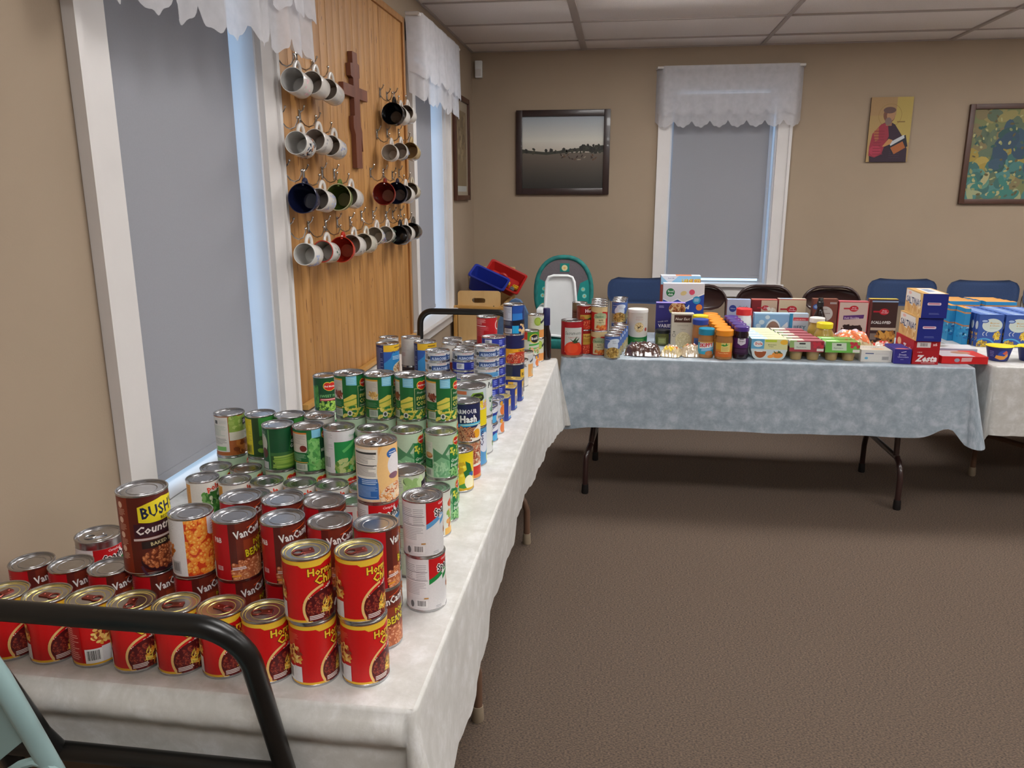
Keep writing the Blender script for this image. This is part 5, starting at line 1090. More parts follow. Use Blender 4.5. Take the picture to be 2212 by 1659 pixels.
# syrup bottle
t = thing('syrup_bottle', 'dark brown syrup bottle with ridged cap between the mix boxes', 'bottle', (2.372, 4.222, T))
MB().lathe([(.036, 0), (.038, .004), (.038, .11), (.034, .14), (.020, .175), (.0145, .195), (.0145, .205)], 24).build('glass_body', M['darkglass'], t)
MB().lathe([(.016, .203), (.017, .206), (.017, .226), (.014, .229), (.013, .245), (.011, .248)], 16).build('cap', M['cap_k'], t)
def mott():
    a = Art(); a.rect(-50, 20, 50, 62, 'a9c070'); a.text('applesauce', -24, 36, 9, '3c7a34', bold=.02); a.blobs(-30, 20, 40, 34, 12, 6, 5, ['b8c84c', 'd8d070'], 3); return a
jar('applesauce jar with bright yellow lid', 2.348, 4.002, .152, .048, M['cap_y'], M['honey'], mott, .026, .74, sh=[(.044, 0), (.048, .004), (.048, .085), (.045, .10), (.036, .118), (.0345, .126)], lab=(.1, .62))
jar('applesauce jar with white lid behind the yellow-lidded jar', 2.336, 4.108, .162, .045, M['cap_w'], M['honey'], None, .024, .76, sh=[(.042, 0), (.045, .004), (.045, .095), (.042, .11), (.034, .126), (.033, .138)])
# fruit cup sleeves
def dole(a, w_, h_):
    a.rect(0, 0, w_, h_, 'c2cfcf'); a.rect(0, h_*.52, w_*.36, h_, '5fa4c8'); a.rect(w_*.36, h_*.5, w_, h_, 'd2d098'); a.ell(32, h_*.76, 22, 15, 'd8dcdc', 20); a.text('Dole', 18, h_*.72, 11, 'cc4a34', bold=.04); a.rect(w_*.38, h_*.86, w_*.70, h_*.97, 'b8cc3c'); a.text('MANDARIN', w_*.46, h_*.70, 5, '5a6a4c', bold=.02); a.text('oranges', w_*.48, h_*.62, 5, '5a6a4c')
    a.ell(w_*.9, h_*.86, 18, 12, 'e8b43c'); a.ell(44, h_*.42, 30, 34, 'e8e4dc', 22, 0, 180, 360); a.ell(44, h_*.40, 28, 32, '96502a', 22, 0, 180, 360); a.lines(26, h_*.35, 56, h_*.42, 1, 'f0ede8', .6); a.ell(w_*.74, h_*.24, 26, 16, 'dc8a3c', 20); a.ell(w_*.56, h_*.16, 16, 8, 'e89a4c', 16, 10); a.blobs(w_*.62, h_*.28, w_*.9, h_*.38, 6, 8, 3, ['4a5c34'], 3)
def sleeve_pack(label, x, y, z, w_, d_, h_, front, topc, group, cupm=None, n=2, fr=(0, 1)):
    """two or four plastic cups held in a printed sleeve"""
    t = thing('fruit_cup_pack', label, 'fruit cups', (x, y, z), 0, group)
    if cupm:
        for i in range(n):
            for j in range(1):
                cx_ = w_*(i+.5)/n; cy_ = d_*.5
                k = .5*w_/n*.93
                MB().lathe([(k*.62, 0), (k*.70, .002), (k*.90, h_*.62), (k*.99, h_*.64), (k*.99, h_*.67)], 20, Matrix.Translation((cx_, cy_, 0))).build('cup', cupm, t)
        y0 = h_*.45; V = [(0, -.002, y0), (w_, -.002, y0), (w_, -.002, h_*.96), (w_, .01, h_), (w_, d_, h_), (0, d_, h_), (0, .01, h_), (0, -.002, h_*.96)]
        mb = MB(); mb.box((0, 0, h_*.68), (w_, d_, h_-.004), bev=.002); mb.build('sleeve', cmat('b9b8b0'), t)
        fs = [(front(w_, h_-y0), w_, h_-y0, Matrix(((1, 0, 0, 0), (0, 0, -1, -.003), (0, 1, 0, y0), (0, 0, 0, 1))))]
        MB().box((0, -.0028, y0), (w_, -.0012, h_-.004)).build('sleeve_front', cmat('b9b8b0'), t)
    else:
        mb = MB(); pts = [(0, h_), (0, h_*.45)]+[(w_*.02+w_*.16*(1-math.cos(a*PI/16)), h_*.45-h_*.45*math.sin(a*PI/16)) for a in range(1, 9)]
        pts += [(w_-p[0], p[1]) for p in reversed(pts)]
        mb.prism([(p[0], p[1]) for p in pts], d_); mb.build('sleeve', cmat('c2cfcf'), t)
        fa = Art(); dole(fa, w_*1000, h_*1000); keep = []
        def halfw(v): # left limit of the curved lower corner at height v
            q = v/(h_*450)
            return 0 if q >= 1 else (w_*.02+w_*.16*(1-math.cos(math.asin(max(0, 1-q)))))*1000
        for p, c, l in fa.p:
            for k in range(14):
                a0, a1 = h_*1000*k/14, h_*1000*(k+1)/14; m_ = halfw(a0+2); q = clip(clip(clip(clip(p, 1, a0, 1), 1, a1, -1), 0, m_, 1), 0, w_*1000-m_, -1)
                if len(q) > 2: keep.append((q, c, l))
        fa.p = keep; fs = [(fa, w_, h_, Matrix(((1, 0, 0, 0), (0, 0, -1, 0), (0, 1, 0, 0), (0, 0, 0, 1))))]
    a = Art(); a.rect(0, 0, w_*1000, d_*1000, topc[0]); a.rect(w_*450, 1, w_*1000, d_*1000-1, topc[1]); a.rect(w_*80, d_*300, w_*360, d_*700, topc[2])
    fs.append((a, w_, d_, Matrix(((1, 0, 0, 0), (0, 1, 0, 0), (0, 0, 1, h_-.0035 if cupm else h_), (0, 0, 0, 1)))))
    join_flat('printed_faces', fs, PRINTC, t); return t
for j in range(5):
    sleeve_pack('mandarin orange cup pack in a blue and yellow sleeve, %s from the front' % ORD[j], 1.966-.008*j, 3.792+.068*j, T, .168, .062, .099, None, ('c4dce8', 'e6e2b4', 'eef0f0'), 'mandarin orange cup packs in a row')
def apr(w_, h_):
    a = Art(); W, H = w_*1000, h_*1000; a.rect(0, 0, W, H, '9a3a44'); a.rect(0, H*.35, W*.2, H, '8fae6c'); a.pg([(W*.14, H*.2), (W*.12, H*.9), (W*.6, H*.9), (W*.62, H*.2)], 'c4cdc0'); a.rect(W*.28, H*.66, W*.46, H*.80, '3a3e3c'); a.text('Applesauce', W*.2, H*.36, 7, '7a8478', wx=.95); a.blobs(W*.66, 4, W, H*.8, 12, 9, 8, ['a82434', 'c03444', '8a1c2c'], 3); a.rect(W*.8, 4, W, H*.3, 'd8d4cc'); return a
def apg(w_, h_):
    a = Art(); W, H = w_*1000, h_*1000; a.rect(0, 0, W, H, '6ab04c'); a.pg([(W*.2, H*.2), (W*.18, H*.9), (W*.6, H*.9), (W*.62, H*.2)], 'c4d2bc'); a.rect(W*.32, H*.64, W*.46, H*.78, '3a3e3c'); a.text('Applesauce', W*.24, H*.36, 7, '7a8478', wx=.9); a.blobs(W*.7, 8, W, H*.9, 12, 9, 8, ['a82434', 'c03444', '8fae5c'], 3); a.rect(W*.8, 2, W, H*.3, 'd8d4cc'); return a
for j in range(5):
    sleeve_pack('applesauce cup pack in a red and white sleeve, %s from the front' % ORD[j], 2.142-.006*j, 3.788+.078*j, T, .156, .070, .097, apr, ('d2c8b8', 'a8606a', 'e2dcd6'), 'red-sleeved applesauce packs in a row', M['applesauce'])
for j in range(2):
    sleeve_pack('applesauce cup pack in a green sleeve, '+('front one', 'rear one')[j], 2.306-.004*j, 3.792+.078*j, T, .156, .072, .095, apg, ('8cc46a', '7a9a4c', 'c8d8b8'), None, M['applesauce'])
# bags of dried food
def bag(label, x, y, L, Wd, H, cm, pm, rz, seed, top=None):
    rd = random.Random(seed); V = []; F = []; nx, ny = 28, 16
    def shp(u, v): # u,v in -1..1
        e = max(0, 1-abs(u)**3.2)*max(0, 1-abs(v)**2.6); return H*e**.55
    ph = [rd.uniform(0, 6) for _ in range(4)]
    for s in (1, 0):
        for j in range(ny+1):
            for i in range(nx+1):
                u, v = -1+2*i/nx, -1+2*j/ny; z = shp(u, v)
                wob = .006*math.sin(u*9+ph[0])*math.cos(v*7+ph[1])+.004*math.sin(u*17+v*11+ph[2])
                z = (.004+z+wob*min(1, z/H*2)) if s else .001+.002*(abs(u)**4)
                V.append((u*L/2*(1-.05*abs(v)**2), v*Wd/2*(1-.10*abs(u)**3+.03*math.sin(u*6+ph[3])), max(z, .0015 if s else .001)))
    q0 = (nx+1)*(ny+1)
    for s in (0, 1):
        for j in range(ny):
            for i in range(nx):
                q = s*q0+j*(nx+1)+i; f_ = (q, q+1, q+nx+2, q+nx+1); F.append(f_ if s == 0 else f_[::-1])
    rim = [i for i in range(nx+1)]+[j*(nx+1)+nx for j in range(1, ny+1)]+[ny*(nx+1)+i for i in range(nx-1, -1, -1)]+[j*(nx+1) for j in range(ny-1, 0, -1)]
    for k in range(len(rim)): a_, b_ = rim[k], rim[(k+1) % len(rim)]; F.append((a_, b_, b_+q0, a_+q0))
    t = thing('food_bag', label, 'bag', (x, y, T), R_(rz)); mesh_obj('film', V, F, cm, t, True)
    a = Art(); W, H2 = L*500, Wd*1000
    if top:
        W2 = L*1000; art = Art(); top(art, W2, H2); Vp, Fp, C, N = [], [], [], []
        for p, c, l in art.clipped(W2*.12, W2*.88, H2*.10, H2*.9):
            x0_, x1_ = min(q[0] for q in p), max(q[0] for q in p)
            for k in range(int(x0_//8), int(x1_//8)+1):
                pk = clip(clip(p, 0, k*8, 1), 0, k*8+8, -1)
                if len(pk) < 3: continue
                y0_, y1_ = min(q[1] for q in pk), max(q[1] for q in pk)
                for k2 in range(int(y0_//8), int(y1_//8)+1):
                    pq = clip(clip(pk, 1, k2*8, 1), 1, k2*8+8, -1)
                    if len(pq) < 3: continue
                    i0 = len(Vp)
                    for a_, b_ in pq:
                        u, v = a_/W2*2-1, b_/H2*2-1; z = shp(u, v); wob = .006*math.sin(u*9+ph[0])*math.cos(v*7+ph[1])+.004*math.sin(u*17+v*11+ph[2])
                        Vp.append((u*L/2*(1-.05*abs(v)**2), v*Wd/2*(1-.10*abs(u)**3+.03*math.sin(u*6+ph[3])), .0045+z+wob*min(1, z/H*2)+.0003*l)); N.append((0, 0, 1)); C.append((*c, 1))
                    Fp.append(tuple(range(i0, len(Vp))))
        me = bpy.data.meshes.new('printed_film'); me.from_pydata(Vp, [], Fp); ca = me.color_attributes.new('Col', 'FLOAT_COLOR', 'POINT'); ca.data.foreach_set('color', np.array(C, dtype=np.float32).ravel()); me.materials.append(FILM); inst('printed_film', me, t)
    return t
FILM = attr_mat('printed_film', .16, .5, .5)
fb = mat('film_brown_beans', '5c4038', .12, col2='3c2824', scale=60, coat=1, bump=.4, bscale=60); fc = mat('film_clear_noodles', 'b39c74', .12, col2='d8c8a0', scale=50, coat=1, bump=.4, bscale=50); fr_ = mat('film_rice', 'b0a088', .12, col2='c8b498', scale=70, coat=1, bump=.3, bscale=70)
bag('clear bag of dark beans with a blue strip at the front of the table', 1.455, 3.835, .178, .115, .055, fb, None, -6, 3, lambda a, w_, h_: a.rect(w_*.15, h_*.70, w_*.75, h_*.92, '6aa8c4'))
bag('clear bag with yellow printing in front of the couscous box', 1.593, 3.825, .096, .105, .045, fc, None, -14, 5, lambda a, w_, h_: (a.rect(w_*.2, h_*.1, w_*.7, h_*.4, 'e8c83c'), a.rect(w_*.5, h_*.3, w_*.85, h_*.5, 'd87a3c'), a.rect(w_*.15, h_*.6, w_*.6, h_*.85, 'd0ccd8')))
bag('clear bag of rice with red and orange printing beside the teal-lidded jar', 1.690, 3.84, .098, .105, .048, fr_, None, 6, 7, lambda a, w_, h_: (a.rect(w_*.1, h_*.55, w_*.8, h_*.9, 'd87a54'), a.rect(w_*.2, h_*.75, w_*.9, h_*.92, 'b83c34'), a.rect(w_*.1, h_*.5, w_*.25, h_*.85, 'd8b03c')))
def snack(cols, seed):
    return lambda a, w_, h_: (a.rect(0, 0, w_, h_, cols[0]), a.blobs(0, 0, w_, h_, 26, w_*.13, h_*.12, cols, seed))
bag('crumpled orange, white and purple snack bag behind the white carton', 2.494, 4.06, .185, .18, .10, fc, None, 4, 9, snack(['e0784c', 'd8682c', 'd8ccd8', '6a4a94', 'e8a06c'], 3))
bag('flat red and white snack bag beside the cracker boxes', 2.632, 4.00, .115, .13, .055, fc, None, 10, 12, snack(['c8302c', 'e0d8d0', 'c8302c', 'd85a3c'], 5))
# white carton, purple box, crackers
def wcart(a, w_, h_): a.rect(0, 0, w_, h_, 'd2cfc9'); a.rect(18, h_*.68, 56, h_*.76, '3a4a78'); a.lines(62, h_*.62, w_-18, h_*.76, 2, 'b8b4b4', .3); a.ell(24, h_*.32, 8, 6, '6aa8c8'); a.rect(w_*.68, 10, w_*.9, h_*.48, 'a8a6a4'); a.lines(w_*.7, 12, w_*.88, h_*.44, 7, '868484', .4)
carton('white carton with small blue print at the front edge', 2.474, 3.800, T, .138, .12, .056, 'd2cfc9', wcart, lambda a, w_, h_: (a.rect(0, 0, w_, h_, 'cfc8ba'), a.text('CRACKERS', 14, h_*.62, 12, '50485c', shear=.1), a.ell(w_*.6, h_*.3, 30, 14, 'd8a884')))
def choc(a, w_, h_): a.rect(0, 0, w_, h_, '2f2a80'); a.text('Dream', 20, h_*.58, 8, 'c8c4e0', bold=.02); a.text('Chocolate', 14, h_*.42, 8, 'a8a4d0', bold=.02); a.pg([(28, h_*.80), (50, h_*.88), (52, h_*.84), (30, h_*.77)], 'c8c4e0'); a.rect(28, h_*.28, 42, h_*.31, '8884c0')
carton('small purple chocolate box between the white carton and crackers', 2.614, 3.775, T, .075, .15, .068, '2f2a80', choc, lambda a, w_, h_: (a.rect(0, 0, w_, h_, '3a3488'), a.ell(w_*.5, h_*.12, w_*.42, h_*.08, 'd87a74')))
def zesta(a, w_, h_): a.rect(0, 0, w_, h_, 'a8151f'); a.rect(14, h_*.72, 74, h_*.95, 'd9d0d0'); a.bars(22, h_*.73, 66, h_*.93, 'd9d0d0', '6a5a5a'); a.text('x6', 84, h_*.80, 12, 'e8c8c8', bold=.04); a.rect(0, h_*.60, w_, h_*.61, '8c0e18'); a.text('Zesta', 16, h_*.13, 28, 'e6dcdc', shear=.3, bold=.05, wx=.92); a.lines(40, 3, w_-14, h_*.10, 2, 'd8a8a8', .4); a.text("original", 18, h_*.50, 5, 'e8c0c0')
def zl(a, w_, h_): a.rect(0, 0, w_, h_, 'a8202a'); a.text('Zesta', w_*.42, h_*.40, 34, 'e6dcdc', shear=.25, bold=.05); a.ell(w_*.2, h_*.7, 26, 18, 'd8b890'); a.text('saltine', w_*.1, h_*.2, 12, 'e0b0b0')
carton('red saltine cracker box at the bottom of the cracker stack', 2.694, 3.775, T, .115, .24, .110, 'a8151f', zesta, tp('b02a30'), zl)
def salt(a, w_, h_): a.rect(0, 0, w_, h_, '1b2780'); a.pg(rrect(w_*.2, h_*.53, w_*.74, h_*.64, 5), 'd8c4d4'); a.lines(w_*.24, h_*.55, w_*.7, h_*.62, 1, 'c05a78', .5); a.lines(w_*.3, h_*.14, w_*.7, h_*.22, 2, '7a84c0', .3)
def saltl(a, w_, h_): a.rect(0, 0, w_, h_, 'cfa86c'); a.pg([(6, h_*.5), (6, h_-4), (w_*.84, h_-6), (w_*.92, h_*.40), (w_*.6, h_*.28)], 'd6d3d0'); a.text('SALTINAS', w_*.06, h_*.42, 32, '24365c', bold=.025, wx=.98, rot=0); a.blobs(6, 2, w_-4, h_*.34, 14, 22, 12, ['d8b480', 'c4945a', 'e2c498'], 3); a.ell(w_*.24, h_*.86, 22, 7, 'd8a8a0')
def saltt(a, w_, h_): a.rect(0, 0, w_, h_, 'c99f62'); a.pg([(w_*.25, 4), (w_*.3, h_*.9), (w_*.9, h_*.95), (w_*.9, 10)], 'd4d4d4'); a.pg([(w_*.4, h_*.3), (w_*.4, h_*.8), (w_*.7, h_*.8), (w_*.75, h_*.4)], '8a94b0')
carton('orange and blue saltine box, middle of the cracker stack', 2.698, 3.765, T+.110, .108, .24, .110, '1b2780', salt, saltt, saltl)
carton('orange and blue saltine box, top of the cracker stack', 2.702, 3.755, T+.220, .108, .24, .111, '1b2780', salt, saltt, saltl, rz=-2)
carton('thin colourful snack box standing behind the cracker stack', 2.822, 4.02, T, .04, .10, .18, 'b8302c', lambda a, w_, h_: (a.rect(0, 0, w_, h_, 'b02a2c'), a.rect(0, 20, w_, h_*.6, '7aa04c'), a.blobs(0, 20, w_, h_*.6, 10, 8, 8, ['d8c84c', 'c84a3c', 'd8a08c'], 3)), tp('b8484c'))
def flatb(a, w_, h_): a.rect(0, 0, w_, h_, 'cc1f22'); a.ell(w_*.33, h_*.5, 12, 9, '9a9aa8'); a.pg([(w_*.42, h_*.3), (w_*.43, h_*.85), (w_*.66, h_*.9), (w_*.64, h_*.35)], 'd8a4a4')
carton('flat red and white box lying at the right end of the blue table', 2.836, 3.805, T, .205, .155, .034, 'cc1f22', flatb, lambda a, w_, h_: (a.rect(0, 0, w_, h_, 'cc3a34'), a.pg([(4, 6), (4, h_-6), (w_*.62, h_-6), (w_*.74, 6)], 'cdc6cc'), a.ell(w_*.6, h_*.65, 44, 34, 'b8846c')), rz=2)
carton('white and blue box lying behind the flat red box', 2.85, 3.985, T, .21, .12, .040, 'c4c8d8', tp('b8c0d8'), lambda a, w_, h_: (a.rect(0, 0, w_, h_, 'c8c8cc'), a.pg([(6, h_*.5), (60, h_*.9), (110, h_*.6), (60, h_*.3)], '9a9890')), rz=-2)
# ------------------------------------------------------------------ right-hand table: macaroni and pasta boxes
def mac(a, w_, h_):
    a.rect(0, 0, w_, h_, '34539c'); a.ell(w_*.56, h_*.67, w_*.41, h_*.21, 'c4cfc8', 28); a.ell(w_*.24, h_*.80, w_*.16, h_*.06, '2a4a94', 20); a.ell(w_*.24, h_*.80, w_*.12, h_*.035, '9ab0d8', 16); a.text('Macaroni', w_*.46, h_*.72, 8, 'c49a50'); a.text('& Cheese', w_*.46, h_*.64, 8, 'c49a50'); a.lines(w_*.46, h_*.56, w_*.8, h_*.59, 1, '9ab8a0', .4)
    a.blobs(w_*.62, h_*.20, w_*.96, h_*.50, 46, 7, 3, ['d8b42c', 'e8cc50', 'b8921c'], 3, (w_*.79, h_*.35, w_*.13, h_*.15)); a.ring(w_*.3, h_*-.12, w_*.5, w_*.56, '4a9acc', 20, 130, 16); a.blobs(0, 0, w_*.56, h_*.20, 70, 6, 3, ['b8942c', 'd0b044', '94761c'], 5, (w_*.24, h_*.02, w_*.32, h_*.18)); a.ring(w_*.3, h_*.40, 9, 12, 'c8d0d8', 100, 240, 8); a.ring(w_*.44, h_*.40, 9, 12, 'c8d0d8', 100, 240, 8)
def macl(a, w_, h_): a.rect(0, 0, w_, h_, '2f4a90'); a.ell(w_*.5, h_*.66, w_*.40, h_*.13, 'bcc4c8', 16); a.blobs(2, h_*.08, w_-2, h_*.42, 14, 7, 3, ['c8a23c', 'b8863c', 'd8b04c'], 3)
mact = lambda a, w_, h_: (a.rect(0, 0, w_, h_, '4c6cb4'), a.rect(w_*.28, h_*.2, w_*.8, h_*.8, '8fa8d8'), a.rect(w_*.38, h_*.35, w_*.72, h_*.65, 'cfe0ec'))
G = 'blue macaroni and cheese boxes in rows'
proto = {}
def dupe(src, loc, label, group):
    c = src.copy(); COL.objects.link(c); c.location = loc; c['label'] = label; c['group'] = group
    for ch in CH[src.name]:
        d = ch.copy(); COL.objects.link(d); d.parent = c
    return c
CH = {}
for col in range(3):
    for j in range(8):
        lab_ = 'blue macaroni box, %s from the front in the %s column' % (ORD[j], ('left', 'middle', 'right')[col])
        loc = (3.178+.128*col-.004*j, 4.275+.041*j, T)
        if 'mac' not in proto:
            proto['mac'] = carton(lab_, *loc, .118, .038, .168, '34539c', mac, mact, macl, group=G); CH[proto['mac'].name] = [o for o in COL.objects if o.parent == proto['mac']]
        else: dupe(proto['mac'], loc, lab_, G)
def spg(a, w_, h_): a.rect(0, 0, w_, h_, '2a8ac0'); a.rect(0, h_*.86, w_, h_*.9, 'c98a50'); a.rect(0, h_*.5, w_, h_*.54, 'b8784c'); a.blobs(0, 6, w_, h_*.48, 16, 6, 12, ['2a6aa8', '3c98c8', '9cc8dc'], 3)
G = 'blue and orange pasta boxes standing in a row'
for col in range(2):
  for j in range(4):
    lab_ = 'light blue pasta box with orange top, %s of its row, %s' % (ORD[j], ('left', 'right')[col]); loc = (3.165+.19*col-.012*j, 4.635+.052*j, T)
    if 'sp' not in proto: proto['sp'] = carton(lab_, *loc, .16, .048, .190, '2a8ac0', spg, lambda a, w_, h_: (a.rect(0, 0, w_, h_, 'd89a50'), a.rect(6, h_*.3, w_*.7, h_*.6, 'e0b070')), spg, group=G); CH[proto['sp'].name] = [o for o in COL.objects if o.parent == proto['sp']]
    else: dupe(proto['sp'], loc, lab_, G)
carton('thin light blue pasta box standing left of the macaroni boxes', 3.128, 4.33, T, .028, .12, .19, '2a8ac0', spg, tp('d89a50'), spg)
carton('second thin light blue pasta box beside the macaroni boxes', 3.098, 4.44, T, .028, .12, .19, '2a8ac0', spg, tp('d89a50'), spg)
def macup(label, x, y, ang):
    t = thing('macaroni_cup', label, 'cup', (x, y, T), R_(ang))
    MB().lathe([(.040, 0), (.042, .003), (.055, .062), (.0565, .064), (.0565, .067)], 32).build('cup_body', cmat('23306e'), t)
    MB().lathe([(.0565, .0672), (.0585, .068), (.0585, .070), (.056, .0715), (.0005, .072)], 32, cap=False).build('lid', M['cap_y'], t)
    mb = MB(); mb.box((.04, -.02, .069), (.082, .02, .0712), bev=.0006); mb.build('pull_flap', M['cap_y'], t)
    a = Art(); a.rect(-60, 6, 60, 60, '23306e'); a.ell(6, 30, 24, 24, '2f4aa0', 22); a.pg([(-30, 16), (-24, 30), (10, 26), (24, 40), (30, 26), (14, 10), (-6, 8)], 'dc963c'); a.pg([(0, 40), (14, 54), (24, 44), (14, 32)], 'c85a3c'); a.lines(-54, 20, -34, 50, 4, '8a94c8', .3)
    inst('paper_label', wrap_mesh('paper_label', a, .049, 5, 60, PRINT, prof=lambda z: .042+(z-.003)*.2203), t)
macup('blue macaroni cup with yellow lid, left of the pair', 3.135, 3.93, -6); macup('blue macaroni cup with yellow lid, right of the pair at the photo edge', 3.278, 3.935, 30)
# ------------------------------------------------------------------ mugs on hooks
_hk = {}
def hook(x, y, z, label, grp):
    if not _hk:
        mb = MB(); mb.box((0, -.009, -.022), (.0028, .009, .022), bev=.0012); _hk['plate'] = mb.data('plate', M['chrome'])
        _hk['arm'] = MB().tube([(.002, 0, -.010), (.018, 0, -.030), (.032, .001, -.036), (.048, .002, -.030), (.056, .003, -.014), (.058, .003, -.004)], .0024, 8).sphere((.058, .003, 0), .0052, 10).data('arm', M['chrome'])
        _hk['top'] = MB().tube([(.002, 0, .012), (.014, 0, .022), (.018, 0, .032)], .0026, 8).sphere((.019, 0, .034), .0044, 8).data('upper_arm', M['chrome'])
    t = thing('coat_hook', label, 'hook', (x, y, z), 0, grp)
    for k, n_ in (('plate', 'plate'), ('arm', 'arm'), ('top', 'upper_arm')): inst(n_, _hk[k], t)
MC = {}
def mcol(c, rough=.22):
    k = 'm'+c
    if k not in MC: MC[k] = mat('glazed_'+str(len(MC)), c, rough, noise=.05, scale=24, coat=.3)
    return MC[k]
def mug(label, u, v, dpx, outer, inner=None, art=None, grp=None, shape='straight', rim=None, L=None, hk=True, tilt=7, yaw=-2, off=.088, hkl=''):
    P = at(u, v, 0, XW+off); dist = (P-CAM).dot(fwd); R = dpx*.5*dist/FPX; L = L or .092
    t = thing('mug', label, 'mug', P, 0, grp)
    q = Vector((math.sin(R_(yaw)), math.cos(R_(yaw))*math.cos(R_(tilt)), -math.sin(R_(tilt)))).normalized()  # from rim to base
    zax = -q; xax = Vector((0, 0, 1)); xax = (xax-zax*xax.dot(zax)).normalized(); yax = zax.cross(xax)
    Mx = Matrix((xax, yax, zax)).transposed().to_4x4(); t.matrix_world = Matrix.Translation(P) @ Mx
    if shape == 'straight': out = [(R*.86, -L), (R*.93, -L+.002), (R*.97, -L+.006), (R, -L*.5), (R, -.003)]
    elif shape == 'flare': out = [(R*.58, -L), (R*.60, -L+.004), (R*.78, -L*.75), (R*.92, -L*.4), (R, -.003)]
    else: out = [(R*.60, -L), (R*.62, -L+.003), (R*.90, -L*.7), (R*1.0, -L*.42), (R*.97, -.015), (R, -.003)]
    MB().lathe(out+[(R*.995, 0)], 32, cap=True).build('outer_shell', mcol(outer), t) if False else MB().lathe([(0.0005, -L)]+out+[(R-.0008, 0), (R-.0028, -.0005)], 32, cap=False).build('outer_shell', mcol(outer), t)
    MB().lathe([(R-.0028, -.0005)]+[(max(r-.0035, .01), z+(.005 if i == 0 else 0)) for i, (r, z) in reversed(list(enumerate(out))) if z < -.004][:-1]+[(out[0][0]*.85, -L+.006), (.0005, -L+.006)], 32, cap=False).build('inner_shaded_glaze', mcol(inner or outer), t)  # inside takes a darker glaze tone, shade of the hollow put into the colour
    if rim: MB().tube([((R-.0015)*math.cos(a*PI/16), (R-.0015)*math.sin(a*PI/16), 0) for a in range(32)], .0021, 6, True).build('rim_band', mcol(rim), t)
    hr = out[3][0] if shape != 'flare' else R*.86
    z0, z1 = (-L*.22, -L*.80) if shape != 'flare' else (-L*.12, -L*.55)
    cz_ = (z0+z1)/2; hh = abs(z1-z0)/2; pts = [(hr-.003+(.030 if shape != 'flare' else .024)*math.cos(R_(a))*1.0, 0, cz_+hh*math.sin(R_(a))) for a in range(-90, 91, 15)]
    MB().tube(pts, .0058, 8, flat=1.25).build('handle', mcol(outer), t)
    if art:
        a = Art(); art(a)
        inst('printed_motif', wrap_mesh('printed_motif', a, R*.985, L*120, L*880, PRINT), t) if False else None
        me = wrap_mesh('printed_motif', a, R+.0002, 6, L*1000-14, PRINT); o = inst('printed_motif', me, t); o.location = (0, 0, -L+.006); o.rotation_euler = (0, 0, R_(-20))
    if hk:
        hp = t.matrix_world @ Vector((hr+.024, 0, cz_)); hook(XW+.0195, hp.y-.006, hp.z+.026, 'chrome hook holding the '+' '.join(label.replace(',', '').split()[:12]), 'chrome hooks on the pine board')
    return t
def floral(cols, seed, n=30, x0=-80, x1=20): return lambda a: a.blobs(x0, 8, x1, 66, n, 5, 4, cols, seed)
def lettering(c, txt='', c2=None):
    def f(a):
        for k, x in enumerate((-75, -35, 5, 45)): a.ell(x, 40, 12, 18, c, 14)
        if c2: a.blobs(-80, 12, 80, 64, 26, 5, 4, [c, c2], 3)
    return f
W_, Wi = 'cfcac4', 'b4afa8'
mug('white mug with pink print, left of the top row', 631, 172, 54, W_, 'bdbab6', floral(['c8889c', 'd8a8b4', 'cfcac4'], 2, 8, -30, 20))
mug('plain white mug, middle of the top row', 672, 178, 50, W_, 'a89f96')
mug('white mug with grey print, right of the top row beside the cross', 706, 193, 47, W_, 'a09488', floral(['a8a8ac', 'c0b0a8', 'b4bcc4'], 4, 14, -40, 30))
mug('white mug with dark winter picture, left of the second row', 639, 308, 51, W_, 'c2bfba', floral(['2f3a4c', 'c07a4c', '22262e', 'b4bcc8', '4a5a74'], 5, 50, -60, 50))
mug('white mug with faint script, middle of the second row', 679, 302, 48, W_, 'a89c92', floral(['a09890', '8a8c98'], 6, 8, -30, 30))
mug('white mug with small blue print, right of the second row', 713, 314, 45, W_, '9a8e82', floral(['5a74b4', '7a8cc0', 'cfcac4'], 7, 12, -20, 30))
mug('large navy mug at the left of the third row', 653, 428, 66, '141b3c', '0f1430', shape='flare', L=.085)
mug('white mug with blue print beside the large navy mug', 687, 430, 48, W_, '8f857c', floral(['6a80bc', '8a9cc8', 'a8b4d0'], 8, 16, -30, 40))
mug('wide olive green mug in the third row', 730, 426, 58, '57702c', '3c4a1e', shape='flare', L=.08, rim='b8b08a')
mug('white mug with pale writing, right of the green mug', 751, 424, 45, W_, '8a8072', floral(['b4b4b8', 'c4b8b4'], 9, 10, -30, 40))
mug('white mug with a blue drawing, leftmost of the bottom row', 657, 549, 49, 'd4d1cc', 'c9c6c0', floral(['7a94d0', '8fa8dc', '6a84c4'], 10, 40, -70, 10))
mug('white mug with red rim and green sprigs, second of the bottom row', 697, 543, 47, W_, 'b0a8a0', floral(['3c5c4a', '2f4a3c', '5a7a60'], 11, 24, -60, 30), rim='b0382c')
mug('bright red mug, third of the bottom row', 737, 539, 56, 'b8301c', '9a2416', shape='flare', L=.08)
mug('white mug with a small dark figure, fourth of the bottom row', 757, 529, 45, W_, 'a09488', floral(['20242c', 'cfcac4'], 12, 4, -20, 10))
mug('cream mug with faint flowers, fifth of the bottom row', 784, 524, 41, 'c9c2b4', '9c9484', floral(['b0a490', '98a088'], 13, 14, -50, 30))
mug('white mug with blue and pink flowers, sixth of the bottom row', 808, 509, 38, W_, 'a49a8c', floral(['5a78b8', 'b87a84', '2f3c5a', '8fa4d0'], 14, 26, -50, 30), shape='barrel', L=.085)
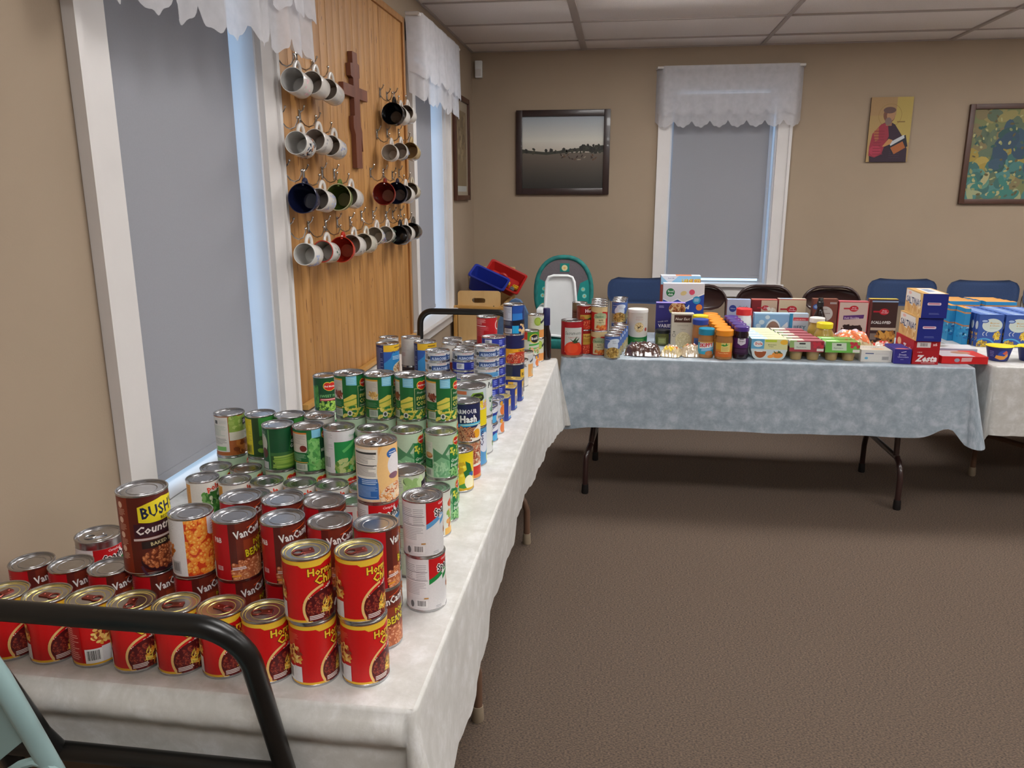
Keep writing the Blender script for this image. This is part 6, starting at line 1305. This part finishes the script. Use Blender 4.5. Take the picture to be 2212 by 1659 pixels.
mug('white mug covered in dark holly, seventh of the bottom row', 832, 506, 36, W_, 'a8a298', floral(['22382c', '2f4c3a', '1a2c24', '4a6a54'], 15, 60, -70, 60), shape='barrel', L=.08)
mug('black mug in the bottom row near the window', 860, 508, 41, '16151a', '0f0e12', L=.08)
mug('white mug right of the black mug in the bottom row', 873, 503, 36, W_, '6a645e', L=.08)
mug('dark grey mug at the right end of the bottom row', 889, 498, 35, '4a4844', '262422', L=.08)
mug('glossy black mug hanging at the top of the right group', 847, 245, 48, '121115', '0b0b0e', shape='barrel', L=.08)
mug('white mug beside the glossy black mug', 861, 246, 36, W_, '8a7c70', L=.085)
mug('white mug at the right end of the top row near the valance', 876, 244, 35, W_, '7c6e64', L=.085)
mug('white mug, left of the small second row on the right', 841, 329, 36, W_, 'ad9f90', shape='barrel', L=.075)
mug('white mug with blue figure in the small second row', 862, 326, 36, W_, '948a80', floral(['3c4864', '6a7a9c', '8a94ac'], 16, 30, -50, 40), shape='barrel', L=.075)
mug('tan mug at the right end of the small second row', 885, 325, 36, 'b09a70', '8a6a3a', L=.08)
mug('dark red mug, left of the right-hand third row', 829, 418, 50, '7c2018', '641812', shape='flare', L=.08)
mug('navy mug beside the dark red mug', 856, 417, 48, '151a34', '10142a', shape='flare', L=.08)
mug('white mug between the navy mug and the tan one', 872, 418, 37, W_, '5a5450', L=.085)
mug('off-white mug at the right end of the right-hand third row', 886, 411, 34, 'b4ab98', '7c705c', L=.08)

# ------------------------------------------------------------------ folding chairs along the back wall
def chair(label, x0, x1, top, padded, grp, y=5.72):
    t = thing('folding_chair', label, 'chair', ((x0+x1)/2, y, 0), 0, grp); w_ = (x1-x0)/2; H = top; fm = M['greym'] if padded else M['brownm']
    # bent tube frame: up one side, over and down
    r = .011; hb = H-(.03 if not padded else .06); R = .13 if not padded else .09
    side = [(-w_+.012, -.30, .0), (-w_+.012, -.02, .50), (-w_+.012, .02, hb-R)]
    arc = [(-w_+.012+R*(1-math.cos(R_(a))), .025, hb-R+R*math.sin(R_(a))) for a in range(15, 91, 15)]
    pts = side+arc; full = pts+[(-p[0], p[1], p[2]) for p in reversed(pts)]
    MB().tube(full, r, 10).build('frame', fm, t)
    for s in (-1, 1): MB().tube([(s*(w_-.03), .10, 0), (s*(w_-.03), -.10, .30), (s*(w_-.03), -.28, .44)], r*.9, 8).build('rear_leg', fm, t)
    MB().tube([(-w_+.03, .04, .12), (w_-.03, .04, .12)], .008, 8).build('crossbar', fm, t)
    sy0, sy1 = -.36, -.03; nx_, nz_ = 20, 10
    mb = MB(); mb.prism(rrect(-w_+.03, sy0, w_-.03, sy1, .06), .03 if padded else .012, Matrix(((1, 0, 0, 0), (0, 0, 1, 0), (0, 1, 0, .44), (0, 0, 0, 1)))); mb.build('seat', M['navyf'] if padded else M['brownm'], t)
    # back panel: curved, rounded corners
    bw = w_-(.0 if padded else .022); z0, z1 = H-(.195 if padded else .205), H-(.0 if padded else .045)
    V = []; F = []; cr_ = .075 if padded else .10
    def ins(u, v, sc=1):
        x = u*bw; z = (z0+z1)/2+v*(z1-z0)/2; hx, hz = bw, (z1-z0)/2
        if abs(v) > 0:
            # squash towards rounded outline
            lim = hx-cr_+math.sqrt(max(0, cr_**2-max(0, abs(v)*hz-(hz-cr_))**2)) if abs(v)*hz > hz-cr_ else hx
            x = u*lim
        return x, z
    th = .03 if padded else .004
    for s_ in (0, 1):
        for j in range(nz_+1):
            for i in range(nx_+1):
                u, v = -1+2*i/nx_, -1+2*j/nz_; x, z = ins(u, v)
                pf = (max(0, 1-abs(u)**6)*max(0, 1-abs(v)**6))**.5 if padded else 0
                cv = .035*(1-u*u) if not padded else .03*(1-u*u)
                dip = .010*(1-u*u)*max(0, v) if padded else 0
                yb = (0 if padded else .012)+cv; V.append((x, yb-(th*.5*pf+.003 if s_ else -th*.5*pf-.001)+(.0 if padded else .012*(1-abs(v)**2)*(1-abs(u)**2)), z-dip))
    q0 = (nx_+1)*(nz_+1)
    for s_ in (0, 1):
        for j in range(nz_):
            for i in range(nx_):
                q = s_*q0+j*(nx_+1)+i; f_ = (q, q+1, q+nx_+2, q+nx_+1); F.append(f_ if s_ else f_[::-1])
    rim = list(range(nx_+1))+[j*(nx_+1)+nx_ for j in range(1, nz_+1)]+[nz_*(nx_+1)+i for i in range(nx_-1, -1, -1)]+[j*(nx_+1) for j in range(nz_-1, 0, -1)]
    for k in range(len(rim)): a_, b_ = rim[k], rim[(k+1) % len(rim)]; F.append((b_, a_, a_+q0, b_+q0))
    mesh_obj('backrest', V, F, M['navyf'] if padded else M['brownm'], t, True)
    return t
chair('navy padded folding chair left of the cereal boxes', 1.244, 1.70, .943, True, None)
chair('brown metal folding chair partly behind the frosted flakes box', 1.70, 2.108, .915, False, None)
chair('brown metal folding chair behind the pale blue quick bread box', 2.152, 2.568, .918, False, None)
chair('brown metal folding chair behind the brownie mix box', 2.606, 3.025, .918, False, None)
chair('navy padded folding chair behind the saltine stack', 3.045, 3.50, .958, True, None)
chair('navy padded folding chair behind the macaroni boxes', 3.565, 4.03, .955, True, None)
chair('navy padded folding chair cut by the right edge of the photo', 4.055, 4.52, .955, True, None)

# ------------------------------------------------------------------ high chair
hc = thing('high_chair', 'teal flower-print high chair with its white tray folded upright', 'high chair', (.96, 5.2, 0))
def oval(w_, h_, n=40, p=2.3): 
    return [(w_*math.copysign(abs(math.cos(2*PI*i/n))**(2/p), math.cos(2*PI*i/n)), h_*math.copysign(abs(math.sin(2*PI*i/n))**(2/p), math.sin(2*PI*i/n))) for i in range(n)]
ov = oval(.185, .235)
MB().prism([(p[0], p[1]+.885) for p in ov], .03).build('seat_back', M['greyf'], hc)
MB().tube([(p[0], .008, p[1]+.885) for p in ov], .016, 10, True).build('padded_rim', M['teal'], hc)
a = Art()
for sx in (-1, 1):
    a.pg([(185+sx*175, 60), (185+sx*170, 330), (185+sx*110, 300), (185+sx*92, 210), (185+sx*70, 60)], '1b7f7a')
    for x, y, c in ((130, 300-40, '6fb8ac'), (140, 215, '7cc0b4'), (136, 150, 'd8c894')): a.ell(185+sx*x, y, 15, 15, c, 10); a.ell(185+sx*x, y, 6, 6, 'c99a5c', 8)
a.rect(160, 375, 222, 430, '177870'); a.ell(190, 400, 20, 20, 'c8c294', 12); a.ell(190, 400, 8, 8, 'd8a05c', 8)
Mh = Matrix(((1, 0, 0, -.185), (0, 0, -1, -.001), (0, 1, 0, .650), (0, 0, 0, 1)))
inst('printed_fabric', flat_mesh('printed_fabric', a, .37, .47, Mh, PRINTM), hc)
tr = MB(); trp = [(-.105, .62), (.13, .60), (.14, .66), (.10, .80), (.082, .98), (.068, 1.01), (.04, 1.02), (-.055, 1.02), (-.087, 1.01), (-.102, .98), (-.112, .78)]
trp = [(x+.0, z) for x, z in trp]
tr.prism(trp, .012, Matrix.Translation((0, -.16, 0))); tray = tr.build('tray', M['whitep'], hc)
MB().tube([(x*.97, -.164, .79+(z-.79)*.97) for x, z in trp], .010, 8, True).build('tray_rim', M['whitep'], tray)
for s, x in ((-1, -.135), (1, .235)):
    MB().box((x-.02, -.26, .775), (x+.02, -.02, .81), bev=.01).build('armrest', M['whitep'], hc)
    MB().tube([(x, -.22, .78), (x-.0, -.30, .02)], .014, 10).build('leg', M['whitep'], hc); MB().tube([(x, .0, .80), (x, .12, .02)], .014, 10).build('leg', M['blackm'], hc)
MB().box((-.15, -.22, .54), (.17, .02, .60), bev=.02).build('seat', M['teal'], hc)
MB().box((-.14, -.05, .58), (.16, .0, .72), bev=.015).build('lower_pad', M['blackm'], hc)
bpy.context.view_layer.update()

# ------------------------------------------------------------------ wooden toy rack and bins in the corner
rk = thing('toy_rack', 'light wooden toy rack with a handle slot in the corner', 'toy rack', (XW+.012, 5.18, 0))
X0 = .242-XW-.012; X1 = .535-XW-.012
hole = rrect(X0+.098, .808, X0+.19, .842, .0165, 6); outer = rrect(X0, .30, X1, .890, .022, 5)
mb = MB(); nO, nH = len(outer), len(hole)
V = [Vector((p[0], 0, p[1])) for p in outer+hole]+[Vector((p[0], .016, p[1])) for p in outer+hole]; F = []
for t in tessellate_polygon([[Vector((p[0], p[1], 0)) for p in outer], [Vector((p[0], p[1], 0)) for p in reversed(hole)]]):
    idx = [i if i < nO else nO+(nH-1-(i-nO)) for i in t]; F.append(tuple(idx)); F.append(tuple(i+nO+nH for i in reversed(idx)))
for i in range(nO): F.append((i, (i+1) % nO, nO+nH+(i+1) % nO, nO+nH+i))
for i in range(nH): F.append((nO+i, nO+(i+1) % nH, nO+nH+nO+(i+1) % nH, nO+nH+nO+i))
mb.add(V, F); mb.build('end_panel', M['birch'], rk)
mb = MB(); mb.box((X0, .60, .0), (X1+.02, .616, 1.0), bev=.004); mb.build('end_panel', M['birch'], rk)
for s in (0, 1): MB().box((X0-.03+s*(X1-X0+.02), -.01, 0), (X0-.005+s*(X1-X0+.02), .02, .79), bev=.003).build('post', M['birchd'], rk)
MB().box((X0-.03, -.02, .775), (X1+.04, -.002, .795), bev=.002, M=Matrix.Rotation(R_(2), 4, 'Y')).build('rail', M['birchd'], rk)
MB().box((X0, .016, .55), (X0+.012, .60, .70)).build('side_board', M['birch'], rk); MB().box((X1-.012, .016, .55), (X1, .60, .78)).build('side_board', M['birch'], rk)
MB().box((X0, .016, .48), (X1, .60, .495)).build('shelf', M['birch'], rk)
MB().box((X0-.01, -.06, .53), (X1+.1, .0, .545), bev=.002).build('paper_tray', M['cap_w'], rk)
for zz in ((X0+.045, .80), (X1-.045, .80)): MB().lathe([(.004, 0), (.003, .001)], 10, Matrix.Translation((zz[0], -.0006, zz[1]-.012)) @ Matrix.Rotation(PI/2, 4, 'X')).build('screw', M['blackm'], rk)
def bin_(label, loc, rot, L, Wd, Hh, mt, lipm=None):
    t = thing('toy_bin', label, 'bin', loc); t.rotation_euler = rot; V = []; F = []; k = .84
    def ring(w_, d_, z): p = rrect(-w_/2, -d_/2, w_/2, d_/2, .02, 4); return [(a_, b_, z) for a_, b_ in p]
    rings = [ring(L*k, Wd*k, 0), ring(L, Wd, Hh), ring(L+.024, Wd+.024, Hh), ring(L+.024, Wd+.024, Hh-.006), ring(L+.018, Wd+.018, Hh+.004), ring(L-.006, Wd-.006, Hh), ring(L*k-.006, Wd*k-.006, .004)]
    n_ = len(rings[0])
    for r_ in rings: V += r_
    for j in range(len(rings)-1):
        for i in range(n_): F.append((j*n_+i, j*n_+(i+1) % n_, (j+1)*n_+(i+1) % n_, (j+1)*n_+i))
    F.append(tuple(range(n_-1, -1, -1))); F.append(tuple((len(rings)-1)*n_+i for i in range(n_)))
    MB().add(V, F).build('tub', mt, t); return t
bb = bin_('blue plastic toy bin tipped on top of the wooden rack', (.385, 5.42, .865), (R_(24), R_(24), 0), .25, .15, .12, M['bluep'])
rb = bin_('red plastic toy bin leaning on the blue bin', (.478, 5.645, .895), (R_(34), R_(25), 0), .27, .21, .07, M['redp'])
for i, (dx, dy, nm, mt, sz) in enumerate(((.04, -.03, 'yellow toy blocks in the red bin', 'yelp', (.04, .025, .035)), (.085, -.06, 'grey toy block in the red bin', 'greyp', (.03, .025, .03)), (.10, -.02, 'yellow ribbed toy in the red bin', 'yelp', (.045, .03, .02)))):
    P = rb.location+rb.rotation_euler.to_matrix() @ Vector((dx, dy, .022)); t = thing('toy_block', nm, 'toy', P); t.rotation_euler = (R_(34), R_(25), .3*i); mb = MB(); mb.box((-sz[0]/2, -sz[1]/2, 0), (sz[0]/2, sz[1]/2, sz[2]), bev=.004)
    for k in range(3): mb.box((-sz[0]*.4+k*sz[0]*.3, -sz[1]*.3, sz[2]), (-sz[0]*.4+k*sz[0]*.3+sz[0]*.18, sz[1]*.3, sz[2]+.008), bev=.001)
    mb.build('block', M[mt], t)
t = thing('toy_arch', 'red plastic toy with a round loop in the red bin', 'toy', rb.location+rb.rotation_euler.to_matrix() @ Vector((-.01, .0, .045))); t.rotation_euler = (R_(20), R_(25), 0)
MB().tube([(.032*math.cos(R_(a)), 0, .032*math.sin(R_(a))) for a in range(0, 181, 15)], .012, 10).build('loop', M['redp'], t); MB().box((-.05, -.02, -.03), (.05, .02, .0), bev=.006).build('base', M['redp'], t)
# blue-grey pointed cushion beside the rack
t = thing('infant_seat', 'blue-grey pointed infant seat back behind the tall can stack', 'infant seat', (.680, 4.86, 0))
pts = [(-.13, .50), (-.11, .74), (-.07, .83), (-.03, .872), (.0, .882), (.03, .872), (.06, .83), (.10, .74), (.13, .50)]
MB().prism(pts, .05).build('fabric_shell', M['blueq'], t); MB().tube([(-.11, .02, .52), (-.11, .02, 0), (-.11, .1, 0)], .01, 8).tube([(.11, .02, .52), (.11, .02, 0), (.11, .1, 0)], .01, 8).build('frame', M['greym'], t)

# ------------------------------------------------------------------ pictures
def framed(name, label, a0, a1, z0, z1, F_, fw, art, fm, depth=.022, inner=True):
    t = thing(name, label, 'picture'); mb = MB(); lo = lambda a, z, d: F_(a, z, d)
    def bx(a, b, za, zb, d0, d1):
        P = [F_(q, z, d) for q in (a, b) for z in (za, zb) for d in (d0, d1)]; mb.box([min(p[k] for p in P) for k in range(3)], [max(p[k] for p in P) for k in range(3)], bev=min(.003, depth*.25))
    if fw:
        bx(a0, a0+fw, z0, z1, .001, depth); bx(a1-fw, a1, z0, z1, .001, depth); bx(a0+fw, a1-fw, z0, z0+fw, .001, depth); bx(a0+fw, a1-fw, z1-fw, z1, .001, depth); mb.build('frame', fm, t)
        mb = MB(); bx(a0+fw-.001, a1-fw+.001, z0+fw-.001, z1-fw+.001, .001, depth*.4); mb.build('backing_board', M['card'], t)
    else: bx(a0, a1, z0, z1, .001, depth); mb.build('panel', fm, t)
    o = Vector(F_(a0+fw, z0+fw, depth*.4+.0004 if fw else depth+.0002)); ux = Vector(F_(1, 0, 0))-Vector(F_(0, 0, 0)); uy = Vector((0, 0, 1)); n_ = Vector(F_(0, 0, 1))-Vector(F_(0, 0, 0))
    Mx = Matrix((ux, uy, n_)).transposed().to_4x4(); Mx.translation = o; ar = Art(); art(ar, (a1-a0-2*fw)*1000, (z1-z0-2*fw)*1000)
    inst('painted_print', flat_mesh('painted_print', ar, a1-a0-2*fw, z1-z0-2*fw, Mx, PRINTM), t)
    return t
def landscape(a, w_, h_):
    top, mid, low = (158, 166, 174), (204, 202, 192), (176, 164, 150); hx = lambda c: '%02x%02x%02x' % tuple(int(q) for q in c)
    for i in range(36):
        t = i/35; c = [top[k]+(mid[k]-top[k])*min(1, t*1.7) if t < .6 else mid[k]+(low[k]-mid[k])*(t-.6)/.4 for k in range(3)]
        a.rect(0, h_*(1-.56*(i+1)/36), w_, h_*(1-.56*i/36), hx(c))
    for i in range(30):
        t = i/29; a.rect(0, h_*.5*(1-(i+1)/30), w_, h_*.5*(1-i/30), hx((104-58*t, 94-50*t, 84-44*t)))
    a.pg([(0, h_*.50), (w_*.3, h_*.47), (w_*.72, h_*.52), (w_, h_*.50), (w_, h_*.60), (w_*.86, h_*.58), (w_*.74, h_*.57), (w_*.5, h_*.53), (w_*.28, h_*.51), (w_*.1, h_*.53), (0, h_*.55)], '3c3c34')
    a.blobs(0, h_*.50, w_, h_*.55, 60, 12, 9, ['3a3a32', '2f2e2a', '444238'], 5); a.blobs(w_*.7, h_*.52, w_, h_*.60, 30, 14, 10, ['35342c', '2b2a26'], 6)
    a.blobs(w_*.45, h_*.40, w_*.95, h_*.47, 20, 14, 5, ['5a4232', '3c2e28', '8a7e70'], 8)
framed('landscape_picture', 'dark wood framed landscape of sky, treeline and field on the back wall', .524, 1.226, 1.525, 2.136, FB, .046, landscape, M['mdfk'], .03)
def sitter(a, w_, h_):
    a.rect(0, 0, w_, h_, '9f8456'); a.rect(w_*.45, h_*.3, w_, h_, 'a8924f'); a.rect(0, h_*.72, w_*.62, h_, '9a7c56'); a.ring(w_*.48, h_*.72, w_*.27, w_*.28, '8a7040', n=28); a.lines(w_*.66, h_*.60, w_*.86, h_*.63, 1, '7a6238', .6)
    a.pg([(w_*.08, 0), (w_*.05, h_*.2), (w_*.10, h_*.44), (w_*.28, h_*.58), (w_*.46, h_*.64), (w_*.62, h_*.58), (w_*.82, h_*.40), (w_*.96, h_*.2), (w_*.97, 0)], '30202e')
    a.pg([(w_*.05, h_*.10), (w_*.05, h_*.24), (w_*.10, h_*.44), (w_*.28, h_*.58), (w_*.44, h_*.62), (w_*.50, h_*.40), (w_*.42, h_*.26), (w_*.36, h_*.12), (w_*.2, h_*.07)], '8c2c3c'); a.pg([(w_*.12, h_*.46), (w_*.24, h_*.54), (w_*.26, h_*.34), (w_*.18, h_*.32)], '9a5a3c'); a.ell(w_*.2, h_*.18, w_*.14, h_*.08, 'a03448', 16)
    a.rect(w_*.40, h_*.56, w_*.54, h_*.66, '8c6448'); a.lines(w_*.14, h_*.1, w_*.4, h_*.5, 9, '7a2434', .25); a.lines(w_*.54, h_*.05, w_*.9, h_*.3, 8, '3c2c3c', .3); a.ell(w_*.46, h_*.72, w_*.14, h_*.11, '6c4636', 18, 10); a.ell(w_*.50, h_*.72, w_*.10, h_*.085, 'a07858', 16); a.ell(w_*.45, h_*.63, w_*.08, h_*.06, '75605a', 14); a.ell(w_*.46, h_*.80, w_*.15, h_*.05, '5c4440', 16)
    a.pg([(w_*.5, h_*.28), (w_*.9, h_*.42), (w_*.97, h_*.24), (w_*.6, h_*.12)], '20202c'); a.pg([(w_*.52, h_*.30), (w_*.86, h_*.42), (w_*.88, h_*.37), (w_*.56, h_*.25)], 'b4b8bc'); a.pg([(w_*.56, h_*.22), (w_*.84, h_*.32), (w_*.92, h_*.22), (w_*.66, h_*.12)], '9c5a30'); a.pg([(w_*.36, h_*.24), (w_*.50, h_*.36), (w_*.60, h_*.34), (w_*.56, h_*.28), (w_*.42, h_*.24)], 'b07c4c')
framed('saint_icon', 'small unframed icon of a bearded figure in red writing in a book', 3.047, 3.327, 1.748, 2.186, FB, 0, sitter, M['mdfb'], .018)
def abstract(a, w_, h_):
    a.rect(0, 0, w_, h_, '6f744c'); a.blobs(0, 0, w_, h_, 90, 60, 44, ['6a7050', '7c7c54', '5c6a54', '8a8050', '786c4c', '566450'], 3, m=11, uniq=True); a.blobs(0, h_*.3, w_, h_*.7, 30, 50, 60, ['94803c', '8c7c40', 'a08c48'], 5, m=10, uniq=True)
    a.blobs(0, 0, w_*.9, h_*.5, 26, 46, 50, ['44706c', '4c7a76', '568070', '3c625e'], 7, m=10, uniq=True); a.blobs(w_*.3, h_*.35, w_*.85, h_*.85, 14, 50, 70, ['34485a', '3a5060', '32504e'], 9, m=11, uniq=True); a.blobs(0, 0, w_, h_*.25, 20, 50, 24, ['8f9470', 'a09a70', '3c7268'], 11, m=9, uniq=True)
    a.blobs(0, 0, w_, h_, 160, 14, 8, ['4a5a4c', '84885c', '2f5450', 'a09c6c', '5c5438'], 13, uniq=True)
framed('large_icon', 'dark framed green and gold painting cut by the right edge of the photo', 3.705, 4.36, 1.456, 2.130, FB, .034, abstract, M['mdfb'], .028)
def sidepic(a, w_, h_): a.rect(0, 0, w_, h_, '9a8e7c'); a.rect(w_*.12, h_*.1, w_*.88, h_*.9, '7c6c54'); a.blobs(w_*.15, h_*.3, w_*.85, h_*.85, 40, 26, 30, ['86745a', '6c5c48', '948468'], 3); a.rect(w_*.12, h_*.04, w_*.88, h_*.10, 'a8a8a4')
FLr = lambda a, z, d: (XW+d, a, z)
framed('tall_picture', 'narrow brown framed picture on the left wall close to the corner', 5.36, 5.86, 1.485, 2.19, FLr, .035, sidepic, M['mdfb'], .025)

# ------------------------------------------------------------------ black tube cart and pale green chair near the camera
ct = thing('rolling_cart', 'black tubular cart whose two end handles stick up beyond the cloth', 'cart', (0, 0, 0))
def endframe(yb, yt, x0, x1, zt, zb, name, R=.07, r=.0155):
    fy = lambda z: yb+(yt-yb)*(z-zb)/(zt-zb)
    pts = [(x0, fy(.12), .12), (x0, fy(zb), zb), (x0, fy(zt-R), zt-R)]+[(x0+R*(1-math.cos(R_(a))), fy(zt-R+R*math.sin(R_(a))), zt-R+R*math.sin(R_(a))) for a in range(10, 91, 10)]
    pts += [(x1-R*(1-math.cos(R_(a))), fy(zt-R+R*math.sin(R_(a))), zt-R+R*math.sin(R_(a))) for a in range(90, 9, -10)]+[(x1, fy(zt-R), zt-R), (x1, fy(zb), zb), (x1, fy(.12), .12)]
    MB().tube(pts, r, 14).build(name, M['blackm'], ct); MB().tube([(x0, fy(zb), zb), (x1, fy(zb), zb)], r, 12).build('crossbar', M['blackm'], ct)
endframe(.985, .888, .345, .838, .945, .634, 'end_handle'); endframe(3.742, 3.775, .345, .80, .955, .668, 'end_handle', .06)
MB().tube([at(-60, 1380, 1, .925), at(-25, 1425, 1, .93), at(15, 1480, 1, .94), at(55, 1535, 1, .95), at(90, 1585, 1, .965), at(125, 1618, 1, .980)], .0145, 12).build('corner_bend', M['blackm'], ct)
MB().box((.35, .96, .10), (.81, 3.72, .13), bev=.005).build('deck', M['blackm'], ct)
for x in (.38, .78):
    for y in (1.1, 3.6): MB().lathe([(.0495, -.014), (.05, 0), (.0495, .014)], 20, Matrix.Translation((x, y, .05)) @ Matrix.Rotation(PI/2, 4, 'Y')).build('caster', M['foot'], ct)
pc = thing('green_chair', 'pale green metal chair at the lower left corner', 'chair', (0, 0, 0))
P0, P1, P2, P3 = at(-60, 1380, 1, .72), at(0, 1466, 1, .72), at(62, 1572, 1, .74), at(120, 1672, 1, .76)
P4 = at(180, 1790, 1, .78); dn = Vector((-.02, .0, 0))
MB().tube([P0, P1, P2, P3, P4, (P4.x+.03, P4.y+.03, .45), (P4.x+.05, P4.y+.06, .0)], .0125, 12).build('side_tube', M['pale'], pc)
A_ = [at(-60, 1396, 1, .722), at(0, 1482, 1, .722), at(56, 1596, 1, .742), at(0, 1642, 1, .742), at(-120, 1700, 1, .742), at(-160, 1420, 1, .722)]
V = [p for p in A_]+[p+Vector((0, .010, .0)) for p in A_]; n_ = 6
F = [tuple(range(n_-1, -1, -1)), tuple(range(n_, 2*n_))]+[(i, (i+1) % n_, n_+(i+1) % n_, n_+i) for i in range(n_)]
MB().add(V, F).build('back_slat', M['paled'], pc)
Q = [at(20, 1668, 1, .745), at(45, 1652, 1, .745), at(75, 1644, 1, .745), at(100, 1650, 1, .748), at(118, 1668, 1, .75)]
MB().tube([at(-30, 1720, 1, .745)]+Q, .006, 8).build('lower_rail', M['pale'], pc)
L0 = at(-260, 1500, 1, .72)
MB().tube([L0, (L0.x-.02, L0.y+.02, .45), (L0.x-.04, L0.y+.05, 0)], .0125, 10).build('side_tube', M['pale'], pc)
MB().box((L0.x-.02, .50, .42), (P4.x+.04, .80, .445), bev=.006).build('seat', M['paled'], pc)
bpy.context.view_layer.update()
